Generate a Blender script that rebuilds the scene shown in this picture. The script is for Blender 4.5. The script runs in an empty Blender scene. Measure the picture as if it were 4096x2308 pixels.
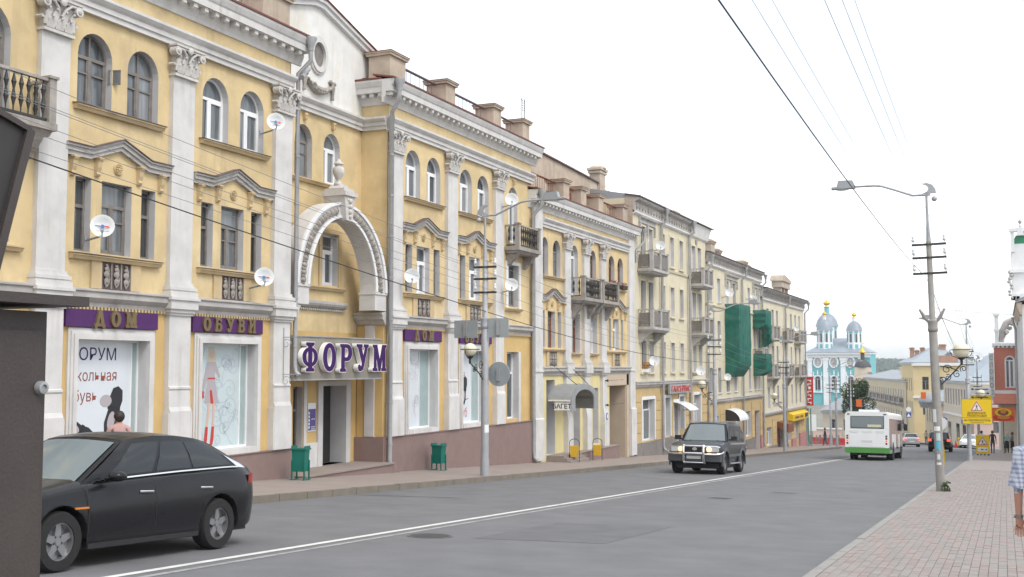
import bpy, bmesh, math, random
from mathutils import Vector, Matrix
random.seed(7)
SC = bpy.context.scene
COL = SC.collection
R = math.radians
PI = math.pi
SLOPE = .0533

# ------------------------------------------------------------------ camera
cd = bpy.data.cameras.new('camera'); cam = bpy.data.objects.new('camera', cd); COL.objects.link(cam)
cd.sensor_width = 36; cd.lens = 39.83; cd.clip_start = .05; cd.clip_end = 9000
cam.location = (0, 0, 0)
cam.rotation_euler = (R(90 + 3.938), 0, R(23.391))
SC.camera = cam

# ------------------------------------------------------------------ world: bright broken overcast over a Nishita sky
W = bpy.data.worlds.new('World'); SC.world = W; W.use_nodes = True
nt = W.node_tree; nt.nodes.clear()
out = nt.nodes.new('ShaderNodeOutputWorld')
sky = nt.nodes.new('ShaderNodeTexSky'); sky.sky_type = 'NISHITA'; sky.sun_disc = False
sky.sun_elevation = R(52); sky.sun_rotation = R(115); sky.dust_density = 2.0
b1 = nt.nodes.new('ShaderNodeBackground'); b1.inputs['Strength'].default_value = .12
nt.links.new(sky.outputs[0], b1.inputs[0])
b2 = nt.nodes.new('ShaderNodeBackground'); b2.inputs['Color'].default_value = (.96, .985, 1, 1); b2.inputs['Strength'].default_value = 1.0
tc = nt.nodes.new('ShaderNodeTexCoord'); mp = nt.nodes.new('ShaderNodeMapping')
mp.inputs['Scale'].default_value = (1.6, 1.6, 5.2); mp.inputs['Location'].default_value = (3.3, 1.1, .4)
nz = nt.nodes.new('ShaderNodeTexNoise'); nz.inputs['Scale'].default_value = 1.5; nz.inputs['Detail'].default_value = 6; nz.inputs['Roughness'].default_value = .55
rp = nt.nodes.new('ShaderNodeValToRGB')
rp.color_ramp.elements[0].position = .43; rp.color_ramp.elements[0].color = (.5, .5, .5, 1)
rp.color_ramp.elements[1].position = .6; rp.color_ramp.elements[1].color = (1, 1, 1, 1)
mx = nt.nodes.new('ShaderNodeMixShader')
nt.links.new(tc.outputs['Generated'], mp.inputs[0]); nt.links.new(mp.outputs[0], nz.inputs['Vector'])
nt.links.new(nz.outputs['Fac'], rp.inputs[0]); nt.links.new(rp.outputs[0], mx.inputs[0])
nt.links.new(b1.outputs[0], mx.inputs[1]); nt.links.new(b2.outputs[0], mx.inputs[2]); nt.links.new(mx.outputs[0], out.inputs[0])

# ------------------------------------------------------------------ veiled sun
sl = bpy.data.lights.new('sun', 'SUN'); sl.energy = 1.1; sl.angle = R(22); sl.color = (1, .965, .9)
sun = bpy.data.objects.new('sun', sl); COL.objects.link(sun)
sun.rotation_euler = (R(38), 0, R(65))      # light comes from the right, behind the camera
SC.view_settings.view_transform = 'Standard'; SC.view_settings.look = 'None'
SC.view_settings.gamma = 1; SC.view_settings.use_curve_mapping = False
SC.view_settings.exposure = .84
SC.cycles.use_denoising = True
SC.cycles.max_bounces = 5; SC.cycles.diffuse_bounces = 3; SC.cycles.glossy_bounces = 2; SC.cycles.transmission_bounces = 3
SC.cycles.transparent_max_bounces = 6; SC.cycles.volume_bounces = 0
SC.cycles.caustics_reflective = False; SC.cycles.caustics_refractive = False

# ------------------------------------------------------------------ materials
MATS = {}
def sock(n, *names):
    for k in names:
        if k in n.inputs: return n.inputs[k]
def mat(name, c, rough=.8, var=.0, scale=2.0, dirt=0, dirtc=(.12, .1, .08), metal=0, bump=0, bscale=40, streak=0, spec=.5, rnd=0, coat=0, emit=None, pale=0, palec=(.75, .72, .66)):
    """plain procedural surface: base colour, broad mottling, dirt patches, vertical streaks, fine relief"""
    m = bpy.data.materials.new(name); m.use_nodes = True
    t = m.node_tree; p = t.nodes['Principled BSDF']; L = t.links.new
    p.inputs['Roughness'].default_value = rough; p.inputs['Metallic'].default_value = metal
    s = sock(p, 'Specular IOR Level', 'Specular'); s.default_value = spec
    if coat: sock(p, 'Coat Weight', 'Clearcoat').default_value = coat
    col = None
    rgb = t.nodes.new('ShaderNodeRGB'); rgb.outputs[0].default_value = (*c, 1); col = rgb.outputs[0]
    geo = t.nodes.new('ShaderNodeNewGeometry')
    def noise(sc, det=4, vec=None, rg=.55):
        n = t.nodes.new('ShaderNodeTexNoise'); n.inputs['Scale'].default_value = sc; n.inputs['Detail'].default_value = det; n.inputs['Roughness'].default_value = rg
        L(vec or geo.outputs['Position'], n.inputs['Vector']); return n.outputs['Fac']
    def ramp(f, a, b):
        r = t.nodes.new('ShaderNodeMapRange'); r.inputs['From Min'].default_value = a; r.inputs['From Max'].default_value = b; r.clamp = True
        L(f, r.inputs['Value']); return r.outputs[0]
    def mix(a, b, f, mode='MIX'):
        n = t.nodes.new('ShaderNodeMix'); n.data_type = 'RGBA'; n.blend_type = mode
        if isinstance(f, float): n.inputs[0].default_value = f
        else: L(f, n.inputs[0])
        L(a, n.inputs[6])
        if isinstance(b, tuple): n.inputs[7].default_value = (*b, 1)
        else: L(b, n.inputs[7])
        return n.outputs[2]
    def mul(f, k):
        n = t.nodes.new('ShaderNodeMath'); n.operation = 'MULTIPLY'; L(f, n.inputs[0])
        if isinstance(k, (int, float)): n.inputs[1].default_value = k
        else: L(k, n.inputs[1])
        return n.outputs[0]
    if var:
        f = noise(scale, 5)
        h = t.nodes.new('ShaderNodeHueSaturation'); L(col, h.inputs['Color'])
        r = t.nodes.new('ShaderNodeMapRange'); r.inputs['From Min'].default_value = .3; r.inputs['From Max'].default_value = .7
        r.inputs['To Min'].default_value = 1 - var; r.inputs['To Max'].default_value = 1 + var; L(f, r.inputs['Value']); L(r.outputs[0], h.inputs['Value'])
        col = h.outputs[0]
    if rnd:
        oi = t.nodes.new('ShaderNodeObjectInfo'); h = t.nodes.new('ShaderNodeHueSaturation'); L(col, h.inputs['Color'])
        r = t.nodes.new('ShaderNodeMapRange'); r.inputs['To Min'].default_value = 1 - rnd; r.inputs['To Max'].default_value = 1 + rnd
        L(oi.outputs['Random'], r.inputs['Value']); L(r.outputs[0], h.inputs['Value']); col = h.outputs[0]
    if pale:
        col = mix(col, palec, mul(ramp(noise(.55, 7, rg=.7), .54, .68), pale))
    if dirt:
        col = mix(col, dirtc, mul(ramp(noise(.9, 7, rg=.68), .5, .72), dirt))
    if streak:
        mpn = t.nodes.new('ShaderNodeMapping'); mpn.inputs['Scale'].default_value = (3.2, 3.2, .22); L(geo.outputs['Position'], mpn.inputs[0])
        f = mul(ramp(noise(1.6, 5, mpn.outputs[0]), .5, .75), ramp(noise(.5, 3), .42, .62))
        col = mix(col, dirtc, mul(f, streak))
    L(col, p.inputs['Base Color'])
    if bump:
        bn = t.nodes.new('ShaderNodeBump'); bn.inputs['Strength'].default_value = bump; bn.inputs['Distance'].default_value = .02
        L(noise(bscale, 4), bn.inputs['Height']); L(bn.outputs[0], p.inputs['Normal'])
    if emit:
        sock(p, 'Emission Color', 'Emission').default_value = (*emit[0], 1); p.inputs['Emission Strength'].default_value = emit[1]
    MATS[name] = m
    return m
mat('yellow', (.64, .495, .275), .9, .12, 1.1, .4, (.36, .27, .17), bump=.25, streak=.4, pale=.3, palec=(.72, .63, .44))
mat('yellow_shop', (.6, .415, .175), .9, .09, 1.3, .25, (.34, .24, .12), bump=.25, streak=.25)
mat('yellow_trim', (.56, .43, .25), .9, .1, 2, .3, (.3, .23, .15), bump=.2, streak=.35)
mat('plaster_white', (.61, .595, .58), .85, .09, 1.6, .34, (.36, .335, .31), bump=.25, streak=.55)
mat('plaster_grey', (.45, .43, .41), .88, .12, 2.5, .4, (.19, .175, .16), bump=.3, streak=.5)
mat('reveal', (.55, .54, .54), .85, .07, 2, .15, (.35, .33, .31))
mat('gable_white', (.74, .73, .71), .88, .05, 1.5, .3, (.47, .43, .36), bump=.3, streak=.45, pale=.3, palec=(.6, .5, .28))
mat('old_stone', (.34, .31, .28), .92, .22, 3, .5, (.13, .115, .1), bump=.5, streak=.5)
mat('pier_plaster', (.47, .39, .31), .92, .14, 2.5, .45, (.25, .2, .17), bump=.4, streak=.5, pale=.35, palec=(.55, .47, .33))
mat('cream', (.63, .57, .42), .9, .07, 1.0, .2, (.42, .34, .22), bump=.25, streak=.35, pale=.3, palec=(.66, .56, .44))
mat('cream_pale', (.66, .6, .45), .9, .07, 1.0, .2, (.46, .38, .27), bump=.25, streak=.35)
mat('ochre', (.53, .395, .2), .9, .09, 2, .25, (.33, .25, .15), bump=.25, streak=.3, rnd=.06)
mat('plinth', (.235, .16, .145), .6, .07, 3, .25, (.16, .12, .11), bump=.1)
mat('plinth_grey', (.21, .19, .18), .85, .12, 3, .4, (.11, .1, .09), bump=.3)
mat('pink_plinth', (.42, .2, .19), .85, .15, 3, .3, (.3, .2, .18), bump=.2)
mat('roof_red', (.17, .05, .035), .6, .2, 3, .4, (.09, .05, .04), bump=.2)
mat('roof_grey', (.27, .29, .31), .55, .1, 1, .3, (.22, .23, .24))
mat('roof_blue', (.3, .345, .385), .55, .08, .4, .2, (.3, .33, .36))
mat('rust', (.2, .075, .045), .85, .25, 6, .4, (.09, .05, .04))
mat('rail', (.12, .085, .085), .7, .2, 5)
mat('zinc', (.36, .36, .37), .5, .12, 3, .3, (.2, .19, .18), metal=.25)
mat('wood_old', (.2, .18, .165), .8, .2, 6, .3, (.1, .09, .08))
mat('wood_brown', (.2, .075, .035), .7, .2, 5)
mat('pvc', (.8, .8, .81), .4, .03)
mat('iron', (.035, .033, .032), .6, .2, 8, .3, (.08, .06, .05))
mat('steel', (.34, .35, .36), .45, .1, 4, .2, (.22, .2, .19), metal=.3)
mat('galv', (.38, .39, .41), .5, .1, 3, .25, (.25, .24, .23), metal=.2, streak=.3)
mat('concrete', (.3, .285, .265), .9, .12, 4, .35, (.17, .155, .14), bump=.4, streak=.5)
mat('purple', (.085, .03, .125), .7, .05, 3, .1, (.12, .07, .13), spec=.2)
mat('gold', (.17, .12, .055), .45, .12, 8, metal=.2)
mat('letter_purple', (.05, .015, .1), .7, .05, spec=.15)
mat('letter_white', (.82, .8, .76), .45, .03, 3, .12, (.6, .54, .44))
mat('signbox', (.265, .24, .205), .5, .12, 2, .35, (.17, .15, .13), metal=.1, streak=.3)
mat('dish', (.72, .73, .74), .4, .04, 4, .1, (.55, .54, .52))
mat('dish_blue', (.05, .16, .42), .5); mat('dish_red', (.6, .05, .04), .5); mat('dish_dark', (.06, .06, .1), .5)
mat('asphalt', (.142, .142, .147), .88, .12, 1.2, .22, (.105, .105, .109), bump=.35, bscale=90)
mat('paint', (.62, .61, .58), .75, .12, 6, .5, (.25, .25, .25))
mat('kerb', (.26, .25, .235), .9, .1, 3, .35, (.2, .18, .16), bump=.3)
mat('kerb_brown', (.19, .165, .135), .9, .12, 3, .35, (.11, .1, .085), bump=.3)
mat('pave_left', (.27, .225, .2), .9, .07, 1.5, .25, (.2, .17, .15), bump=.2)
mat('paver_pink', (.258, .212, .197), .88, .07, 2.5, .25, (.27, .22, .2), bump=.25, rnd=.09)
mat('paver_grey', (.25, .228, .213), .88, .07, 2.5, .25, (.24, .22, .2), bump=.25, rnd=.09)
mat('joint', (.2, .176, .163), .95, .12, 4)
mat('earth', (.2, .19, .16), .95, .15, .2)
mat('tree_leaf', (.035, .062, .022), .7, .35, 1.2, rnd=.2)
mat('far_leaf', (.055, .085, .055), .8, .3, .05)
mat('weed', (.06, .1, .035), .7, .2, 4)
mat('bark', (.1, .08, .06), .9, .2, 5)
mat('green_net', (.006, .14, .105), .8, .25, 3, .25, (.01, .07, .06))
mat('bin_green', (.0, .14, .105), .5, .08, 5, .2, (.02, .07, .06))
mat('bin_yellow', (.62, .36, .02), .5, .06)
mat('turq', (.16, .47, .51), .8, .05, .3); mat('far_white', (.78, .8, .82), .8, .04, .3)
mat('dome_grey', (.24, .28, .33), .45, .08, .5); mat('gilt', (.75, .47, .06), .25, metal=.8)
mat('car_black', (.012, .012, .014), .25, .05, 3, .0, spec=.22, coat=.12)
mat('car_green', (.011, .014, .021), .3, spec=.35, coat=.2); mat('car_silver', (.42, .43, .44), .3, metal=.5, coat=.4)
mat('car_grey', (.085, .09, .095), .45, metal=.2)
mat('glass', (.022, .027, .03), .05, spec=.6); mat('glass_car', (.012, .015, .017), .04, spec=.6)
mat('windscreen', (.16, .19, .2), .08, spec=.7)
mat('tyre', (.014, .014, .014), .85); mat('rim', (.32, .32, .33), .35, metal=.7); mat('blackp', (.014, .014, .015), .6)
mat('chrome', (.7, .7, .7), .15, metal=1); mat('lamp_clear', (.6, .62, .62), .15, spec=.6)
mat('lamp_on', (.9, .7, .3), .3, emit=((1, .72, .3), 1.1)); mat('lamp_red', (.35, .015, .01), .3); mat('lamp_red_on', (.6, .05, .02), .3, emit=((1, .1, .05), .9))
mat('lamp_amber', (.6, .2, .03), .3); mat('plate', (.6, .6, .58), .5)
mat('bus_white', (.76, .77, .77), .35, .03, 1, .1, (.6, .59, .56)); mat('bus_green', (.075, .26, .05), .4); mat('bus_grey', (.25, .27, .28), .5, .1, 2)
mat('cabinet', (.052, .042, .039), .6, .12, 6, .35, (.08, .055, .045), bump=.12, bscale=120, streak=.2); mat('cabinet_dark', (.03, .027, .027), .6, .15, 5)
mat('orange', (.7, .13, .02), .5); mat('sign_yellow', (.78, .53, .005), .45, .03); mat('sign_white', (.78, .78, .77), .45); mat('sign_red', (.55, .03, .03), .5)
mat('sign_blue', (.03, .09, .32), .5); mat('sign_grey', (.3, .325, .335), .5, .06); mat('ink', (.02, .02, .025), .6); mat('ink_brown', (.27, .06, .035), .6)
mat('poster', (.63, .67, .71), .25, .03, 1.5); mat('poster_teal', (.5, .585, .6), .2, .04, 1.5); mat('poster_line', (.33, .35, .45), .5); mat('curtain_teal', (.33, .41, .41), .6, .08, 3)
mat('skin', (.44, .23, .165), .6, .06, 12); mat('skin_pale', (.58, .41, .34), .6); mat('hair_dark', (.02, .014, .012), .6); mat('hair_blond', (.56, .49, .38), .6); mat('hair_brown', (.1, .06, .035), .6)
mat('cloth_pink', (.46, .29, .27), .9, .06, 8); mat('cloth_dark', (.025, .025, .03), .9); mat('jeans', (.04, .06, .11), .9); mat('cloth_mint', (.3, .44, .4), .9); mat('cloth_white', (.62, .6, .58), .9)
mat('cloth_grey', (.2, .2, .22), .9); mat('cloth_beige', (.4, .33, .26), .9); mat('red_paint', (.5, .035, .03), .5); mat('coat_grey', (.4, .36, .38), .6)
mat('brick_red', (.5, .18, .125), .85, .05, 3); mat('green_roof', (.04, .29, .15), .45, .1, 1); mat('cap_white', (.74, .74, .74), .8, .04, 2, .15, (.5, .48, .46))
mat('far_yellow', (.66, .53, .3), .9, .06, .6, .15, (.45, .33, .18)); mat('far_beige', (.58, .5, .37), .9, .07, .6, .2, (.4, .32, .22)); mat('far_pale', (.6, .53, .43), .9, .06, .6); mat('far_pink', (.62, .47, .42), .9, .06, .6)
mat('far_brick', (.4, .24, .18), .9, .1, 1); mat('watch', (.3, .29, .27), .3, metal=.7); mat('globe', (.72, .68, .52), .35)
mat('flower_red', (.5, .05, .05), .7); mat('flower_orange', (.6, .22, .03), .7); mat('curtain', (.45, .43, .4), .9, .1, 4)

# windows: panes with half-drawn curtains behind, each with its own tone
def mk_pane(name, dark, light):
    m = bpy.data.materials.new(name); m.use_nodes = True; t = m.node_tree; p = t.nodes['Principled BSDF']; L = t.links.new
    p.inputs['Roughness'].default_value = .08; sock(p, 'Specular IOR Level', 'Specular').default_value = .65
    oi = t.nodes.new('ShaderNodeObjectInfo'); geo = t.nodes.new('ShaderNodeNewGeometry')
    mpn = t.nodes.new('ShaderNodeMapping'); mpn.inputs['Scale'].default_value = (5, 5, .5); L(geo.outputs['Position'], mpn.inputs[0])
    n = t.nodes.new('ShaderNodeTexNoise'); n.inputs['Scale'].default_value = 1.7; n.inputs['Detail'].default_value = 4; L(mpn.outputs[0], n.inputs['Vector'])
    a = t.nodes.new('ShaderNodeMath'); a.operation = 'MULTIPLY_ADD'; L(oi.outputs['Random'], a.inputs[0]); a.inputs[1].default_value = .7; 
    s = t.nodes.new('ShaderNodeMath'); s.operation = 'SUBTRACT'; L(n.outputs['Fac'], s.inputs[0]); s.inputs[1].default_value = .42; L(s.outputs[0], a.inputs[2]); a.use_clamp = True
    mxn = t.nodes.new('ShaderNodeMix'); mxn.data_type = 'RGBA'; L(a.outputs[0], mxn.inputs[0]); mxn.inputs[6].default_value = (*dark, 1); mxn.inputs[7].default_value = (*light, 1)
    L(mxn.outputs[2], p.inputs['Base Color']); MATS[name] = m
mk_pane('pane', (.04, .047, .052), (.28, .3, .315))
mk_pane('pane_dark', (.02, .022, .024), (.1, .105, .11))

def plaid():
    m = bpy.data.materials.new('plaid'); m.use_nodes = True; t = m.node_tree; p = t.nodes['Principled BSDF']; L = t.links.new
    p.inputs['Roughness'].default_value = .95
    tcn = t.nodes.new('ShaderNodeTexCoord'); sp = t.nodes.new('ShaderNodeSeparateXYZ'); L(tcn.outputs['Object'], sp.inputs[0])
    def wave(o, k, th):
        a = t.nodes.new('ShaderNodeMath'); a.operation = 'MULTIPLY'; L(o, a.inputs[0]); a.inputs[1].default_value = k
        b = t.nodes.new('ShaderNodeMath'); b.operation = 'SINE'; L(a.outputs[0], b.inputs[0])
        c = t.nodes.new('ShaderNodeMapRange'); c.inputs['From Min'].default_value = th - .25; c.inputs['From Max'].default_value = th + .25; L(b.outputs[0], c.inputs['Value']); return c.outputs[0]
    ad = t.nodes.new('ShaderNodeMath'); ad.operation = 'ADD'; L(sp.outputs['X'], ad.inputs[0]); L(sp.outputs['Y'], ad.inputs[1])
    f = t.nodes.new('ShaderNodeMath'); f.operation = 'ADD'; L(wave(ad.outputs[0], 165, .1), f.inputs[0]); L(wave(sp.outputs['Z'], 165, .1), f.inputs[1])
    r = t.nodes.new('ShaderNodeValToRGB'); e = r.color_ramp.elements; e[0].color = (.5, .51, .56, 1); e[1].color = (.19, .22, .33, 1); e[1].position = 1; x = e.new(.5); x.color = (.33, .36, .45, 1)
    h = t.nodes.new('ShaderNodeMath'); h.operation = 'MULTIPLY'; L(f.outputs[0], h.inputs[0]); h.inputs[1].default_value = .5; L(h.outputs[0], r.inputs[0]); L(r.outputs[0], p.inputs['Base Color']); MATS['plaid'] = m
plaid()

# net_alpha: loosely woven net lets some light through
MATS['green_net'].node_tree.nodes['Principled BSDF'].inputs['Alpha'].default_value = .8
# ------------------------------------------------------------------ mesh helpers
class MB:
    def __init__(s): s.v = []; s.f = []
    def add(s, vs, fs):
        o = len(s.v); s.v += [tuple(q) for q in vs]; s.f += [tuple(i + o for i in f) for f in fs]; return s
    def poly(s, pts): return s.add(pts, [tuple(range(len(pts)))])
    def box(s, x0, x1, y0, y1, z0, z1):
        return s.add([(x0, y0, z0), (x1, y0, z0), (x1, y1, z0), (x0, y1, z0), (x0, y0, z1), (x1, y0, z1), (x1, y1, z1), (x0, y1, z1)],
                     [(0, 3, 2, 1), (4, 5, 6, 7), (0, 1, 5, 4), (1, 2, 6, 5), (2, 3, 7, 6), (3, 0, 4, 7)])
    def prism(s, prof, a, b, axis='y'):
        """closed 2-D profile extruded along an axis: y -> (x,z); x -> (y,z); z -> (x,y)"""
        n = len(prof)
        ar = sum(prof[i][0] * prof[(i + 1) % n][1] - prof[(i + 1) % n][0] * prof[i][1] for i in range(n))
        if (ar < 0) != (axis == 'y'): prof = prof[::-1]
        f = {'y': lambda p, t: (p[0], t, p[1]), 'x': lambda p, t: (t, p[0], p[1]), 'z': lambda p, t: (p[0], p[1], t)}[axis]
        if a > b: a, b = b, a
        vs = [f(p, a) for p in prof] + [f(p, b) for p in prof]
        fs = [tuple(range(n))[::-1], tuple(range(n, 2 * n))] + [(i, (i + 1) % n, n + (i + 1) % n, n + i) for i in range(n)]
        return s.add(vs, fs)
    def cyl(s, p0, p1, r0, r1=None, n=10, cap=True):
        r1 = r0 if r1 is None else r1
        p0 = Vector(p0); p1 = Vector(p1); d = (p1 - p0)
        if d.length < 1e-6: return s
        d.normalize(); a = d.orthogonal().normalized(); b = d.cross(a)
        vs = []
        for p, r in ((p0, r0), (p1, r1)):
            for i in range(n):
                t = 2 * PI * i / n; vs.append(p + (a * math.cos(t) + b * math.sin(t)) * r)
        fs = [(i, (i + 1) % n, n + (i + 1) % n, n + i) for i in range(n)]
        if cap: fs += [tuple(range(n))[::-1], tuple(range(n, 2 * n))]
        return s.add(vs, fs)
    def tube(s, pts, r, n=6, closed=False):
        pts = [Vector(p) for p in pts]; m = len(pts); rs = r if isinstance(r, (list, tuple)) else [r] * m
        vs = []; a = None
        for i, p in enumerate(pts):
            d = (pts[(i + 1) % m] if (closed or i < m - 1) else p) - (pts[i - 1] if (closed or i > 0) else p)
            d.normalize()
            if a is None: a = d.orthogonal().normalized()
            else:
                a = a - d * a.dot(d)
                a = a.normalized() if a.length > 1e-5 else d.orthogonal().normalized()
            b = d.cross(a)
            vs += [p + (a * math.cos(2 * PI * k / n) + b * math.sin(2 * PI * k / n)) * rs[i] for k in range(n)]
        fs = []
        for i in range(m if closed else m - 1):
            j = (i + 1) % m
            fs += [(i * n + k, i * n + (k + 1) % n, j * n + (k + 1) % n, j * n + k) for k in range(n)]
        if not closed: fs += [tuple(range(n))[::-1], tuple(range((m - 1) * n, m * n))]
        return s.add(vs, fs)
    def lathe(s, prof, c=(0, 0, 0), n=14, sx=1, sy=1):
        vs = []; m = len(prof)
        for r, z in prof:
            for k in range(n):
                t = 2 * PI * k / n; vs.append((c[0] + sx * r * math.cos(t), c[1] + sy * r * math.sin(t), c[2] + z))
        fs = []
        for i in range(m - 1):
            fs += [(i * n + k, i * n + (k + 1) % n, (i + 1) * n + (k + 1) % n, (i + 1) * n + k) for k in range(n)]
        fs += [tuple(range(n))[::-1], tuple(range((m - 1) * n, m * n))]
        return s.add(vs, fs)
    def sph(s, c, r, n=10, m=7, sz=1, sx=1, sy=1):
        return s.lathe([(max(.001, r * math.sin(PI * i / m)), -r * sz * math.cos(PI * i / m)) for i in range(m + 1)], c, n, sx, sy)
    def xf(s, M):
        s.v = [tuple(M @ Vector(q)) for q in s.v]; return s
    def shift(s, x, y, z):
        s.v = [(a + x, b + y, c + z) for a, b, c in s.v]; return s
    def join(s, o): return s.add(o.v, o.f)
    def mesh(s, name, m, smooth=None):
        me = bpy.data.meshes.new(name); me.from_pydata(s.v, [], s.f); me.update()
        ms = m if isinstance(m, (list, tuple)) else [m]
        for q in ms: me.materials.append(MATS[q] if isinstance(q, str) else q)
        if smooth:
            me.polygons.foreach_set('use_smooth', [True] * len(me.polygons)); me.set_sharp_from_angle(angle=R(smooth))
        return me
def wl(o):
    v = Vector((0, 0, 0))
    while o: v = v + o.location; o = o.parent
    return v
def obj(name, m, material=None, parent=None, loc=(0, 0, 0), smooth=None, local=False, rot=None, scale=None):
    """link ONE mesh object; loc is a world position unless local"""
    me = m.mesh(name, material, smooth) if isinstance(m, MB) else m
    o = bpy.data.objects.new(name, me); COL.objects.link(o)
    if parent is not None:
        o.parent = parent; o.location = Vector(loc) - (Vector((0, 0, 0)) if local else wl(parent))
    else: o.location = loc
    if rot: o.rotation_euler = rot
    if scale: o.scale = scale
    return o
def tag(o, label, cat, group=None, kind=None):
    if label: o['label'] = label
    if cat: o['category'] = cat
    if group: o['group'] = group
    if kind: o['kind'] = kind
    return o
def thing(name, label, cat, loc, rz=0, group=None, rx=0):
    o = bpy.data.objects.new(name, None); COL.objects.link(o); o.empty_display_size = .2
    o.location = loc; o.rotation_euler = (rx, 0, rz); return tag(o, label, cat, group)
def struct(name, m, material, smooth=None):
    o = obj(name, m, material, smooth=smooth); o['kind'] = 'structure'; return o
def copy_tree(o, parent=None):
    c = o.copy(); COL.objects.link(c); c.parent = parent
    for ch in list(o.children): copy_tree(ch, c)
    return c
def text_mesh(body, size, mt, extrude=0, bold=0, align='CENTER', name='lettering', squash=1):
    c = bpy.data.curves.new(name, 'FONT'); c.body = body; c.size = size; c.extrude = extrude; c.offset = bold; c.align_x = align; c.align_y = 'CENTER'; c.resolution_u = 3
    o = bpy.data.objects.new(name, c); COL.objects.link(o); bpy.context.view_layer.update()
    me = bpy.data.meshes.new_from_object(o.evaluated_get(bpy.context.evaluated_depsgraph_get()))
    bpy.data.objects.remove(o); bpy.data.curves.remove(c)
    if squash != 1: me.transform(Matrix.Diagonal((squash, 1, 1, 1)))
    me.materials.clear(); me.materials.append(MATS[mt]); me.name = name
    if extrude == 0:      # part overlapping strokes of the font so that no two faces lie in one plane
        b = bmesh.new(); b.from_mesh(me); bmesh.ops.split_edges(b, edges=b.edges[:])
        for i, f in enumerate(b.faces):
            for v in f.verts: v.co.z += .0006 * ((i * 7) % 11) / 11
        b.to_mesh(me); b.free()
    return me
# text standing on a wall that faces +X (reads along +Y), on one that faces -Y (reads along +X)
def wall_text(me): me.transform(Matrix(((0, 0, 1, 0), (1, 0, 0, 0), (0, 1, 0, 0), (0, 0, 0, 1)))); return me
def front_text(me): me.transform(Matrix(((1, 0, 0, 0), (0, 0, -1, 0), (0, 1, 0, 0), (0, 0, 0, 1)))); return me
def sm(a, b, n): return [a + (b - a) * i / n for i in range(n + 1)]

# ------------------------------------------------------------------ the lie of the land
def gz(y):
    if y < 230: return -1.7 - SLOPE * y
    return -1.7 - SLOPE * 230 - .012 * (y - 230)
def bend(y):
    u = y - 110
    if u <= 0: return 0.
    return -.22 * u * u / 50 if u < 25 else -.22 * (u - 12.5)
KL, KR, CL = -13.6, -2.05, -8.65      # left kerb, right kerb, centre line
XF = -17.1                            # the line of house fronts on the left
YS = [-40, -20, -8, 0, 8, 16, 24, 32, 40, 50, 60, 70, 80, 90, 100, 106, 110, 114, 118, 122, 126, 130, 135, 140, 150, 160, 175, 190, 210, 230, 260]
def ribbon(fa, fb, dz, ys=YS, step=None):
    m = MB(); vs = []; n = len(ys)
    for y in ys: vs += [(fa(y), y, gz(y) + dz), (fb(y), y, gz(y) + dz)]
    return m.add(vs, [(2 * i, 2 * i + 1, 2 * i + 3, 2 * i + 2) for i in range(n - 1)])
# ground sheet to the horizon, dropping into the river valley and rising to the far hill
gm = MB(); gx = [-3000, -1200, -500, -200, -90, -40, -18, 5, 30, 90, 300, 900, 3000]; gy = [-300, -100, -40, 0, 40, 80, 120, 160, 200, 230, 260, 320, 420, 600, 900, 1400, 2000, 3000, 6000]
def tz(x, y):
    z = gz(max(y, -60)) - .02
    return z
gv = [(x, y, tz(x, y)) for y in gy for x in gx]; nx = len(gx)
gm.add(gv, [(j * nx + i, j * nx + i + 1, (j + 1) * nx + i + 1, (j + 1) * nx + i) for j in range(len(gy) - 1) for i in range(nx - 1)])
struct('ground', gm, 'earth')
struct('road', ribbon(lambda y: KL + bend(y) - .05, lambda y: KR + bend(y) + .05, 0), 'asphalt')
# side street that opens past the last house on the left
sidestreet = MB(); sy = [108.6, 112, 116, 120, 125]
sidestreet.add([q for y in sy for q in ((-60, y, gz(y) + .004), (KL + bend(y) + .1, y, gz(y) + .004))], [(2 * i, 2 * i + 1, 2 * i + 3, 2 * i + 2) for i in range(4)])
struct('side_road', sidestreet, 'asphalt')
# painted centre line: one solid line, one worn broken line beside it
LY = [y for y in sm(-10, 108, 60)]
struct('centre_line', ribbon(lambda y: CL - .05 + bend(y), lambda y: CL + .07 + bend(y), .004, LY), 'paint')
lm2 = MB()
for y in sm(-10, 100, 55):
    L2 = [y, y + 1.0, y + 1.985]
    a = ribbon(lambda q: CL + .24 + bend(q), lambda q: CL + .34 + bend(q), .004, L2); lm2.join(a)
mw = mat('paint_worn', (.3, .3, .295), .8, .2, 9, .9, (.15, .15, .155))
struct('centre_line_worn', lm2, 'paint_worn')
# tar seams, patches and worn wheel tracks are their own thin sheets
mat('tar', (.045, .045, .048), .8, .2, 5); mat('asphalt_patch', (.122, .122, .126), .9, .12, 2, bump=.3, bscale=90)
def patch(name, pts, mt, dz=.003):
    m = MB(); m.poly([(x, y, gz(y) + dz) for x, y in pts]); return struct(name, m, mt)
patch('road_patch', [(-7.2, 15.2), (-5.3, 15.6), (-5.2, 18.9), (-7.1, 18.4)], 'asphalt_patch')
patch('tar_seam', [(-5.7, 30.5), (-5.1, 30.35), (-5.05, 30.55), (-5.65, 30.7)], 'tar')
patch('tar_seam', [(-6.6, 27.0), (-6.1, 26.8), (-6.0, 27.3), (-6.5, 27.35)], 'tar')
patch('tar_seam', [(-13.5, 22.2), (-11.2, 22.9), (-11.2, 22.98), (-13.5, 22.3)], 'tar')
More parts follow.
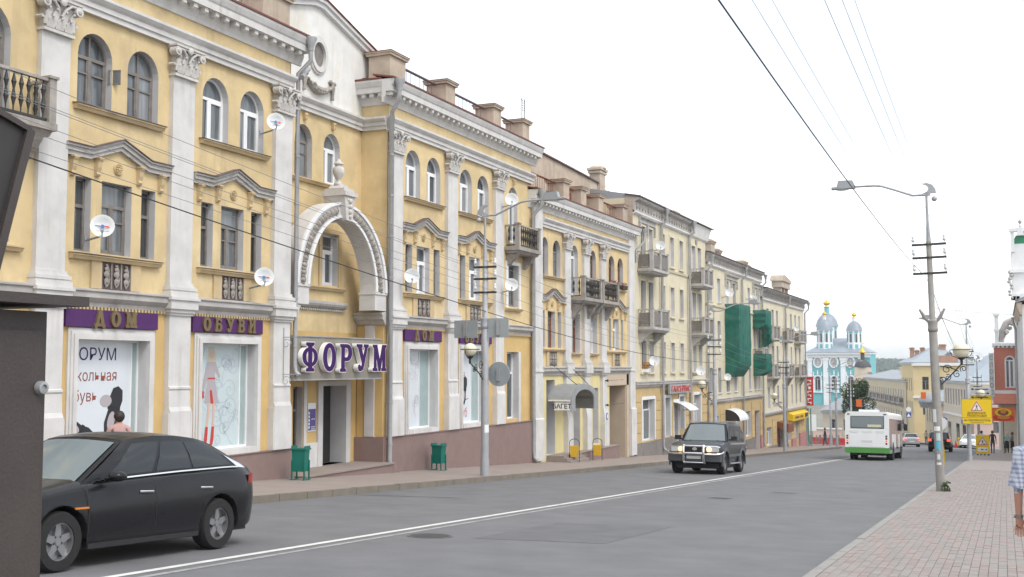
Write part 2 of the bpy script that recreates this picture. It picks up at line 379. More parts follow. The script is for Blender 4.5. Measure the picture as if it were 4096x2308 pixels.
# manhole cover in the lane
mh = thing('manhole_cover', 'round iron manhole cover in the road near the centre line', 'manhole cover', (-7.85, 15.1, gz(15.1)), rx=-math.atan(SLOPE))
obj('ring', MB().lathe([(.30, .002), (.34, .002), (.34, .008), (.30, .008)], n=24), 'asphalt_patch', mh, (0, 0, 0), local=True)
obj('lid', MB().lathe([(.001, .003), (.295, .003), (.295, .012), (.001, .012)], n=24), 'iron', mh, (0, 0, 0), local=True)
# left pavement with kerb stones
SH = .14
lp = struct('pavement_left', ribbon(lambda y: XF - 1.2, lambda y: KL - .13, SH, [y for y in YS if y <= 100] + [104, 107]), 'pave_left')
kb = MB(); kb.box(-.075, .075, -.49, .49, -.3, 0); kme = kb.mesh('kerb_stone', 'kerb_brown')
kl = thing('kerb_left', None, None, (KL, 40, gz(40))); kl['kind'] = 'structure'
for i in range(104):
    y = 3 + i
    o = obj('kerb_stone', kme, parent=kl, loc=(KL - .06, y, gz(y) + SH + .004 + random.uniform(-.006, .006))); o.rotation_euler = (-math.atan(SLOPE), 0, 0)
# right pavement: clay pavers, the nearest ones laid singly
SR = .1
NEARY = 19.6
struct('pavement_right', ribbon(lambda y: KR + .1 + bend(y), lambda y: 3.2 + bend(y) * .6, SR, [y for y in YS if y <= 200]), 'joint')
struct('pavement_far', ribbon(lambda y: KR + .12 + bend(y), lambda y: 3.2 + bend(y) * .6, SR + .013, [y for y in YS if 50 < y <= 200][0:0] + [52.1] + [y for y in YS if 55 < y <= 200]), mat('pave_far', (.25, .218, .203), .9, .06, 2, .2, (.2, .17, .16)))
kr = thing('kerb_right', None, None, (KR, 40, gz(40))); kr['kind'] = 'structure'
kb2 = MB(); kb2.box(-.06, .06, -.49, .49, -.28, 0); kme2 = kb2.mesh('kerb_stone', 'kerb')
for i in range(110):
    y = 6 + i
    o = obj('kerb_stone', kme2, parent=kr, loc=(KR + .06 + bend(y), y, gz(y) + SR + .01 + random.uniform(-.004, .004))); o.rotation_euler = (-math.atan(SLOPE), 0, 0)
# pavers: 0.21 x 0.32 slabs in rows across the walk
PW, PLn = .1, .2
def paver_mesh(mt):
    m = MB(); m.prism([(-PW / 2 + .002, -.02), (PW / 2 - .002, -.02), (PW / 2 - .002, .011), (PW / 2 - .006, .014), (-PW / 2 + .006, .014), (-PW / 2 + .002, .011)], -PLn / 2 + .002, PLn / 2 - .002, 'y')
    return m.mesh('paver', mt)
pmA, pmB = paver_mesh('paver_pink'), paver_mesh('paver_grey')
walk = bpy.data.objects['pavement_right']
restA, restB = MB(), MB(); cnt = 0; cells = []
ncol = int((2.9 - (KR + .13)) / PW)
y = 9.0; row = 0
while y < 52:
    for c in range(ncol):
        x = KR + .13 + PW * (c + .5); yy = y + (PLn / 2 if c % 2 else 0)
        if x > .02 * yy + .3 or x < -1.99 + max(0, (12.4 - yy)) * .15: continue
        k = math.sin(c * 1.7 + (row // 2) * .9) + random.uniform(-1.1, 1.1)
        cells.append((x, yy, k > .05))
    y += PLn; row += 1
def showsz(q): return q[1] + abs(q[0] + .6) * .2 if (q[1] > 12.6 and q[0] > -.067 * 30) else 99
cells.sort(key=lambda q: showsz(q))
tilt = -math.atan(SLOPE)
for i, (x, yy, pk) in enumerate(cells):
    if i < 300:
        o = obj('paver', pmA if pk else pmB, parent=walk, loc=(x, yy, gz(yy) + SR + random.uniform(-.002, .002)))
        o.rotation_euler = (tilt + random.uniform(-.006, .006), random.uniform(-.01, .01), 0)
    else:
        m = restA if pk else restB; d = random.uniform(-.003, .002); hx, hy = PW / 2 - .002, PLn / 2 - .002
        t = [(x - hx, yy - hy), (x + hx, yy - hy), (x + hx, yy + hy), (x - hx, yy + hy)]
        z = [gz(b) + SR + .014 + d for a, b in t]
        m.add([(a, b, zz) for (a, b), zz in zip(t, z)] + [(a, b, zz - .03) for (a, b), zz in zip(t, z)], [(0, 1, 2, 3), (0, 4, 5, 1), (1, 5, 6, 2), (2, 6, 7, 3), (3, 7, 4, 0)])
for m, mt in ((restA, 'paver_pink'), (restB, 'paver_grey')):
    o = obj('pavers', m, mt, walk, (0, 0, 0)); o['kind'] = 'stuff'
# ------------------------------------------------------------------ facade kit (u along the front, z up, d outwards)
class Front:
    """a wall line: point (u,z,d) -> world; base orientation faces +X and reads along +Y"""
    def __init__(s, x, rot=0, y=0):
        s.x, s.y, s.rot = x, y, rot; s.c, s.s = math.cos(rot), math.sin(rot)
    def p(s, u, z, d=0):
        if s.rot == 0: return (s.x + d, s.y + u, z)
        return (s.x + d * s.c - u * s.s, s.y + d * s.s + u * s.c, z)
    def m(s, mb):      # map a builder holding (d,u,z)
        mb.v = [s.p(b, c, a) for a, b, c in mb.v]; return mb
def arcpts(yc, zs, rx, rz, n=12): return [(yc + rx * math.cos(PI - PI * i / n), zs + rz * math.sin(PI - PI * i / n)) for i in range(n + 1)]
def walls(F, y0, y1, z0, z1, ops, depth=.28, d=0):
    """front face with real openings; returns (wall builder, reveal builder) in world space. op = (ya,yb,za,zb,arch)"""
    wm, rl = MB(), []
    ys = sorted(set([y0, y1] + [v for o in ops for v in o[:2] if y0 < v < y1])); zs = sorted(set([z0, z1] + [v for o in ops for v in o[2:4] if z0 < v < z1]))
    for i in range(len(ys) - 1):
        run = None
        for j in range(len(zs) - 1):
            yc, zc = (ys[i] + ys[i + 1]) / 2, (zs[j] + zs[j + 1]) / 2
            hole = any(o[0] < yc < o[1] and o[2] < zc < o[3] for o in ops)
            if not hole and run is None: run = zs[j]
            if run is not None and (hole or j == len(zs) - 2):
                top = zs[j] if hole else zs[j + 1]
                wm.poly([(d, ys[i], run), (d, ys[i + 1], run), (d, ys[i + 1], top), (d, ys[i], top)]); run = None
    for ya, yb, za, zb, ar in ops:
        D = d - depth; rm = MB(); rl.append(rm)
        if ar:
            r = (yb - ya) / 2; rz = r * ar; zsp = zb - rz; pts = arcpts((ya + yb) / 2, zsp, r, rz)
            h = len(pts) // 2
            for i in range(h): wm.poly([(d, ya, zb), (d, *pts[i]), (d, *pts[i + 1])])
            for i in range(h, len(pts) - 1): wm.poly([(d, yb, zb), (d, *pts[i]), (d, *pts[i + 1])])
            ring = [(ya, za)] + pts + [(yb, za)]
        else: ring = [(ya, za), (ya, zb), (yb, zb), (yb, za)]
        for i in range(len(ring)):
            a, b = ring[i], ring[(i + 1) % len(ring)]
            rm.poly([(d, *a), (d, *b), (D, *b), (D, *a)])
    return F.m(wm), [F.m(q) for q in rl]
def reveals(rl, H, mt='reveal'):
    for q in rl: obj('reveal', q, mt, H)
WIN = {}
def win_meshes(kind, w, h, arch):
    """frame mesh and pane meshes, origin bottom centre, x outwards"""
    key = (kind, round(w, 2), round(h, 2), arch)
    if key in WIN: return WIN[key]
    fm = MB(); panes = []; b = .055 if kind != 'wood' else .05; hw = w / 2; t = .05
    rz = hw * arch if arch else 0; zsp = h - rz
    def bar(y0, y1, z0, z1, tt=t): fm.box(-tt / 2, tt / 2, y0, y1, z0, z1)
    bar(-hw, hw, 0, b); bar(-hw, -hw + b, b, zsp); bar(hw - b, hw, b, zsp)
    tr = zsp if arch else h * (.68 if kind != 'tall' else .74)
    if kind == 'slim': tr = h * .62
    if arch:
        o = arcpts(0, zsp, hw, rz, 14); q = arcpts(0, zsp, hw - b, rz - b, 14)
        for i in range(14):
            A, B2, C2, D2 = o[i], o[i + 1], q[i + 1], q[i]
            for x in (-t / 2, t / 2): fm.poly([(x, *A), (x, *B2), (x, *C2), (x, *D2)])
            fm.poly([(-t / 2, *D2), (-t / 2, *C2), (t / 2, *C2), (t / 2, *D2)])
        panes.append([(y, z) for y, z in arcpts(0, zsp, hw - b * .6, rz - b * .6, 14)])
    else:
        bar(-hw, hw, h - b, h)
        panes.append([(-hw + b * .6, tr), (hw - b * .6, tr), (hw - b * .6, h - b * .6), (-hw + b * .6, h - b * .6)])
    bar(-hw + b, hw - b, tr - .035, tr + .035, t * 1.3)
    mu = {'pvc': -.08 * w, 'wood': 0, 'tall': 0, 'slim': None, 'shop': None}[kind]
    if mu is None: panes.append([(-hw + b * .6, b * .6), (hw - b * .6, b * .6), (hw - b * .6, tr), (-hw + b * .6, tr)])
    else:
        bar(mu - .04, mu + .04, b, tr - .035, t * 1.2)
        panes.append([(-hw + b * .6, b * .6), (mu, b * .6), (mu, tr), (-hw + b * .6, tr)]); panes.append([(mu, b * .6), (hw - b * .6, b * .6), (hw - b * .6, tr), (mu, tr)])
    if kind == 'wood':
        if arch: bar(-.022, .022, tr + .035, h - b)
        for s0, s1 in ((-hw + b, -.04), (.04, hw - b)): bar(s0, s1, tr - .035 - (tr) * .3, tr - .035 - tr * .3 + .035)
        for s0, s1 in ((-hw + b, -.04), (.04, hw - b)):      # casement rails
            bar(s0, s0 + .035, b, tr - .035, t * .8); bar(s1 - .035, s1, b, tr - .035, t * .8); bar(s0 + .035, s1 - .035, b, b + .05, t * .8)
    if kind == 'pvc' and mu is not None:                      # opening sash is thicker
        s0, s1 = mu + .04, hw - b
        bar(s0, s0 + .05, b, tr - .035, t * 1.5); bar(s1 - .05, s1, b, tr - .035, t * 1.5); bar(s0 + .05, s1 - .05, b, b + .05, t * 1.5); bar(s0 + .05, s1 - .05, tr - .085, tr - .035, t * 1.5)
    fmt = {'pvc': 'pvc', 'wood': 'wood_old', 'tall': 'pvc', 'slim': 'wood_old', 'shop': 'pvc'}[kind]
    fme = fm.mesh('window', fmt); pms = []
    for q in panes:
        m = MB(); m.poly([(0, *a) for a in q]); pms.append(m)
    pm = [(m.mesh('pane', 'pane')) for m in pms]; pmd = [(m.mesh('pane', 'pane_dark')) for m in pms]
    WIN[key] = (fme, pm, pmd); return WIN[key]
def window(F, parent, ya, yb, za, zb, arch=0, kind='pvc', inset=.2, d=0, dark=False, mt=None):
    f, pm, pmd = win_meshes(kind, yb - ya - .004, zb - za - .004, arch)
    if mt:
        k = f.name + mt
        if k not in WIN: WIN[k] = f.copy(); WIN[k].materials.clear(); WIN[k].materials.append(MATS[mt])
        f = WIN[k]
    o = obj('window', f, parent=parent, loc=F.p((ya + yb) / 2, za + .002, d - inset)); o.rotation_euler = (0, 0, F.rot)
    for q in (pmd if dark else pm):
        c = obj('pane', q, parent=o, loc=(-.012, 0, 0), local=True); c.rotation_euler = (0, random.uniform(-.012, .012), random.uniform(-.012, .012))
    return o
def interior(F, parent, ya, yb, za, zb, d):     # dark room behind an open or clear window is simply the shell behind it
    pass
def add(F, name, mb, mt, parent, smooth=None): return obj(name, F.m(mb), mt, parent, smooth=smooth)
def band(F, name, prof, u0, u1, mt, parent):    # moulding run along the front
    return add(F, name, MB().prism(prof, u0, u1, 'y'), mt, parent)
def blk(F, name, d0, d1, u0, u1, z0, z1, mt, parent): return add(F, name, MB().box(d0, d1, u0, u1, z0, z1), mt, parent)
def ornaments(mesh, name, F, parent, us, z, d=0):
    for u in us:
        o = obj(name, mesh, parent=parent, loc=F.p(u, z, d)); o.rotation_euler = (0, 0, F.rot)
# --- carved pieces shared by the fronts
def capital_mesh(w=.74, h=.68):
    m = MB(); hw = w / 2
    m.prism([(0, 0), (.16, 0), (.185, .03), (.16, .06), (.14, .07), (.16, h * .55), (.2, h * .86), (0, h * .86)], -hw * .94, hw * .94, 'y')
    m.box(0, .2, -hw - .03, hw + .03, -.015, .045)                                  # astragal
    m.box(0, .27, -hw - .1, hw + .1, h * .88, h * .94); m.box(0, .3, -hw - .13, hw + .13, h * .94, h)       # abacus
    for s in (-1, 1):                                                              # volutes
        c = (.0, s * (hw + .05), h * .78)
        m.cyl((.1, c[1], c[2]), (.29, c[1], c[2]), .1, .1, 12); m.cyl((.28, c[1], c[2]), (.315, c[1], c[2]), .055, .045, 10); m.cyl((.31, c[1], c[2]), (.33, c[1], c[2]), .025, .02, 8)
        m.tube([(.25, s * (hw + .05), h * .9), (.26, s * hw * .6, h * .86), (.24, s * hw * .25, h * .7), (.2, s * hw * .12, h * .5)], .03, 6)
        m.cyl((.06, s * (hw + .09), h * .35), (.2, s * (hw + .07), h * .35), .035, .035, 8)
    def leaf(y, z, lw, lh, out):
        pts = [(-.5, 0), (-.55, .35), (-.35, .45), (-.42, .7), (-.2, .8), (0, 1), (.2, .8), (.42, .7), (.35, .45), (.55, .35), (.5, 0)]
        vs = [(.15 + out * max(0, q[1]) ** 2, y + q[0] * lw, z + q[1] * lh) for q in pts]; vb = [(a + .045, b, c) for a, b, c in vs]; n = len(pts)
        m.add(vs + vb, [tuple(range(n, 2 * n))] + [(i, (i + 1) % n, n + (i + 1) % n, n + i) for i in range(n)])
        m.sph((.2 + out, y, z + lh * .95), .03, 6, 4)
    for y in (-hw * .62, 0, hw * .62): leaf(y, .06, w * .27, h * .34, .06)
    for y in (-hw * .85, -hw * .32, hw * .32, hw * .85): leaf(y, .1, w * .22, h * .52, .05)
    m.lathe([(.09, 0), (.08, .03), (.04, .05), (.01, .05)], n=10).v[-40:]                  # rosette below is replaced
    m.v[-40:] = [(.27 + c, a, h * .9 + b) for a, b, c in m.v[-40:]]
    return m.mesh('capital', 'plaster_grey', 40)
CAP = capital_mesh(); CAP.materials[0] = mat('cap_stone', (.56, .535, .51), .9, .12, 5, .35, (.3, .28, .25), bump=.4)
def base_mesh(w=.74):
    m = MB(); hw = w / 2
    for (z0, z1, e, p) in ((0, .11, .1, .24), (.11, .15, .07, .2), (.15, .22, .085, .22), (.22, .25, .05, .18), (.25, .32, .03, .155)):
        m.box(0, p, -hw - e, hw + e, z0 + .0005, z1)
    return m.mesh('base', 'plaster_white')
BASE = base_mesh()
def modillion_mesh():
    m = MB(); m.prism([(.1, 0), (.3, 0), (.3, -.1), (.26, -.13), (.2, -.11), (.1, -.13)], -.065, .065, 'y'); return m.mesh('modillion', 'plaster_white')
MOD = modillion_mesh()
def corbel_mesh():
    m = MB(); m.prism([(0, 0), (.15, 0), (.15, -.06), (.12, -.1), (.1, -.22), (.07, -.3), (.085, -.36), (.05, -.4), (0, -.42)], -.055, .055, 'y'); m.box(.0, .16, -.075, .075, -.04, -.005)
    return m.mesh('corbel', 'yellow_trim')
CORB = corbel_mesh()
def rosette_mesh():
    m = MB(); m.lathe([(.13, 0), (.13, .03), (.11, .05), (.09, .03), (.03, .03), (.03, .06), (.001, .065)], n=14)
    for k in range(8):
        t = k * PI / 4; m.sph((.065 * math.cos(t), .065 * math.sin(t), .035), .025, 6, 4)
    m.v = [(c, a, b) for a, b, c in m.v]; return m.mesh('rosette', 'yellow_trim', 50)
ROS = rosette_mesh()
def grille_mesh(w=.86, h=.54):
    """three cast floral bars in a frame"""
    m = MB(); t = .025
    for y in (-w / 2, -w / 6, w / 6, w / 2): m.box(0, .03, y - t / 2, y + t / 2, 0, h)
    for k in range(3):
        c = -w / 3 + k * w / 3
        m.tube([(.02, c, .03), (.03, c - .05, h * .25), (.03, c + .01, h * .45), (.03, c + .05, h * .7), (.02, c, h - .03)], .02, 5)
        m.tube([(.02, c, .03), (.03, c + .06, h * .22), (.03, c + .08, h * .4), (.03, c, h * .55)], .016, 5)
        for z, r in ((.3, .07), (.55, .085), (.75, .06)): m.sph((.03, c, h * z), r, 7, 5, sx=.35, sz=.9)
        m.sph((.02, c, h * .9), .05, 6, 4, sx=.4, sz=.5)
    return m.mesh('grille', 'old_stone', 50)
GRI = grille_mesh()
def keystone_mesh():
    m = MB(); m.prism([(-.05, 0), (.05, 0), (.075, .2), (-.075, .2)], 0, .1, 'x'); m.sph((.1, 0, .14), .04, 7, 5); m.sph((.1, 0, .06), .03, 7, 5); return m.mesh('keystone', 'yellow_trim')
KEY = keystone_mesh()
def downpipe(F, parent, u, z0, z1, d=.14, r=.06, kick=None, mt='zinc', foot=True):
    m = MB(); z1 -= .34
    pts = []
    if kick: pts += [(kick[0], u + kick[1], z1), (kick[0], u + kick[1], z1 - .3), (d, u, z1 - .3 - max(kick[0] - d, abs(kick[1])) * 1.1)]
    else: pts += [(d, u, z1)]
    pts += [(d, u, z0 + .35)]
    if foot: pts += [(d + .02, u + .01, z0 + .16), (d + .14, u + .02, z0 + .06)]
    m.tube(pts, r, 10)
    z = z0 + .8
    while z < (z1 - .9): m.cyl((d, u, z), (d, u, z + .05), r + .012, r + .012, 10); z += 1.25
    if kick: m.lathe([(r + .015, 0), (r + .02, .1), (r + .1, .3), (r + .1, .36), (r + .09, .36)], (kick[0], u + kick[1], z1 - .02), 12)
    return add(F, 'downpipe', m, mt, parent, 45)
def baluster(w, h):
    m = MB()
    m.box(-.03, .03, -w / 2, w / 2, 0, h); return m
def balcony(F, parent, u0, u1, z, proj=.75, h=.92, panel='iron', solid=True, mt='old_stone', brackets=True, d=0, posts=2, bdrop=.5, name='balcony'):
    """slab, corner posts, handrail, infill of cast bars, consoles"""
    s = MB(); s.box(d, d + proj, u0, u1, z - .14, z); s.prism([(d, z - .14), (d + proj - .06, z - .14), (d + proj - .14, z - .24), (d, z - .24)], u0 + .06, u1 - .06, 'y')
    root = add(F, name, s, mt, parent)
    pw = .17
    def sub(n, mb, m_): return obj(n, F.m(mb), m_, root)
    us = [u0 + pw / 2 + .02, u1 - pw / 2 - .02] if posts == 2 else sm(u0 + pw / 2 + .02, u1 - pw / 2 - .02, posts - 1)
    for u in us:
        p = MB(); p.box(d + proj - pw - .02, d + proj - .02, u - pw / 2, u + pw / 2, z, z + h); p.box(d + proj - pw - .05, d + proj + .01, u - pw / 2 - .03, u + pw / 2 + .03, z + h, z + h + .05)
        sub('post', p, mt)
    rl = MB(); rl.box(d + proj - .15, d + proj - .05, us[0] + pw / 2, us[-1] - pw / 2, z + h - .06, z + h - .005)
    for u in (us[0], us[-1]): rl.box(d, d + proj - pw - .02, u - .05, u + .05, z + h - .06, z + h - .005)
    sub('handrail', rl, mt)
    inf = MB()
    runs = [((d + proj - .1, us[i] + pw / 2, 0), (d + proj - .1, us[i + 1] - pw / 2, 0)) for i in range(len(us) - 1)]
    runs += [((d + .05, us[0], 0), (d + proj - pw, us[0], 0)), ((d + .05, us[-1], 0), (d + proj - pw, us[-1], 0))]
    for a, b in runs:
        a, b = Vector(a), Vector(b); L_ = (b - a).length; n = max(2, int(L_ / .17)); dr = (b - a) / L_
        inf.add(*_bar(a + Vector((0, 0, z + .06)), b + Vector((0, 0, z + .06)), .04, .05))
        for i in range(n):
            c = a + dr * (L_ * (i + .5) / n)
            if panel == 'iron':
                x, y = c.x, c.y
                inf.lathe([(.012, 0), (.015, .1), (.045, .25), (.02, .42), (.045, .55), (.015, .7), (.012, h - .1)], (x, y, z + .07), 6)
                for k in (.25, .55): inf.sph((x, y, z + .07 + k), .05, 6, 4, sz=1.2)
            elif panel == 'slab': pass
            else: inf.cyl((c.x, c.y, z + .08), (c.x, c.y, z + h - .06), .012, n=5)
        if panel == 'board':
            w = MB(); q0, q1 = a + dr * .02, b - dr * .02
            inf.add(*_bar(q0 + Vector((0, 0, z + .42)), q1 + Vector((0, 0, z + .42)), .03, .62))
    sub('railing', inf, 'iron' if panel == 'iron' else ('rail' if panel == 'bars' else 'wood_old'))
    if brackets:
        for u in (u0 + .3, u1 - .3):
            b = MB(); b.prism([(d, z - .24), (d + proj - .16, z - .24), (d + proj - .2, z - .32), (d + proj * .62, z - .36), (d + proj * .5, z - .3 - bdrop * .35), (d + proj * .3, z - .26 - bdrop * .6), (d + .14, z - .24 - bdrop * .8), (d, z - .24 - bdrop)], u - .13, u + .13, 'y')
            sub('console', b, mt)
    return root
def _bar(a, b, w, h):
    """axis-aligned-ish bar between two points: verts, faces"""
    a, b = Vector(a), Vector(b); dr = (b - a).normalized(); sd = Vector((-dr.y, dr.x, 0)); sd = sd.normalized() if sd.length > 1e-6 else Vector((1, 0, 0)); up = Vector((0, 0, 1))
    vs = []
    for p in (a, b):
        for i, j in ((-1, -1), (1, -1), (1, 1), (-1, 1)): vs.append(p + sd * (w / 2 * i) + up * (h / 2 * j))
    return vs, [(0, 1, 2, 3), (7, 6, 5, 4), (0, 4, 5, 1), (1, 5, 6, 2), (2, 6, 7, 3), (3, 7, 4, 0)]
def dish_mesh(r, logo):
    m = MB(); n = 20; rings = [(.001, 0), (.35 * r, .012), (.7 * r, .05), (r, .1), (r + .008, .1), (r + .008, .09), (.7 * r, .035), (.001, -.015)]
    m.lathe([(a, b) for a, b in rings], n=n); return m.mesh('reflector', 'dish', 40)
DISHM = {}
def dish(F, u, z, r, label, d=.5, logo=0, rz=None, tilt=20, group=None):
    """satellite dish on a bracket: reflector turned down the street towards the camera side"""
    x, y, zz = F.p(u, z, d); t = thing('satellite_dish', label, 'satellite dish', (x, y, zz), group=group)
    k = round(r, 2)
    if k not in DISHM: DISHM[k] = dish_mesh(r, 0)
    az = rz if rz is not None else R(-48)
    q = obj('reflector', DISHM[k], parent=t, loc=(0, 0, 0), local=True); q.rotation_euler = (R(90 - tilt), 0, R(90) + az)
    nrm = Vector((math.cos(az) * math.cos(R(tilt)), math.sin(az) * math.cos(R(tilt)), math.sin(R(tilt))))
    b = MB(); b.tube([tuple(Vector((0, 0, 0)) - nrm * .02), tuple(-nrm * .12), (-.1, .02, -r * .8), (-d + .02, .05, -r * 1.05)], .022, 6); b.cyl((-d + .001, .05, -r * 1.05 - .1), (-d + .001, .05, -r * 1.05 + .1), .02)
    obj('bracket', b, 'steel', t, (0, 0, 0), local=True)
    a = MB(); side = Vector((0, 0, -1)); low = nrm * .08 + Vector((0, 0, -r * .98)); tip = nrm * (r * 1.3) + Vector((0, 0, -r * .75))
    a.tube([tuple(low), tuple((low + tip) / 2 + Vector((0, 0, -.02))), tuple(tip)], .012, 5); a.cyl(tuple(tip - nrm * .02), tuple(tip - nrm * .12 + Vector((0, 0, .06))), .03, .035, 8)
    obj('feed_arm', a, 'steel', t, (0, 0, 0), local=True)
    if logo:
        lg = MB(); f = lambda px, py: (px * r, py * r, .055 + .0 * px)
        if logo == 1:
            e = MB(); e.lathe([(.18 * r, .058), (.1 * r, .045), (.1 * r, .05), (.18 * r, .063)], (0, 0, 0), 14)
            w = MB(); w.poly([f(.05, -.02), f(.62, -.1), f(.5, .06), f(.2, .08)])
            l2 = MB(); l2.poly([f(-.75, .12), f(-.2, -.04), f(-.2, .08)]); l2.poly([f(-.5, -.42), f(.55, -.42), f(.55, -.38), f(-.5, -.38)])
            for mb, mt_ in ((e, 'dish_blue'), (w, 'dish_red'), (l2, 'dish_dark')):
                mb.v = [(y_, -x_, z_ - .006) for x_, y_, z_ in mb.v]; mb.v = [(-y_, x_, z_) for x_, y_, z_ in mb.v]
                c = obj('emblem', mb, mt_, q, (0, 0, 0), local=True)
    return t
# ------------------------------------------------------------------ 1. the yellow shop house (two blocks and a recessed arch bay)
FA = Front(XF); FR = Front(XF - .93)
A = thing('shop_house', 'yellow three-storey house with white pilasters, recessed arch bay and purple shop signs', 'house', (XF, 27.4, gz(27.4) + SH))
def house_front(F, H, y0, y1, z0, z1, ops, mt='yellow', depth=.26, d=0):
    w, r = walls(F, y0, y1, z0, z1, ops, depth, d); obj('wall', w, mt, H); 
    reveals(r, H)
BAYC = [18.495, 22.42]; BAYC2 = [32.3, 36.18]
PIL = [12.37, 16.24, 20.06, 23.99, 29.99, 33.86, 37.76]
PWID = .74
def bay_ops(c, dz=0):
    return [(c - 1.2, c - .23, 5.34 + dz, 6.88 + dz, 1.05), (c + .23, c + 1.2, 5.34 + dz, 6.88 + dz, 1.05),
            (c - 1.18, c - .74, 2.34 + dz, 3.85 + dz, 0), (c - .44, c + .44, 2.34 + dz, 3.85 + dz, 0), (c + .74, c + 1.18, 2.34 + dz, 3.85 + dz, 0)]
SHOPW = {18.495: (17.42, 19.5), 22.42: (21.27, 23.4), 32.3: (31.25, 33.2), 36.18: (35.12, 37.05)}
Z3, Z2 = 1.25, -2.1
def upper(F, H, y0, y1, ops): house_front(F, H, y0, y1, Z3, 8.2, ops)
def lower(F, H, y0, y1, ops): house_front(F, H, y0, y1, -2.35, Z3, ops, 'yellow_shop', .3)
opsL = bay_ops(BAYC[0]) + bay_ops(BAYC[1]) + [(14.05, 15.6, 4.72, 6.88, .8), (14.2, 15.7, 2.34, 3.85, 0), (10.2, 11.2, 5.34, 6.88, 1.05)]
upper(FA, A, 8.5, 24.78, opsL)
lower(FA, A, 8.5, 24.78, [(*SHOPW[c], -1.97, .55, 0) for c in BAYC] + [(13.2, 15.6, -1.97, .55, 0)])
opsR = bay_ops(BAYC2[0]) + bay_ops(BAYC2[1]) + [(39.2, 40.05, 4.72, 6.86, 1.0), (39.1, 40.12, 2.27, 3.85, 0)]
upper(FA, A, 29.96, 41.42, opsR)
lower(FA, A, 29.96, 41.42, [(*SHOPW[c], -1.97, .55, 0) for c in BAYC2] + [(39.05, 40.1, -1.97, .55, 0)])
# recess wall, its returns and the gable above
RC = 27.36
recops = [(26.36, 27.24, 5.34, 6.86, 1.05), (27.84, 28.72, 5.34, 6.86, 1.05), (26.32, 27.16, 2.36, 3.86, 0), (27.78, 28.64, 2.36, 3.86, 0)]
house_front(FR, A, 24.6, 30.1, 1.0, 7.3, recops)
house_front(FR, A, 24.6, 30.1, -3.4, 1.0, [(27.86, 29.12, -2.84, -.56, 0), (26.45, 26.9, -2.3, -.56, 0)], 'yellow_shop', .5)
m = MB(); m.box(XF - .93, XF, 24.76, 24.79, -3.2, 8.2); m.box(XF - .93, XF, 29.95, 29.98, -3.4, 8.2); obj('return_wall', m, 'yellow', A)
g = MB(); gp = [(24.2, 7.3), (30.6, 7.3), (30.6, 9.62), (30.3, 9.7), (27.62, 10.42), (27.2, 10.42), (24.4, 9.66), (24.2, 9.62)]
g.prism(gp, XF - 1.5, XF - .93, 'x'); obj('gable', g, 'gable_white', A)
cp = MB()
for dz, dd, th in ((0, .12, .13), (.13, .2, .1)):
    path = [(24.1, 9.6), (27.2, 10.42), (27.62, 10.42), (30.75, 9.58)]
    poly = [(u, z + dz) for u, z in path] + [(u, z + dz + th) for u, z in path[::-1]]
    cp.prism(poly, XF - 1.6, XF - .93 + dd, 'x')
obj('coping', cp, 'cap_white', A)
cpt = MB(); path = [(24.1, 9.83), (27.2, 10.65), (27.62, 10.65), (30.75, 9.81)]
cpt.prism(path + [(u, z + .03) for u, z in path[::-1]], XF - 1.65, XF - .68, 'x'); obj('coping_sheet', cpt, 'rust', A)
# oculus and garland on the gable
oc = MB()
for r0, r1, d0 in ((.36, .5, .1), (.5, .56, .06)):
    n = 22
    a = [(27.45 + r1 * .86 * math.cos(2 * PI * i / n), 9.02 + r1 * 1.02 * math.sin(2 * PI * i / n)) for i in range(n)]; b = [(27.45 + r0 * .86 * math.cos(2 * PI * i / n), 9.02 + r0 * 1.02 * math.sin(2 * PI * i / n)) for i in range(n)]
    X0 = XF - .93; v = [(X0 + d0, *p) for p in a] + [(X0 + d0, *p) for p in b] + [(X0, *p) for p in a] + [(X0 - .1, *p) for p in b]
    oc.add(v, [(i, (i + 1) % n, n + (i + 1) % n, n + i) for i in range(n)] + [(i, (i + 1) % n, 2 * n + (i + 1) % n, 2 * n + i) for i in range(n)] + [(n + i, n + (i + 1) % n, 3 * n + (i + 1) % n, 3 * n + i) for i in range(n)])
ocu = obj('oculus', oc, 'plaster_white', A)
ov = MB(); n = 22; ov.poly([(XF - .925, 27.45 + .31 * math.cos(2 * PI * i / n), 9.02 + .37 * math.sin(2 * PI * i / n)) for i in range(n)]); obj('louvre', ov, 'wood_old', ocu)
ga = MB(); X0 = XF - .9
pts = [(X0 + .02 + .06 * math.sin(PI * i / 16), 26.75 + 1.4 * i / 16, 8.22 - .26 * math.sin(PI * i / 16)) for i in range(17)]
ga.tube(pts, [.04 + .075 * math.sin(PI * i / 16) for i in range(17)], 7)
for i in range(1, 34):
    t = i / 34; ga.sph((X0 + .08 + .06 * math.sin(PI * t) + random.uniform(-.02, .03), 26.75 + 1.4 * t, 8.22 - .26 * math.sin(PI * t) + random.uniform(-.08, .08) * math.sin(PI * t)), .045, 5, 4)
for u in (26.72, 28.18):
    ga.tube([(X0, u, 8.38), (X0 + .05, u, 8.2), (X0 + .03, u + .02, 7.98), (X0 + .03, u, 7.85)], [.05, .07, .04, .06], 6); ga.sph((X0 + .03, u - .1, 8.36), .07, 6, 4); ga.sph((X0 + .03, u + .1, 8.34), .07, 6, 4)
obj('garland', ga, 'old_stone', A, smooth=50)
# shells behind the fronts: floors, ends, party walls
sh = MB(); sh.box(XF - 9, XF - 1.62, 8.6, 41.3, -6, 8.15); obj('rear_block', sh, 'plaster_grey', A)
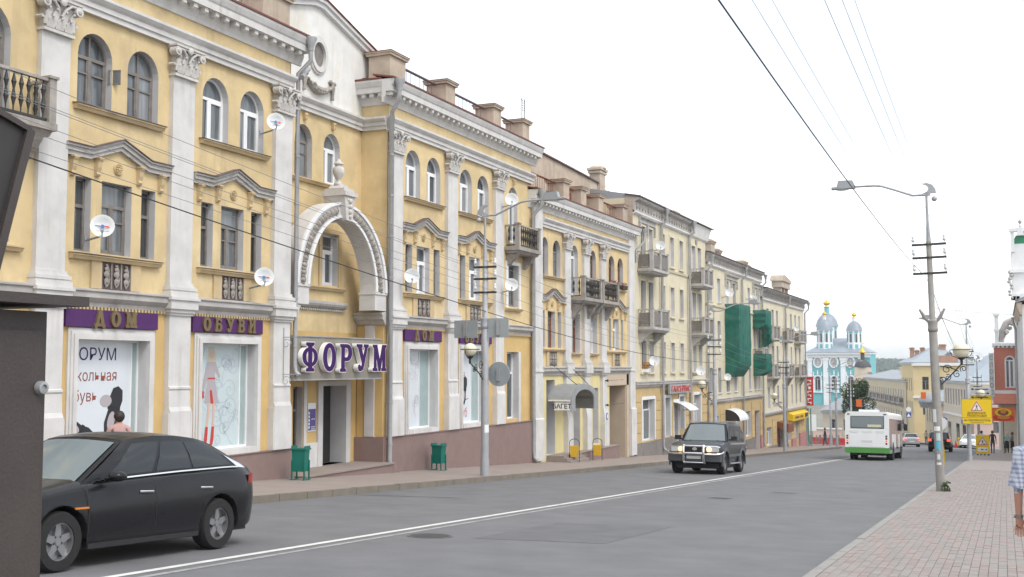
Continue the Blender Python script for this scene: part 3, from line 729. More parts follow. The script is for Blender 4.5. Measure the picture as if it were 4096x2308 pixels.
# mouldings
PF_ENT = [(0, 7.24), (.1, 7.24), (.1, 7.34), (.14, 7.36), (.14, 7.46), (.19, 7.5), (.24, 7.56), (.24, 7.62), (0, 7.66)]
PF_COR = [(0, 8.02), (.05, 8.02), (.07, 8.1), (.12, 8.2), (.14, 8.26), (.14, 8.34), (.34, 8.34), (.34, 8.5), (.37, 8.54), (.42, 8.66), (.42, 8.72), (0, 8.72)]
PF_LED = [(0, 1.22), (.05, 1.22), (.07, 1.3), (.12, 1.34), (.18, 1.4), (.18, 1.5), (.22, 1.53), (.22, 1.56), (0, 1.6)]
def sheet(F, H, u0, u1, z=8.72, d=.45): return band(F, 'roof_edge', [(-.3, z + .14), (d, z), (d, z + .05), (-.3, z + .19)], u0, u1, 'roof_red', H)
for u0, u1, e0, e1 in ((8.5, 24.78, 0, .0), (29.96, 41.42, 0, .0)):
    band(FA, 'entablature', PF_ENT, u0, u1, 'plaster_white', A)
    ca, cb = u0 - (.4 if u0 > 20 else 0), u1 + .4
    band(FA, 'cornice', PF_COR, ca, cb, 'plaster_white', A); sheet(FA, A, ca - (.03 if u0 > 20 else 0), cb + .03)
    band(FA, 'ledge', PF_LED, u0, u1, 'plaster_grey', A)
    us = [ca + .12 + .385 * i for i in range(int((cb - ca) / .385)) if ca + .12 + .385 * i < cb - .06]
    ornaments(MOD, 'modillion', FA, A, [u for u in us if u > 13.5], 8.34)
    # dentil string under the shop ledge
    dm = MB(); u = max(u0, 15.0) + .05
    while u < u1 - .1:
        dm.box(0.002, .07, u, u + .05, 1.16, 1.219); u += .1
    add(FA, 'dentil_row', dm, 'yellow_trim', A)
# returns of the mouldings into the recess
for yy, sgn in ((29.96, -1), (24.78, 1)):
    c = MB()
    for pf, e in ((PF_COR, 1), (PF_ENT, 1)):
        c.prism([(yy + sgn * d, z) for d, z in pf], XF - .93, XF + .001, 'x')
    obj('cornice_return', c, 'plaster_white', A)
    for k in (.12, .42, .7):
        o = obj('modillion', MOD, parent=A, loc=(XF - k, yy, 8.34)); o.rotation_euler = (0, 0, R(-90 if sgn < 0 else 90))
    rs = MB(); rs.box(XF - 1.2, XF - .02, min(yy, yy + sgn * .44), max(yy, yy + sgn * .44), 8.73, 8.78); obj('roof_edge', rs, 'roof_red', A)
band(FR, 'entablature', PF_ENT, 24.8, 29.95, 'plaster_white', A)
# pilasters
for u in PIL:
    c = u + PWID / 2
    s = MB(); s.box(0, .12, u, u + PWID, 1.87, 6.59); P = add(FA, 'pilaster', s, 'plaster_white', A)
    o = obj('capital', CAP, parent=P, loc=FA.p(c, 6.56)); obj('base', BASE, parent=P, loc=FA.p(c, 1.555))
    ped = MB(); ped.box(0, .26, u - .09, u + PWID + .09, 1.28, 1.555); ped.box(0, .3, u - .12, u + PWID + .12, 1.48, 1.54)
    ped.box(0, .21, u - .05, u + PWID + .05, 1.2, 1.28); ped.box(0, .17, u - .02, u + PWID + .02, 1.14, 1.2); obj('pedestal', FA.m(ped), 'plaster_white', P)
    lw = MB(); lw.prism([(0, 1.14), (.13, 1.14), (.13, -.44), (.17, -.46), (.17, -.5), (.145, -.53), (.16, -.9), (.2, -1.0), (.2, -2.1), (0, -2.1)], u + .01, u + PWID - .01, 'y')
    lw.box(0, .19, u - .03, u + PWID + .03, -2.1, -1.03)
    obj('lower_shaft', FA.m(lw), 'plaster_white', P)
# windows with their surrounds
def sill(F, H, u0, u1, z, mt='yellow_trim', p=.15, h=.1):
    return band(F, 'sill', [(0, z - h), (p * .6, z - h), (p * .8, z - h * .35), (p, z - h * .3), (p, z), (0, z + .02)], u0, u1, mt, H)
def flash(F, H, u0, u1, z, p=.17): return band(F, 'sill_flashing', [(-.2, z + .03), (p, z + .004), (p, z + .016), (-.2, z + .042)], u0, u1, 'rail', H)
def pediment(F, H, c, dz=0, hw=1.56):
    path = [(-hw, 4.24), (-.86, 4.24), (0, 4.55), (.86, 4.24), (hw, 4.24)]
    def strip(z0, z1, d): return [(c + u, z + dz + z0) for u, z in path] + [(c + u, z + dz + z1) for u, z in path[::-1]]
    m = MB(); m.prism(strip(0, .09, 0), 0, .09, 'x'); m.prism(strip(.09, .18, 0), 0, .13, 'x'); m.prism(strip(.18, .225, 0), 0, .17, 'x')
    P = add(F, 'pediment', m, 'plaster_grey', H)
    k = MB(); k.prism(strip(.226, .245, 0), -.01, .2, 'x'); obj('pediment_sheet', F.m(k), 'rail', P)
    for u in (-1.3, -.62, .62, 1.3):
        o = obj('corbel', CORB, parent=P, loc=F.p(c + u, 4.24 + dz + (.0 if abs(u) > 1 else .075))); o.rotation_euler = (0, 0, F.rot)
    o = obj('rosette', ROS, parent=P, loc=F.p(c, 4.16 + dz)); o.rotation_euler = (0, 0, F.rot)
def bay(F, H, c, dz=0, kinds=('wood', 'pvc'), k2='wood', grille=True, hw=1.56):
    for (ya, yb, za, zb, ar), k in zip(bay_ops(c, dz)[:2], kinds): window(F, H, ya, yb, za, zb, ar, k, .19)
    sill(F, H, c - 1.3, c + 1.32, 5.31 + dz); flash(F, H, c - 1.32, c + 1.34, 5.31 + dz)
    o3 = bay_ops(c, dz)[2:]
    for (ya, yb, za, zb, ar), k in zip(o3, ('slim', k2, 'slim')): window(F, H, ya, yb, za, zb, 0, k, .19, dark=(k == 'slim'))
    sill(F, H, c - 1.31, c + 1.31, 2.27 + dz); flash(F, H, c - 1.32, c + 1.32, 2.27 + dz)
    pediment(F, H, c, dz, hw)
    if grille:
        blk(F, 'panel', 0, .05, c - .72, c - .43, 1.6 + dz, 2.17 + dz, 'yellow_trim', H); blk(F, 'panel', 0, .05, c + .43, c + .72, 1.6 + dz, 2.17 + dz, 'yellow_trim', H)
        blk(F, 'niche', 0, .012, c - .43, c + .43, 1.6 + dz, 2.17 + dz, 'rail', H)
        o = obj('grille', GRI, parent=H, loc=F.p(c, 1.615 + dz, .015)); o.rotation_euler = (0, 0, F.rot)
bay(FA, A, BAYC[0], 0, ('wood', 'wood'), 'wood'); bay(FA, A, BAYC[1], 0, ('pvc', 'pvc'), 'wood')
bay(FA, A, BAYC2[0], 0, ('pvc', 'pvc'), 'pvc'); bay(FA, A, BAYC2[1], 0, ('pvc', 'pvc'), 'pvc')
# open casement and small vent pane swung out on the first bay
sw = MB(); 
for a in ((0, .02, 0, .03, 0, .32), (0, .02, .24, .27, 0, .32), (0, .02, .03, .24, 0, .03), (0, .02, .03, .24, .29, .32)): sw.box(*a)
o = obj('vent_sash', sw, 'wood_old', A, loc=FA.p(18.26, 5.93, -.1)); o.rotation_euler = (0, 0, R(-68))
vp = MB(); vp.box(.006, .012, .03, .24, .03, .29); obj('pane', vp, 'pane', o, (0, 0, 0), local=True)
# left balcony bay, right balcony bay
window(FA, A, 14.05, 15.6, 4.72, 6.88, .8, 'wood', .19); window(FA, A, 14.2, 15.7, 2.34, 3.85, 0, 'wood', .19); sill(FA, A, 13.9, 15.95, 2.27)
balcony(FA, A, 13.2, 16.2, 4.62, .62, .86, 'iron')
window(FA, A, 39.2, 40.05, 4.72, 6.86, 1.0, 'pvc', .19); window(FA, A, 39.1, 40.12, 2.27, 3.85, 0, 'wood', .22)
fr = MB()
for a in ((0, .05, 38.9, 39.09, 2.15, 3.98), (0, .05, 40.13, 40.28, 2.15, 3.98), (0, .05, 39.09, 40.13, 3.86, 3.98)): fr.box(*a)
add(FA, 'window_surround', fr, 'cap_white', A); sill(FA, A, 38.85, 40.35, 2.2)
balcony(FA, A, 38.8, 41.0, 4.5, .62, .84, 'iron')
obj('keystone', KEY, parent=A, loc=FA.p(39.62, 6.95))
# recess windows
for (ya, yb, za, zb, ar), k in zip(recops, ('wood', 'pvc', 'wood', 'pvc')): window(FR, A, ya, yb, za, zb, ar, k, .2)
sill(FR, A, 25.6, 28.95, 5.31); sill(FR, A, 25.9, 28.95, 2.3)
for u in (26.8, 28.28): obj('keystone', KEY, parent=A, loc=FR.p(u, 6.98))
for (ya, yb) in ((26.32, 27.16), (27.78, 28.64)):
    m = MB(); m.box(0, .05, ya - .16, ya - .02, 2.3, 4.0); m.box(0, .05, yb + .02, yb + .16, 2.3, 4.0); m.box(0, .05, ya - .02, yb + .02, 3.88, 4.0); add(FR, 'window_surround', m, 'yellow_trim', A)
band(FR, 'ledge', [(0, 1.66), (.08, 1.68), (.14, 1.74), (.17, 1.8), (.17, 1.86), (0, 1.9)], 25.6, 29.0, 'plaster_grey', A)
dm = MB()
for i in range(33): dm.box(.0, .09, 25.65 + i * .1, 25.7 + i * .1, 1.6, 1.66)
add(FR, 'dentil_row', dm, 'plaster_grey', A)
# --- the arch with its keystone, urn and piers
AC = 27.36
ar = MB(); n = 28; oX, iX = XF + .1, XF - .42
O = [(AC + 2.4 * math.cos(PI * i / n), 2.2 + 2.42 * math.sin(PI * i / n)) for i in range(n + 1)]; I = [(AC + 1.74 * math.cos(PI * i / n), 2.2 + 1.98 * math.sin(PI * i / n)) for i in range(n + 1)]
for i in range(n):
    a, b, c, d = O[i], O[i + 1], I[i + 1], I[i]
    for X in (oX, iX): ar.poly([(X, *a), (X, *b), (X, *c), (X, *d)])
    ar.poly([(oX, *a), (oX, *b), (iX, *b), (iX, *a)]); ar.poly([(oX, *c), (oX, *d), (iX, *d), (iX, *c)])
arch = obj('arch', ar, 'plaster_white', A, smooth=30)
rim = MB()
for f0, f1, dd in ((.0, .18, .05), (.84, 1.0, .04)):
    for i in range(n):
        q = []
        for j in (i, i + 1):
            for f in (f0, f1): q.append((O[j][0] + (I[j][0] - O[j][0]) * f, O[j][1] + (I[j][1] - O[j][1]) * f))
        a, b, c, d = q[0], q[2], q[3], q[1]
        rim.poly([(oX + dd, *a), (oX + dd, *b), (oX + dd, *c), (oX + dd, *d)]); rim.poly([(oX + dd, *a), (oX + dd, *b), (oX, *b), (oX, *a)]); rim.poly([(oX + dd, *d), (oX + dd, *c), (oX, *c), (oX, *d)])
obj('arch_moulding', rim, 'cap_white', arch, smooth=30)
egg = MB(); egg.sph((0, 0, 0), .075, 7, 5, sx=.7, sz=1.25); egg.tube([(0, -.085, .09), (.03, -.095, 0), (0, -.06, -.1), (0, 0, -.12), (0, .06, -.1), (.03, .095, 0), (0, .085, .09)], .02, 5); eggm = egg.mesh('egg_ornament', 'old_stone', 50)
for i in range(34):
    t = PI * (i + .5) / 34
    if abs(t - PI / 2) < .14: continue
    o = obj('egg_ornament', eggm, parent=arch, loc=(oX + .02, AC + 2.06 * math.cos(t), 2.2 + 2.19 * math.sin(t))); o.rotation_euler = (t - PI / 2, 0, 0)
ks = MB(); ks.prism([(AC - .17, 4.1), (AC + .17, 4.1), (AC + .27, 4.8), (AC - .27, 4.8)], XF - .44, XF + .27, 'x'); ks.box(XF - .46, XF + .33, AC - .34, AC + .34, 4.8, 4.92); ks.box(XF - .4, XF + .25, AC - .27, AC + .27, 4.92, 5.02)
ks.prism([(AC - .24, 5.02), (AC + .24, 5.02), (AC + .1, 5.14), (AC - .1, 5.14)], XF - .3, XF + .1, 'x')
for q in ((.28, 0, 4.66, .08), (.29, 0, 4.5, .07), (.27, 0, 4.36, .08), (.28, 0, 4.22, .06), (.26, -.1, 4.7, .05), (.26, .1, 4.7, .05)): ks.sph((XF + q[0], AC + q[1], q[2]), q[3], 7, 5)
obj('keystone', ks, 'cap_stone', arch, smooth=40)
ur = MB(); ur.lathe([(.13, 0), (.13, .05), (.06, .09), (.05, .14), (.09, .19), (.16, .32), (.175, .42), (.15, .5), (.09, .54), (.1, .58), (.14, .6), (.13, .64), (.06, .68), (.035, .74), (.001, .77)], (XF - .1, AC - .02, 5.14), 14)
urn = obj('urn', ur, 'cap_stone', A, smooth=50)
for u0, u1 in ((24.97, 25.62), (29.1, 29.76)):
    m = MB(); m.box(XF - .44, XF + .1, u0, u1, 1.66, 2.2); m.box(XF - .46, XF + .13, u0 - .02, u1 + .02, 2.13, 2.2); obj('arch_pier', m, 'plaster_white', arch)
# side piers below the arch carry a moulded ledge
for s, (ua, ub) in ((1, (29.76, 29.97)), (-1, (24.77, 24.98))):
    m = MB(); m.box(XF - .9, XF - .002, ua, ub, -3.3, 1.28); obj('arch_buttress', m, 'yellow_shop', A)
    y0 = ua if s > 0 else ub
    b = MB(); b.prism([(y0 - s * d, z) for d, z in [(0, 1.24), (.06, 1.26), (.12, 1.36), (.2, 1.42), (.2, 1.52), (.25, 1.56), (.25, 1.62), (0, 1.64)]], XF - .9, XF + .1, 'x'); obj('ledge', b, 'plaster_grey', A)
    w = MB(); w.box(XF - .6, XF - .28, y0 - .05 if s > 0 else y0, y0 if s > 0 else y0 + .05, -2.1, 1.24); obj('pilaster_strip', w, 'reveal', A)
    pl = MB(); pl.box(XF - .92, XF + .09, y0 - .1 if s > 0 else y0 - .2, y0 + .21 if s > 0 else y0 + .1, -3.5, -2.12); obj('plinth', pl, 'plinth', A)
# plinth of mauve tiles, one slab per bay
def tiles(F, H, u0, u1, ztop, zb, d=.12, mt='plinth'):
    m = MB(); m.box(-.2, d, u0, u1, zb, ztop - .03); m.box(-.2, d + .03, u0, u1, ztop - .03, ztop); base = add(F, 'plinth', m, mt, H)
    return base
tiles(FA, A, 8.5, 24.98, -2.1, -3.6); tiles(FA, A, 29.75, 41.42, -2.1, -4.3)
# entrance: platform, door, notice board
pf = MB(); pf.box(XF - 1.4, XF + .42, 25.1, 29.72, -3.6, -2.88); obj('entrance_platform', pf, 'plinth', A)
ps = MB(); ps.box(XF - 1.4, XF + .46, 25.06, 29.74, -2.88, -2.84); obj('platform_paving', ps, 'pave_left', A)
dr = MB(); dr.box(XF - 1.42, XF - 1.36, 27.86, 28.48, -2.84, -.56); door = obj('door', dr, 'wood_old', A)
door.data.materials.clear(); door.data.materials.append(mat('door_dark', (.045, .022, .018), .35, .1, 3, spec=.5))
dg = MB(); dg.box(XF - 1.355, XF - 1.35, 27.95, 28.4, -1.9, -.7); obj('pane', dg, 'pane_dark', door)
nt_ = MB(); nt_.box(XF - 1.349, XF - 1.345, 28.08, 28.24, -1.98, -1.72); obj('notice', nt_, 'sign_white', door)
dh = MB(); dh.tube([(XF - 1.35, 28.42, -1.95), (XF - 1.31, 28.42, -1.92), (XF - 1.31, 28.42, -1.7), (XF - 1.35, 28.42, -1.67)], .012, 6); obj('handle', dh, 'chrome', door)
dk = MB(); dk.box(XF - 1.44, XF - 1.42, 27.86, 29.12, -2.84, -.56); obj('door_recess', dk, 'cabinet_dark', A)
tr = MB()
for a in ((0, .07, 27.62, 27.86, -2.84, -.42), (0, .07, 29.12, 29.36, -2.84, -.42), (0, .07, 27.86, 29.12, -.56, -.42)): tr.box(*a)
add(FR, 'door_surround', tr, 'reveal', A)
blk(FR, 'door_surround', 0, .05, 26.92, 27.06, -2.84, -.42, 'plaster_white', A); blk(FR, 'door_surround', 0, .05, 27.06, 27.62, -2.84, -2.15, 'plaster_white', A)
window(FR, A, 26.45, 26.9, -2.3, -.56, 0, 'slim', .2, dark=True)
pb = MB(); pb.box(0.01, .03, 27.14, 27.54, -1.83, -1.03); pn = add(FR, 'notice_board', pb, 'sign_white', A)
q = MB(); q.box(.031, .034, 27.16, 27.53, -1.8, -1.2); obj('notice', FR.m(q), mat('poster_violet', (.1, .07, .25), .5), pn)
q = MB()
for i in range(5): q.box(.035, .037, 27.17, 27.23, -1.75 + i * .1, -1.68 + i * .1)
for zz in (-1.5, -1.72, -1.78): 
    for yy in (27.32, 27.42): q.box(.035, .037, yy, yy + .06, zz, zz + .03)
obj('notice', FR.m(q), 'sign_white', pn)
# --- downpipes
downpipe(FA, A, 24.9, -.3, 8.72, .16, .06, kick=(.46, .12)); downpipe(FA, A, 29.86, -3.15, 8.72, .2, .075, kick=(.5, -.1))
m = MB(); m.box(XF - .1, XF + .42, 29.7, 30.1, -3.4, -2.98); obj('downpipe_block', m, 'plinth', A)
m = MB(); m.tube([(XF + .3, 24.86, 7.62), (XF + .05, 25.4, 7.95), (XF - .1, 25.75, 8.1)], .07, 10); obj('spout', m, 'zinc', A, smooth=45)
# --- roof, parapet piers and pipe rails
def pier(F, H, u0, u1, zb, zt, d0=-.75, d1=0.0, mt='pier_plaster', capmt='rust'):
    m = MB(); m.box(d0, d1, u0, u1, zb, zt - .12); m.box(d0 - .03, d1 + .03, u0 - .03, u1 + .03, zb, zb + .12); P = add(F, 'parapet_pier', m, mt, H)
    c = MB(); c.box(d0 - .07, d1 + .07, u0 - .07, u1 + .07, zt - .12, zt - .04); c.box(d0 - .1, d1 + .1, u0 - .1, u1 + .1, zt - .04, zt); obj('pier_cap', F.m(c), 'pier_plaster', P)
    s = MB(); s.box(d0 - .11, d1 + .11, u0 - .11, u1 + .11, zt, zt + .02); obj('pier_sheet', F.m(s), capmt, P)
for u0, u1 in ((12.4, 13.1), (16.3, 17.0), (20.1, 20.8), (23.5, 24.7), (30.05, 31.05), (33.9, 34.6), (37.8, 38.5), (40.6, 41.3)): pier(FA, A, u0, u1, 8.8, 9.72)
def piperail(F, H, u0, u1, z, d, zb, step=.28, mt='rail'):
    m = MB(); m.cyl((d, u0, z), (d, u1, z), .045, n=8); obj('handrail', F.m(m), mt, H)
    b = MB(); k = int((u1 - u0) / step)
    for i in range(1, k): b.cyl((d, u0 + (u1 - u0) * i / k, zb), (d, u0 + (u1 - u0) * i / k, z), .008, n=5, cap=False)
    b.cyl((d, u0, zb + .12), (d, u1, zb + .12), .008, n=5); obj('railing', F.m(b), mt, H)
for a, b in ((17.1, 20.0), (20.9, 23.4), (31.15, 33.8), (34.7, 37.7), (38.6, 40.5)): piperail(FA, A, a, b, 9.56, -.35, 8.85)
for ya, yb, xa in ((8.5, 24.8, .1), (29.94, 41.6, .1), (24.8, 29.94, -1.55)):
    rf = MB(); rf.add([(XF + xa, ya, 8.84), (XF + xa, yb, 8.84), (XF - 4.6, yb, 9.25), (XF - 4.6, ya, 9.25)], [(0, 1, 2, 3)]); obj('roof', rf, 'roof_red', A)
dm = MB(); dm.add([(XF - .6, 31.7, 8.95), (XF - .6, 33.6, 8.95), (XF - 1.9, 33.6, 9.95), (XF - 1.9, 31.7, 9.95), (XF - 1.9, 33.6, 8.95), (XF - 1.9, 31.7, 8.95)], [(0, 1, 2, 3), (1, 4, 2), (0, 3, 5)])
for i in range(8): dm.add(*_bar((XF - .58, 31.7 + i * .27, 8.97), (XF - 1.88, 31.7 + i * .27, 9.97), .03, .03))
obj('dormer', dm, 'roof_red', A)
# ------------------------------------------------------------------ lettering shapes (fat slab-serif capitals)
def ell(cx, cz, rx, rz, a0, a1, n=12): return [(cx + rx * math.cos(R(a0 + (a1 - a0) * i / n)), cz + rz * math.sin(R(a0 + (a1 - a0) * i / n))) for i in range(n + 1)]
GL = {
 'Ф': (.96, [(-.24, 0), (.24, 0), (.24, .07), (.12, .1), (.1, .178)] + ell(0, .5, .47, .33, -77, 77, 18) + [(.1, .822), (.12, .9), (.24, .93), (.24, 1), (-.24, 1), (-.24, .93), (-.12, .9), (-.1, .822)] + ell(0, .5, .47, .33, 103, 257, 18) + [(-.1, .178), (-.12, .1), (-.24, .07)],
       [[(.11, .28)] + ell(0.1, .5, .17, .23, -75, 75, 10) + [(.11, .72)], [(-.11, .72)] + ell(-.1, .5, .17, .23, 105, 255, 10) + [(-.11, .28)]], -.48),
 'О': (.84, ell(.42, .5, .42, .5, 0, 352, 30), [ell(.42, .5, .19, .37, 0, 350, 24)], 0),
 'Р': (.8, [(-.05, 0), (.32, 0), (.32, .07), (.24, .1), (.24, .4), (.4, .4)] + ell(.42, .7, .34, .3, -88, 88, 12) + [(.4, 1), (-.05, 1), (-.05, .93), (.03, .9), (.03, .1), (-.05, .07)], [[(.24, .5), (.36, .5)] + ell(.38, .7, .15, .2, -88, 88, 8) + [(.36, .9), (.24, .9)]], 0),
 'У': (.84, [(-.05, 1), (.34, 1), (.34, .93), (.28, .9), (.43, .52), (.56, .9), (.48, .93), (.48, 1), (.8, 1), (.8, .93), (.72, .9), (.47, .2), (.4, .06), (.26, .0), (.12, .01), (.05, .1), (.08, .2), (.18, .22), (.25, .14), (.31, .18), (.34, .3), (.05, .9), (-.05, .93)][::-1], [], 0),
 'М': (1.02, [(-.05, 0), (.27, 0), (.27, .07), (.19, .1), (.2, .62), (.4, 0), (.52, 0), (.7, .62), (.7, .1), (.62, .07), (.62, 0), (.98, 0), (.98, .07), (.9, .1), (.9, .9), (.98, .93), (.98, 1), (.68, 1), (.47, .38), (.26, 1), (-.05, 1), (-.05, .93), (.04, .9), (.04, .1), (-.05, .07)], [], 0),
 'Д': (.84, [(-.06, -.16), (.07, -.16), (.12, 0), (.62, 0), (.67, -.16), (.8, -.16), (.8, .1), (.72, .13), (.52, 1), (.28, 1), (.05, .13), (-.06, .1)], [[(.2, .13), (.51, .13), (.38, .74)]], 0),
 'Б': (.76, [(-.05, 0), (.4, 0)] + ell(.4, .3, .32, .3, -88, 88, 12) + [(.4, .6), (.21, .6), (.21, .87), (.5, .87), (.55, .74), (.63, .74), (.63, 1), (-.05, 1), (-.05, .93), (.03, .9), (.03, .1), (-.05, .07)], [[(.21, .1), (.36, .1)] + ell(.38, .3, .14, .2, -88, 88, 8) + [(.36, .5), (.21, .5)]], 0),
 'В': (.76, [(-.05, 0), (.4, 0)] + ell(.4, .28, .32, .28, -88, 50, 10) + ell(.38, .76, .28, .24, -45, 88, 10) + [(.36, 1), (-.05, 1), (-.05, .93), (.03, .9), (.03, .1), (-.05, .07)], [[(.21, .1), (.36, .1)] + ell(.37, .28, .14, .18, -88, 88, 8) + [(.36, .46), (.21, .46)], [(.21, .57), (.34, .57)] + ell(.36, .74, .11, .17, -88, 88, 8) + [(.34, .91), (.21, .91)]], 0),
 'И': (.82, [(-.05, 0), (.27, 0), (.27, .07), (.21, .1), (.21, .28), (.53, .72), (.53, .1), (.46, .07), (.46, 0), (.78, 0), (.78, .07), (.71, .1), (.71, .9), (.78, .93), (.78, 1), (.46, 1), (.46, .93), (.53, .9), (.21, .48), (.21, .9), (.27, .93), (.27, 1), (-.05, 1), (-.05, .93), (.03, .9), (.03, .1), (-.05, .07)], [], 0)}
GM = {}
def glyph(ch, h, ex, off, mt):
    key = (ch, h, ex, off, mt)
    if key in GM: return GM[key]
    w, o, holes, x0 = GL[ch]
    c = bpy.data.curves.new('letter', 'CURVE'); c.dimensions = '2D'; c.fill_mode = 'BOTH'; c.extrude = ex; c.offset = off
    for pts in [o] + holes:
        s = c.splines.new('POLY'); s.points.add(len(pts) - 1)
        for p, q in zip(s.points, pts): p.co = ((q[0] - x0 - w / 2) * h, q[1] * h, 0, 1)
        s.use_cyclic_u = True
    ob = bpy.data.objects.new('letter', c); COL.objects.link(ob); bpy.context.view_layer.update()
    me = bpy.data.meshes.new_from_object(ob.evaluated_get(bpy.context.evaluated_depsgraph_get())); bpy.data.objects.remove(ob); bpy.data.curves.remove(c)
    me.materials.clear(); me.materials.append(MATS[mt]); me.name = 'letter'; wall_text(me); GM[key] = me; return me
def letters(F, parent, txt, u0, u1, z, h, ex, d, mt, rim=None, wob=0, bold=0):
    ws = [GL[c][0] for c in txt]; gap = (u1 - u0 - sum(ws) * h) / max(1, len(txt) - 1); u = u0; k = 1
    if gap < .02 * h: k = (u1 - u0) / (sum(ws) * h + .05 * h * (len(txt) - 1)); gap = .05 * h * k
    for ch, w in zip(txt, ws):
        c = u + w * h * k / 2; zz = z + random.uniform(-wob, wob)
        if rim:
            o = obj('letter', glyph(ch, h, ex, .034, rim), parent=parent, loc=F.p(c, zz, d + ex), scale=(1, k, 1)); f = obj('letter_face', glyph(ch, h, .004, .016, mt), parent=o, loc=(ex + .002, 0, 0), local=True)
        else: obj('letter', glyph(ch, h, ex, bold, mt), parent=parent, loc=F.p(c, zz, d + ex), scale=(1, k, 1))
        u += w * h * k + gap
# purple fascia signs
def fascia(F, H, u0, u1, txt, t0, t1, z=.83, h=.31, clip=None):
    m = MB(); m.box(.01, .085, u0, u1, .8, 1.155); s = add(F, 'fascia_sign', m, 'purple', H)
    letters(F, s, txt, t0, t1, z, h, .025, .085, 'gold', bold=.012)
fascia(FA, A, 17.08, 19.75, 'ДОМ', 17.85, 19.05); fascia(FA, A, 20.92, 23.6, 'ОБУВИ', 21.25, 23.25)
fascia(FA, A, 30.98, 33.5, 'ДОМ', 31.6, 32.85); fascia(FA, A, 34.9, 37.5, 'ОБУВИ', 35.2, 37.2)
# shop windows with printed posters
def flat(F, name, pts, d, mt, parent): m = MB(); m.poly([(d, *p) for p in pts]); return obj(name, F.m(m), mt, parent)
def line(F, name, pts, r, d, mt, parent):
    m = MB(); P = [Vector((0, *p)) for p in pts]; v = []
    for i, p in enumerate(P):
        t = (P[min(i + 1, len(P) - 1)] - P[max(i - 1, 0)]).normalized(); nn = Vector((0, -t.z, t.y)); v += [tuple(p + nn * r + Vector((d, 0, 0))), tuple(p - nn * r + Vector((d, 0, 0)))]
    m.add(v, [(2 * i, 2 * i + 1, 2 * i + 3, 2 * i + 2) for i in range(len(P) - 1)]); return m
def swirls(F, parent, u0, u1, z0, z1, n, d, mt='poster_line', seed=1):
    rr = random.Random(seed); m = MB()
    for k in range(n):
        cx, cz, r0 = rr.uniform(u0 + .1, u1 - .1), rr.uniform(z0 + .1, z1 - .1), rr.uniform(.08, .26); a0 = rr.uniform(0, 6.3); sg = rr.choice((-1, 1)); pts = []
        for i in range(26):
            t = i / 25; r = r0 * (1 - t) + .015; a = a0 + sg * t * 9; pts.append((min(u1 - .01, max(u0 + .01, cx + r * math.cos(a))), min(z1 - .01, max(z0 + .01, cz + r * math.sin(a)))))
        m.join(line(F, 's', pts, .005, d, mt, parent))
        b = [(cx + r0 * math.cos(a0), cz + r0 * math.sin(a0))]; a = a0 + 1.5
        for i in range(9): b.append((min(u1 - .01, max(u0 + .01, b[-1][0] + .06 * math.cos(a))), min(z1 - .01, max(z0 + .01, b[-1][1] + .06 * math.sin(a))))); a += rr.uniform(-.35, .35)
        m.join(line(F, 's', b, .004, d, mt, parent))
    obj('print', F.m(m), mt, parent)
def shoe(F, parent, u, z, s, ang, d):
    ca, sa = math.cos(ang), math.sin(ang); T = lambda pts: [(u + s * (x * ca - y * sa), z + s * (x * sa + y * ca)) for x, y in pts]
    flat(F, 'print', T([(-.5, -.16), (-.3, -.22), (0, -.17), (.3, -.22), (.52, -.16), (.58, 0), (.5, .14), (.25, .2), (0, .16), (-.3, .2), (-.5, .14), (-.56, 0)]), d, 'ink', parent)
    flat(F, 'print', T(ell(-.22, 0, .22, .11, 0, 345, 14)), d + .001, 'coat_grey', parent); flat(F, 'print', T([(.02, -.2), (.12, -.2), (.12, .19), (.02, .19)]), d + .001, 'blackp', parent)
def text_on(F, parent, body, u, z, size, d, mt, bold=0, squash=1):
    me = wall_text(text_mesh(body, size, mt, 0, bold, 'LEFT', 'print', squash)); o = obj('print', me, parent=parent, loc=F.p(u, z, d)); o.rotation_euler = (0, 0, F.rot); return o
def shopwin(F, H, c, base, cover):
    u0, u1 = SHOPW[c]; z0, z1 = -1.97, .55
    fr = MB()
    for a in ((-.27, -.22, u0, u1, z0, z0 + .05), (-.27, -.22, u0, u1, z1 - .04, z1), (-.27, -.22, u0, u0 + .04, z0 + .05, z1 - .04), (-.27, -.22, u1 - .04, u1, z0 + .05, z1 - .04), (-.27, -.225, u0 + (u1 - u0) * cover - .01, u0 + (u1 - u0) * cover + .02, z0 + .05, z1 - .04)): fr.box(*a)
    S = add(F, 'shop_window', fr, 'pvc', H)
    um = u0 + (u1 - u0) * cover
    flat(F, 'pane', [(u0 + .04, z0 + .05), (um, z0 + .05), (um, z1 - .04), (u0 + .04, z1 - .04)], -.245, base, S)
    flat(F, 'pane', [(um, z0 + .05), (u1 - .04, z0 + .05), (u1 - .04, z1 - .04), (um, z1 - .04)], -.25, 'curtain_teal', S)
    tr = MB()                                           # stepped white surround
    for e, p in ((.0, .04), (.06, .07), (.12, .1)):
        a, b, t = u0 - .22 + e, u1 + .22 - e, z1 + .23 - e
        q0, q1, qt = (u0 - .0, u1 + .0, z1 + .0) if e == .12 else (u0 - .16 + e, u1 + .16 - e, z1 + .17 - e)
        tr.box(0, p, a, q0, -2.1, qt); tr.box(0, p, q1, b, -2.1, qt); tr.box(0, p, a, b, qt + .0005, t)
    add(F, 'shop_surround', tr, 'plaster_white', H)
    add(F, 'shop_sill', MB().box(-.28, .12, u0, u1, z0 - .13, z0 - .001), 'plaster_white', H)
    return S, u0 + .04, um
D1 = -.242
S, a, b = shopwin(FA, A, BAYC[0], 'poster', .9)
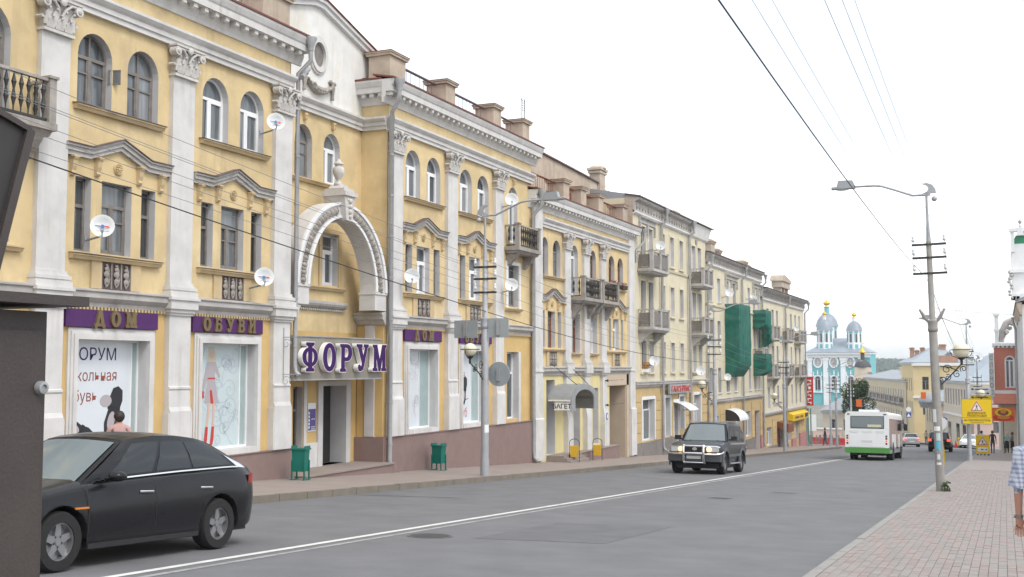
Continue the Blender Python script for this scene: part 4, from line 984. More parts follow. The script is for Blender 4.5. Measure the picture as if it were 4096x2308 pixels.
text_on(FA, S, 'ФОРУМ', a + .0, .24, .36, D1, 'letter_purple', 0, 1.05); text_on(FA, S, 'Школьная', a - .22 + .2, -.2, .33, D1, 'ink_brown', 0, .9); text_on(FA, S, 'обувь', a + .02, -.62, .33, D1, 'ink_brown', 0, .9)
shoe(FA, S, b - .5, -.95, .95, R(75), D1); shoe(FA, S, a + .38, -1.32, .85, R(-25), D1); shoe(FA, S, a + .25, -1.62, .75, R(-70), D1 + .002)
flat(FA, 'print', ell(b - .72, -.72, .17, .13, 0, 345, 14), D1 + .003, 'coat_grey', S)
obj('print', FA.m(line(FA, 's', [(a + .25, -1.75), (a + .9, -1.45), (b - .3, -1.22)], .014, D1, 'ink_brown', S)), 'ink_brown', S); text_on(FA, S, '00 руб', a + .55, -1.68, .42, D1, 'red_paint', 0)
def lady(F, S, u, zt, k, d):
    T = lambda pts: [(u + k * x, zt - k * y) for x, y in pts]
    flat(F, 'print', T([(-.13, .1), (-.08, .02), (.07, .0), (.14, .1), (.17, .46), (.09, .5), (-.1, .5), (-.18, .46)]), d, 'hair_blond', S)
    flat(F, 'print', T([(-.16, .38), (.16, .38), (.36, .75), (.3, .8), (.14, .6), (.14, .8), (.3, 1.42), (-.26, 1.42), (-.14, .8), (-.3, 1.12), (-.38, 1.1), (-.24, .6)]), d + .002, 'coat_grey', S)
    flat(F, 'print', T(ell(0, .19, .065, .1, 0, 345, 12)), d + .003, 'skin_pale', S); flat(F, 'print', T([(-.15, .78), (.15, .78), (.15, .82), (-.15, .82)]), d + .004, 'red_paint', S)
    flat(F, 'print', T([(-.46, 1.12), (-.3, 1.12), (-.28, 1.3), (-.48, 1.3)]), d + .004, 'red_paint', S); flat(F, 'print', T([(-.06, 1.1), (.02, 1.1), (.1, 1.44), (-.02, 1.44)]), d + .004, 'red_paint', S)
    for x0, x1, x2 in ((-.12, 0, -.2), (.06, .17, .05)):
        flat(F, 'print', T([(x0, 1.42), (x1, 1.42), (x2 + .08, 2.05), (x2, 2.05)]), d + .001, 'skin_pale', S)
        flat(F, 'print', T([(x2 - .01, 2.03), (x2 + .09, 2.03), (x2 + .07, 2.36), (x2 + .02, 2.5), (x2 - .09, 2.58), (x2 - .06, 2.4)]), d + .005, 'red_paint', S)
S, a, b = shopwin(FA, A, BAYC[1], 'poster_teal', .86); swirls(FA, S, a, b, -1.9, .45, 26, D1, seed=3); lady(FA, S, a + .72, .46, .93, D1 + .001)
S, a, b = shopwin(FA, A, BAYC2[0], 'poster', .64); swirls(FA, S, a, b, -1.9, .45, 12, D1, 'coat_grey', seed=5); lady(FA, S, a + .33, .4, .86, D1 + .001)
S, a, b = shopwin(FA, A, BAYC2[1], 'poster', .66); text_on(FA, S, 'льная', a, -.28, .34, D1, 'ink_brown', 0, .8); text_on(FA, S, 'вь', a, -.72, .34, D1, 'ink_brown', 0, .8)
shoe(FA, S, a + .7, -.85, .9, R(78), D1); flat(FA, 'print', ell(a + .45, -.7, .16, .12, 0, 345, 14), D1 + .003, 'coat_grey', S); text_on(FA, S, '0 руб', a + .08, -1.62, .46, D1, 'red_paint', 0, .75)
obj('print', FA.m(line(FA, 's', [(a + .1, -1.35), (a + .6, -1.2), (a + 1.05, -1.12)], .014, D1, 'ink_brown', S)), 'ink_brown', S)
window(FA, A, 39.05, 40.1, -1.97, .55, 0, 'shop', .25, mt='pvc'); add(FA, 'shop_surround', MB().box(-.001, .04, 40.1, 40.3, -2.1, .56), 'plaster_white', A)
# ФОРУМ sign
sg = thing('shop_sign', 'grey sign box with fat purple letters ФОРУМ over the recessed shop door', 'sign', (XF + .1, 27.2, .2))
FS = Front(XF + .16)
sb = MB(); sb.box(XF - .35, XF + .16, 24.86, 29.36, -.33, .79); obj('sign_box', sb, 'signbox', sg)
sc = MB(); sc.box(XF - .36, XF + .19, 24.84, 29.38, -.37, -.33); sc.box(XF - .36, XF + .19, 24.84, 29.38, .79, .82); obj('sign_trim', sc, 'zinc', sg)
letters(FS, sg, 'ФОРУМ', 25.02, 29.42, -.13, .74, .07, .02, 'letter_purple', 'letter_white', .012)
# iron bracket on the third pilaster, lamp-less
br = MB(); x0, u = XF + .13, 24.42
br.cyl((x0 + .02, u, -.35), (x0 + .02, u, 1.0), .011, n=6); 
for z, s in ((.75, 1), (-.2, 1)):
    br.cyl((x0, u, z), (x0 + .55, u, z), .012, n=5); br.tube([(x0 + .1 + .14 * math.cos(t / 3.) * (1 - t / 30), u, z - .17 + .14 * math.sin(t / 3.) * (1 - t / 30)) for t in range(24)], .01, 5)
tag(obj('wall_bracket', br, 'galv'), 'grey wrought iron scroll bracket on the pilaster beside the ФОРУМ sign', 'bracket')
# dishes on this house
dish(FA, 17.57, 2.8, .23, 'white satellite dish with blue and red emblem in front of a three-part window', .5, 1, tilt=12)
dish(FA, 23.42, 6.1, .22, 'white satellite dish with emblem beside the capital of a pilaster', .5, 1, tilt=12)
dish(FA, 23.03, 2.17, .23, 'white satellite dish with emblem over a cast grille panel', .5, 1, tilt=12)
dish(FA, 30.62, 2.75, .23, 'plain white satellite dish beside the downpipe by the arch bay', .5, 0, tilt=12, rz=R(-58))
dish(FA, 38.33, 6.17, .24, 'pale satellite dish mounted above the small iron balcony', .5, 0, tilt=12, rz=R(-62))
dish(FA, 38.31, 2.99, .24, 'white satellite dish with blue lettering below the small balcony', .5, 0, tilt=12, rz=R(-62))
# ------------------------------------------------------------------ 2. lower yellow house with three capitals and twin balcony
DZ = -1.57
B3 = thing('low_yellow_house', 'lower yellow house with twin stone balcony, awning and passage gate', 'house', (XF, 48, gz(48) + SH))
F3 = Front(XF)
y0, y1 = 41.45, 54.9
b3arch = [(42.55, 43.3, 3.74, 5.29, 1.1), (43.82, 44.7, 3.74, 5.29, 1.1), (46.0, 46.88, 3.1, 5.29, 1.1), (48.45, 49.28, 3.1, 5.29, 1.1), (51.1, 52.0, 3.74, 5.29, 1.1), (52.46, 53.34, 3.74, 5.29, 1.1)]
b3two = [(42.55, 42.9, .77, 2.28, 0), (43.22, 44.05, .77, 2.28, 0), (44.36, 44.78, .77, 2.28, 0), (46.0, 46.95, .6, 2.28, 0), (48.46, 49.25, .6, 2.28, 0), (51.08, 51.42, .77, 2.28, 0), (51.74, 52.6, .77, 2.28, 0), (52.95, 53.3, .77, 2.28, 0)]
house_front(F3, B3, y0, y1, -.2, 6.5, b3arch + b3two)
b3low = [(43.05, 44.0, -3.6, -.55, 0), (46.25, 47.05, -3.5, -.75, 0), (48.72, 49.52, -3.5, -.98, 0), (51.1, 53.65, -4.7, -.92, 0)]
mat('pale_yellow', (.66, .57, .3), .9, .06, 2, .15, (.45, .36, .2), streak=.2)
house_front(F3, B3, y0, y1, -4.9, -.2, b3low, 'pale_yellow', .75)
for (ya, yb, za, zb, ar), k in zip(b3arch, ('wood', 'wood', 'pvc', 'wood', 'wood', 'wood')): window(F3, B3, ya, yb, za, zb, ar, k, .2, mt='wood_brown' if ya in (48.45, 51.1, 52.46) else None)
for (ya, yb, za, zb, ar), k in zip(b3two, ('slim', 'wood', 'slim', 'wood', 'pvc', 'slim', 'pvc', 'slim')): window(F3, B3, ya, yb, za, zb, 0, k, .2, mt='wood_brown' if k == 'wood' else None)
sill(F3, B3, 42.45, 45.0, 3.72); sill(F3, B3, 50.75, 53.6, 3.72); sill(F3, B3, 42.45, 45.0, .72); sill(F3, B3, 50.75, 53.6, .72); sill(F3, B3, 45.85, 47.1, .58); sill(F3, B3, 48.3, 49.4, .58)
pediment(F3, B3, 43.7, DZ, 1.3); pediment(F3, B3, 52.25, DZ, 1.45)
for (ya, yb) in ((46.0, 46.95), (48.46, 49.25)):
    m = MB(); m.box(0, .05, ya - .13, ya - .02, .58, 2.42); m.box(0, .05, yb + .02, yb + .13, .58, 2.42); m.box(0, .05, ya - .02, yb + .02, 2.3, 2.42); add(F3, 'window_surround', m, 'reveal', B3)
for c in (43.7, 52.2):
    blk(F3, 'panel', 0, .06, c - .7, c - .43, .02, .6, 'yellow_trim', B3); blk(F3, 'panel', 0, .06, c + .43, c + .7, .02, .6, 'yellow_trim', B3); blk(F3, 'niche', 0, .012, c - .43, c + .43, .03, .6, 'rail', B3); obj('grille', GRI, parent=B3, loc=F3.p(c, .05, .015))
sh = lambda pf, dz: [(d, z + dz) for d, z in pf]
band(F3, 'entablature', sh(PF_ENT, DZ), 42.4, 54.0, 'plaster_white', B3)
PC3 = [(d, z - 1.72) for d, z in PF_COR]
band(F3, 'cornice', PC3, y0 - .35, y1 + .35, 'plaster_white', B3); sheet(F3, B3, y0 - .38, y1 + .38, 7.0)
ornaments(MOD, 'modillion', F3, B3, [y0 - .2 + .385 * i for i in range(36)], 6.62)
band(F3, 'ledge', sh(PF_LED, DZ - .02), 42.4, 54.0, 'plaster_grey', B3)
for u, w in ((41.45, .95), (54.0, .88)):
    m = MB(); m.box(0, .12, u, u + w, -.15, 6.35); P = add(F3, 'pilaster', m, 'plaster_white', B3)
    m = MB(); m.prism([(0, -.15), (.13, -.15), (.13, -2.05), (.19, -2.1), (.19, gz(u) + SH + .05), (0, gz(u) + SH + .05)], u + .02, u + w - .02, 'y'); m.box(0, .17, u - .02, u + w + .02, -.22, -.151); obj('lower_shaft', F3.m(m), 'plaster_white', P)
for u in (44.98, 47.38, 49.74):
    w = .68; c = u + w / 2
    m = MB(); m.box(0, .12, u, u + w, .3, 5.02); P = add(F3, 'pilaster', m, 'plaster_white', B3)
    obj('capital', CAP, parent=P, loc=F3.p(c, 5.0), scale=(1, .92, 1)); obj('base', BASE, parent=P, loc=F3.p(c, -.02), scale=(1, .92, 1))
    m = MB(); m.box(0, .26, u - .08, u + w + .08, -.3, -.02); m.box(0, .2, u - .04, u + w + .04, -.4, -.3); obj('pedestal', F3.m(m), 'plaster_white', P)
    m = MB(); m.prism([(-.7, -.4), (.14, -.4), (.14, -1.75), (.2, -2.1), (.22, -2.3), (.22, -3.68), (-.7, -3.68)], u + .04, u + w - .04, 'y'); obj('lower_shaft', F3.m(m), 'plaster_white', P)
balcony(F3, B3, 45.75, 48.15, 2.98, .72, .88, 'iron', bdrop=.75); balcony(F3, B3, 48.25, 50.6, 2.98, .72, .88, 'iron', bdrop=.75)
# ground floor: platform, door, windows, gate passage
pf = MB(); pf.box(XF - .8, XF + .42, 44.6, 51.3, -5, -3.7); obj('platform', pf, 'plinth', B3); pf = MB(); pf.box(XF - .8, XF + .45, 44.58, 51.34, -3.7, -3.66); obj('platform_paving', pf, 'pave_left', B3)
for i in range(3):
    s = MB(); s.box(XF - .5, XF + .75 + .28 * (2 - i) * .6, 43.0 + i * .02, 45.2 - .0, -4.4, gz(44) + SH + .0 + .1 * (i + 1)); obj('step', s, 'pave_left', B3)
d3 = MB()
for a in ((-.66, -.6, 43.05, 43.13, -3.6, -.55), (-.66, -.6, 43.92, 44.0, -3.6, -.55), (-.66, -.6, 43.13, 43.92, -.62, -.55), (-.66, -.6, 43.13, 43.92, -1.5, -1.4), (-.66, -.6, 43.48, 43.57, -3.6, -1.5), (-.66, -.6, 43.13, 43.48, -3.6, -2.85), (-.66, -.6, 43.57, 43.92, -3.6, -2.85)): d3.box(*a)
D = add(F3, 'door', d3, 'pvc', B3)
for a in ((43.13, 43.92, -1.4, -.62), (43.13, 43.48, -2.85, -1.5), (43.57, 43.92, -2.85, -1.5)): flat(F3, 'pane', [(a[0], a[2]), (a[1], a[2]), (a[1], a[3]), (a[0], a[3])], -.63, 'pane', D)
window(F3, B3, 46.25, 47.05, -3.5, -.75, 0, 'shop', .5); window(F3, B3, 48.72, 49.52, -3.5, -.98, 0, 'shop', .5)
mat('gate_wall', (.52, .42, .32), .9, .06, 2, .2, (.36, .28, .2), streak=.25)
for q in (53.6, 51.105): obj('passage_wall', MB().box(XF - 3.5, XF - .01, q, q + .045, -4.9, -.93), 'gate_wall', B3)
gd = MB(); gd.box(XF - 3.5, XF - 3.4, 51.1, 53.65, -4.9, -.9); obj('gate', gd, 'wood_old', B3)
blk(F3, 'passage_front', .0, .05, 53.66, 54.0, gz(54) + SH, -.2, 'gate_wall', B3); blk(F3, 'lintel', .0, .05, 50.45, 53.98, -.9, -.22, 'gate_wall', B3)
# awning with its own sign
aw = thing('barrel_awning', 'grey barrel-shaped sheet metal awning with white signboard over a shop door', 'awning', (XF, 45, -1))
m = MB(); n = 10; Y0, Y1, Z0 = 43.15, 46.35, -1.35
prof = [(XF + .04 + 1.05 * (i / n), 0) for i in range(n + 1)]
hw = (Y1 - Y0) / 2; arcp = [((Y0 + Y1) / 2 + hw * math.cos(PI - PI * i / 14), Z0 + .62 * math.sin(PI - PI * i / 14)) for i in range(15)]
for i in range(14):
    a, b = arcp[i], arcp[i + 1]; m.poly([(XF + .02, *a), (XF + 1.05, *a), (XF + 1.05, *b), (XF + .02, *b)]); m.poly([(XF + .02, a[0], a[1] - .03), (XF + 1.05, a[0], a[1] - .03), (XF + 1.05, b[0], b[1] - .03), (XF + .02, b[0], b[1] - .03)])
obj('canopy', m, 'steel', aw)
m = MB(); inn = [((Y0 + Y1) / 2 + hw * .72 * math.cos(PI - PI * i / 14), Z0 + .4 * math.sin(PI - PI * i / 14)) for i in range(15)]
for i in range(14):
    for X in (XF + 1.06, XF + 1.0): m.poly([(X, *arcp[i]), (X, *arcp[i + 1]), (X, *inn[i + 1]), (X, *inn[i])])
    m.poly([(XF + 1.06, *inn[i]), (XF + 1.06, *inn[i + 1]), (XF + 1.0, *inn[i + 1]), (XF + 1.0, *inn[i])])
m.box(XF + 1.0, XF + 1.06, Y0, Y0 + hw * .28, Z0 - .45, Z0); m.box(XF + 1.0, XF + 1.06, Y1 - hw * .28, Y1, Z0 - .45, Z0); m.box(XF + .02, XF + 1.0, Y1 - .04, Y1, Z0 - .45, Z0); obj('front_arch', m, 'steel', aw)
m = MB(); m.box(XF + .3, XF + 1.0, Y0 - .02, Y0 + .03, Z0 - .42, Z0 - .12); m.box(XF + .04, XF + 1.0, Y0, Y0 + .02, Z0 - .06, Z0); sgb = obj('signboard', m, 'sign_white', aw)
t_ = text_mesh('БАГЕТ', .26, 'ink', 0, .008, 'CENTER', 'lettering', 1.0); front_text(t_); obj('lettering', t_, parent=sgb, loc=(XF + .65, Y0 - .024, Z0 - .27))
m = MB(); m.cyl((XF + .03, 43.4, .15), (XF + .95, 44.4, Z0 + .5), .015, n=6); m.cyl((XF + .03, 45.4, .15), (XF + .95, 46.0, Z0 + .4), .015, n=6); obj('tie_rod', m, 'iron', aw)
# house number plate, lamps on the pilaster
m = MB(); m.lathe([(.001, 0), (.16, 0), (.16, .02), (.001, .02)], n=16, sx=.8); m.v = [(c, a, b) for a, b, c in m.v]; m.shift(XF + .22, 50.1, -2.3); nb = obj('number_plate', m, 'sign_blue', B3)
m = MB(); m.lathe([(.001, .021), (.11, .021), (.11, .024), (.001, .024)], n=16, sx=.8); m.v = [(c, a, b) for a, b, c in m.v]; m.shift(XF + .22, 50.1, -2.3); obj('plate_face', m, 'sign_white', nb)
for z in (-.65, -1.78):
    m = MB(); m.sph((XF + .25, 50.1, z), .06, 8, 5); m.cyl((XF + .14, 50.1, z), (XF + .3, 50.1, z), .03); m.cyl((XF + .3, 50.1, z), (XF + .3, 52.4, z + .02), .008, n=5); obj('flag_holder', m, 'iron', B3)
# flower boxes on the two right-hand windows
for k, (u, fl) in enumerate(((51.55, 'weed'), (52.9, 'flower_red'))):
    t = thing('flower_box', ['dark window box with dry stems on the lower yellow house', 'dark window box with red flowers on the lower yellow house'][k], 'flower box', F3.p(u, 3.74, .16))
    m = MB(); m.prism([(-.09, 0), (.09, 0), (.12, .2), (-.12, .2)], -.36, .36, 'y'); obj('box', m, 'cabinet_dark', t, (0, 0, 0), local=True)
    m = MB(); rr = random.Random(k)
    for i in range(60):
        x, y, z = rr.uniform(-.12, .12), rr.uniform(-.33, .33), .2 + rr.uniform(0, .14); s = .03; a = rr.uniform(0, 6); m.poly([(x, y, z), (x + s * math.cos(a), y + s * math.sin(a), z + .03), (x + s * math.cos(a + 1), y + s * math.sin(a + 1), z + .01)])
    obj('foliage', m, 'weed', t, (0, 0, 0), local=True)
    m = MB()
    for i in range(14): m.sph((rr.uniform(-.1, .1), rr.uniform(-.3, .3), .26 + rr.uniform(0, .1)), .025, 5, 4)
    obj('blooms', m, 'flower_red', t, (0, 0, 0), local=True)
downpipe(F3, B3, 41.3, -3.72, 7.0, .16, .08, kick=(.5, .05)); downpipe(F3, B3, 55.0, 4.9, 7.0, .16, .06, kick=(.46, .45), foot=False)
# shell, roof, parapet
m = MB(); m.box(XF - 9, XF - .8, 41.5, 51.0, -5, 6.4); m.box(XF - 9, XF - .8, 51.0, 54.8, -.85, 6.4); obj('rear_block', m, 'plaster_grey', B3)
m = MB(); m.add([(XF + .1, 41.2, 7.1), (XF + .1, 55.1, 7.1), (XF - 4, 55.1, 7.5), (XF - 4, 41.2, 7.5)], [(0, 1, 2, 3)]); obj('roof', m, 'roof_red', B3)
for u0, u1 in ((45.1, 45.8), (47.3, 48.0), (49.7, 50.4), (53.4, 54.1)): pier(F3, B3, u0, u1, 7.1, 8.02)
for a, b in ((42.0, 45.0), (45.9, 47.2), (48.1, 49.6), (50.5, 53.3)): piperail(F3, B3, a, b, 7.88, -.35, 7.12, .24, 'rust')
for a, b, z in ((42.9, 45.0, 7.42), (45.95, 47.15, 7.72), (48.15, 48.6, 7.78)): blk(F3, 'rust_panel', -.42, -.4, a, b, 7.1, z, 'rust', B3)
# plaster fire wall of the higher roof behind, with its end chimney
fw_ = MB(); fw_.prism([(40.5, 7.0), (57.2, 7.0), (57.2, 9.62), (54.0, 9.72), (40.5, 10.05)], XF - 2.6, XF - 2.3, 'x'); fwl = obj('fire_wall', fw_, 'pier_plaster', B3)
m = MB(); m.prism([(40.4, 10.05), (54.0, 9.72), (57.3, 9.62), (57.3, 9.68), (54.0, 9.79), (40.4, 10.12)], XF - 2.7, XF - 2.2, 'x'); obj('fire_wall_coping', m, 'rail', fwl)
m = MB(); m.box(XF - 2.75, XF - 2.15, 56.2, 57.1, 8.8, 10.2); m.box(XF - 2.8, XF - 2.1, 56.1, 57.2, 10.2, 10.32); m.box(XF - 2.85, XF - 2.05, 56.05, 57.25, 10.36, 10.48); m.box(XF - 2.75, XF - 2.15, 56.2, 57.1, 10.32, 10.36); m.lathe([(.5, 0), (.42, .12), (.1, .2), (.001, .2)], (XF - 2.45, 56.65, 10.48), 8); obj('chimney', m, 'pier_plaster', fwl)
# a young sapling rooted in the masonry
t = thing('masonry_sapling', 'small green sapling growing from the plaster fire wall under the chimney', 'plant', (XF - 2.2, 56.6, 8.3))
rr = random.Random(4); m = MB(); st = MB()
for k in range(7): st.tube([(0, 0, 0), (rr.uniform(-.1, .2), rr.uniform(-.3, .3), .4), (rr.uniform(-.1, .3), rr.uniform(-.5, .5), rr.uniform(.6, 1.0))], .01, 4)
for i in range(260):
    x, y, z = rr.uniform(-.2, .35), rr.gauss(0, .28), rr.uniform(.1, 1.05); a = rr.uniform(0, 6.3); s = rr.uniform(.05, .1); m.poly([(x, y, z), (x + s * math.cos(a), y + s * math.sin(a), z + rr.uniform(-.04, .04)), (x + s * math.cos(a + .8), y + s * math.sin(a + .8), z + rr.uniform(-.05, .05))])
obj('stems', st, 'bark', t, (0, 0, 0), local=True); obj('foliage', m, 'weed', t, (0, 0, 0), local=True)
# lattice aerials on the roofs
def aerial(x, y, z, h, label):
    t = thing('roof_aerial', label, 'aerial', (x, y, z)); m = MB()
    for dx, dy in ((0, -.16), (0, .16)): m.cyl((dx, dy, 0), (dx, dy, h), .02, n=5)
    for i in range(5): m.cyl((0, -.16, h * (.75 + .05 * i)), (0, .16, h * (.75 + .05 * i)), .012, n=4)
    obj('mast', m, 'iron', t, (0, 0, 0), local=True)
    m = MB()
    for i, s in ((.55, .25), (.35, .18), (.95, .3)): m.cyl((0, -s, h * i), (0, s, h * i), .012, n=4)
    obj('antenna', m, 'iron', t, (0, 0, 0), local=True)
aerial(XF - 2.5, 46.6, 9.9, 2.2, 'black double mast roof aerial above the plaster fire wall')

# ------------------------------------------------------------------ 3-5. the cream terrace running down the hill
def quoin_strip(F, H, u0, u1, z0, z1, step=.52, d=.05):
    z = z0; i = 0
    while z < z1 - .1:
        e = min(z + step - .03, z1); blk(F, 'rustic_block', -.001, d, u0, u1, z, e, 'ochre', H); z += step; i += 1
def flatwin(F, H, ya, yb, za, zb, kind, fr=True):
    window(F, H, ya, yb, za, zb, 0, kind, .2)
    if fr:
        m = MB(); m.box(0, .04, ya - .1, ya - .001, za - .08, zb + .12); m.box(0, .04, yb + .001, yb + .1, za - .08, zb + .12); m.box(0, .04, ya, yb, zb + .001, zb + .12); m.box(0, .12, ya - .14, yb + .14, za - .1, za - .001); add(F, 'window_surround', m, 'cream_pale', H)
def frieze(F, H, u0, u1, zb, zt, ze, mt='plaster_grey', p=.3):
    band(F, 'frieze', [(0, zb - .12), (.08, zb - .12), (.12, zb), (.12, zt), (.3, zt + .08), (p + .05, ze - .1), (p + .05, ze - .02), (0, ze - .02)], u0, u1, mt, H)
    m = MB(); m.prism([(.06, zb - .2), (.16, zb - .12), (.16, zb - .06), (.0, zb - .0), (0, zb - .2)], u0, u1, 'y'); add(F, 'string_course', m, 'cap_white', H)
    k = int((u1 - u0) / .5); om = MB(); om.cyl((0, 0, 0), (.05, 0, 0), .16, .13, 10); om.cyl((.05, 0, 0), (.07, 0, 0), .07, .06, 8); ome = om.mesh('frieze_disc', 'old_stone')
    s = (zt - zb) / .42
    for i in range(k): obj('frieze_disc', ome, parent=H, loc=F.p(u0 + .3 + (u1 - u0 - .5) * i / max(1, k - 1), (zb + zt) / 2, .12), scale=(1, s, s))
    band(F, 'gutter', [(-.4, ze + .14), (p + .12, ze - .02), (p + .12, ze + .05), (-.4, ze + .2)], u0 - .05, u1 + .05, 'rail', H)
def hood(F, H, u0, u1, z):
    m = MB(); m.prism([(0, z), (.1, z + .03), (.1, z + .2), (.22, z + .28), (.24, z + .36), (0, z + .4)], u0, u1, 'y'); add(F, 'window_hood', m, 'plaster_grey', H)
    for u in (u0 + .08, (u0 + u1) / 2, u1 - .08): blk(F, 'bracket', 0, .14, u - .07, u + .07, z - .5, z - .001, 'plaster_grey', H)
def chimney(H, x, y, z, w, h, mt='pier_plaster', l=None):
    l = l or w; m = MB(); m.box(x - w / 2, x + w / 2, y - l / 2, y + l / 2, z, z + h); c = obj('chimney', m, mt, H)
    m = MB(); m.box(x - w / 2 - .06, x + w / 2 + .06, y - l / 2 - .06, y + l / 2 + .06, z + h, z + h + .12); m.box(x - w / 2 - .12, x + w / 2 + .12, y - l / 2 - .12, y + l / 2 + .12, z + h + .12, z + h + .22); m.box(x - w / 2 + .02, x + w / 2 - .02, y - l / 2 + .02, y + l / 2 - .02, z + h + .22, z + h + .3); obj('chimney_cap', m, mt, c)
B4 = thing('cream_house', 'cream four-storey house with carved frieze, weathered balconies and gas service sign', 'house', (XF, 62.5, gz(62.5) + SH))
F4 = Front(XF); a0, a1 = 55.0, 70.3
cols4 = [(56.25, 57.15), (57.6, 58.5), (60.15, 60.85), (61.95, 62.75), (63.95, 64.75), (66.75, 67.7), (68.2, 69.1)]
rows4 = [(5.62, 7.3), (2.8, 4.45), (-.3, 1.33)]
op4 = [(a, b, z0, z1, 0) for a, b in cols4 for z0, z1 in rows4]
house_front(F4, B4, a0, a1, -.85, 8.1, op4, 'cream')
for j, (z0, z1) in enumerate(rows4):
    for i, (a, b) in enumerate(cols4): flatwin(F4, B4, a, b, z0, z1, random.choice(['wood', 'pvc', 'pvc']))
g4 = [(56.35, 58.6, -3.85, -1.72, 0), (60.6, 61.7, -3.85, -1.72, 0), (62.42, 63.3, -4.75, -2.0, 0), (63.7, 64.7, -3.6, -1.72, 0), (66.95, 68.65, -3.9, -1.7, 0)]
house_front(F4, B4, a0, a1, -5.4, -.85, g4, 'ochre', .35)
for q in (g4[0], g4[1], g4[3], g4[4]): window(F4, B4, *q[:4], 0, 'tall' if q is not g4[1] else 'shop', .3)
for q in g4: 
    m = MB(); m.box(0, .05, q[0] - .14, q[0] - .001, q[2], q[3] + .16); m.box(0, .05, q[1] + .001, q[1] + .14, q[2], q[3] + .16); m.box(0, .05, q[0], q[1], q[3] + .001, q[3] + .16); add(F4, 'window_surround', m, 'cap_white', B4)
m = MB(); m.box(-.33, -.28, 62.42, 63.3, -4.75, -2.0); D = add(F4, 'door', m, 'wood_old', B4); m = MB(); m.box(-.275, -.25, 63.18, 63.22, -3.5, -3.3); obj('handle', F4.m(m), 'chrome', D)
band(F4, 'string_course', [(0, -1.08), (.06, -1.08), (.1, -1.0), (.16, -.94), (.16, -.84), (.2, -.82), (.2, -.78), (0, -.74)], a0, a1, 'plaster_grey', B4)
band(F4, 'string_course', [(0, 5.28), (.06, 5.28), (.1, 5.4), (0, 5.44)], 59.9, 70.3, 'cream_pale', B4)
for u0, u1 in ((55.05, 56.15), (58.8, 59.8), (61.9, 62.25), (63.45, 63.55), (64.9, 66.7), (68.85, 70.25)): quoin_strip(F4, B4, u0, u1, -3.9, -1.5)
blk(F4, 'plinth', -.001, .12, 55.0, 62.4, -5.4, -3.92, 'plinth_grey', B4); blk(F4, 'plinth', -.001, .12, 63.32, 70.3, -5.6, -3.92, 'plinth_grey', B4)
frieze(F4, B4, 55.0, 66.4, 7.98, 8.4, 8.64); band(F4, 'cornice_end', [(0, 7.8), (.12, 7.9), (.3, 8.5), (.35, 8.62), (0, 8.62)], 66.4, 70.6, 'gable_white', B4); blk(F4, 'end_wall_face', -.001, .04, 66.4, 70.2, 4.6, 7.8, 'gable_white', B4) if False else None
band(F4, 'gutter', [(-.4, 8.8), (.45, 8.64), (.45, 8.7), (-.4, 8.86)], 66.4, 71.0, 'rail', B4)
hood(F4, B4, 55.95, 58.8, 7.42)
for H_, u_, za_, zb_, mt_ in ((B4, 55.0, -.8, 8.62, 'pier_plaster'), (B6, 108.34, -7.9, 6.05, 'cream_pale')) if False else ((B4, 55.0, -.8, 8.62, 'pier_plaster'),): blk(F4, 'party_wall', -.42, -.002, u_, u_ + .05, za_, zb_, mt_, H_)
oc = MB(); oc.lathe([(.12, 0), (.2, 0), (.2, .05), (.12, .05)], n=14); oc.v = [(c + XF, a + 67.95, b + 7.62) for a, b, c in oc.v]; obj('rosette', oc, 'old_stone', B4)
for u0, u1, z, br in ((55.7, 58.8, 5.02, False), (66.5, 69.0, 4.95, False), (55.7, 58.9, 2.02, True), (66.5, 69.1, 2.0, True)): balcony(F4, B4, u0, u1, z, .85, .92, 'board', brackets=br, posts=3, bdrop=.65, mt='plaster_grey')
for u, ztop in ((59.8, 8.6), (65.75, 8.6), (70.2, 7.0)): downpipe(F4, B4, u, gz(u) + .3, ztop, .16, .075, kick=(.42, .1))
m = MB(); m.box(XF - 8, XF - .4, 55.0, 70.2, -6, 8.6); obj('rear_block', m, 'cream', B4); m = MB(); m.prism([(XF + .3, 8.6), (XF + .3, 8.7), (XF - 5, 9.7), (XF - 5, 8.6)], 55.02, 70.6, 'y'); obj('roof', m, 'roof_grey', B4)
chimney(B4, XF - 2.2, 70.4, 8.9, .7, .75, 'pier_plaster', .9)
m = MB()
for k in range(14): m.cyl((XF - .2, 57 + k * .95, 8.7), (XF - .2, 57 + k * .95, 9.35), .008, n=4)
m.cyl((XF - .2, 57, 9.3), (XF - .2, 70, 9.3), .008, n=4); obj('snow_rail', m, 'zinc', B4)
# gas service sign, door canopy
t = thing('gas_sign', 'grey board with red letters ГАЗСЕРВИС above a side door', 'sign', F4.p(62.9, -1.2, .2)); m = MB(); m.box(XF + .2, XF + .3, 60.6, 65.2, -1.5, -.98); obj('board', m, 'sign_grey', t)
tm = wall_text(text_mesh('ГАЗСЕРВИС', .46, 'red_paint', .012, 0, 'CENTER', 'lettering', 1.5)); obj('lettering', tm, parent=t, loc=(XF + .325, 62.95, -1.26)); tm2 = wall_text(text_mesh('ГАЗСЕРВИС', .46, 'letter_white', .004, .007, 'CENTER', 'lettering', 1.5)); obj('lettering', tm2, parent=t, loc=(XF + .302, 62.95, -1.26))
t = thing('door_canopy', 'curved pale polycarbonate canopy on brackets over a cream house door', 'canopy', F4.p(63, -2, 0)); m = MB()
for i in range(8):
    q = lambda j: (XF + .02 + 1.0 * j / 8, -2.0 - .45 * (j / 8) ** 2); A_, B_ = q(i), q(i + 1); m.poly([(A_[0], 62.2, A_[1]), (A_[0], 64.2, A_[1]), (B_[0], 64.2, B_[1]), (B_[0], 62.2, B_[1])])
obj('sheet', m, 'dish', t); m = MB()
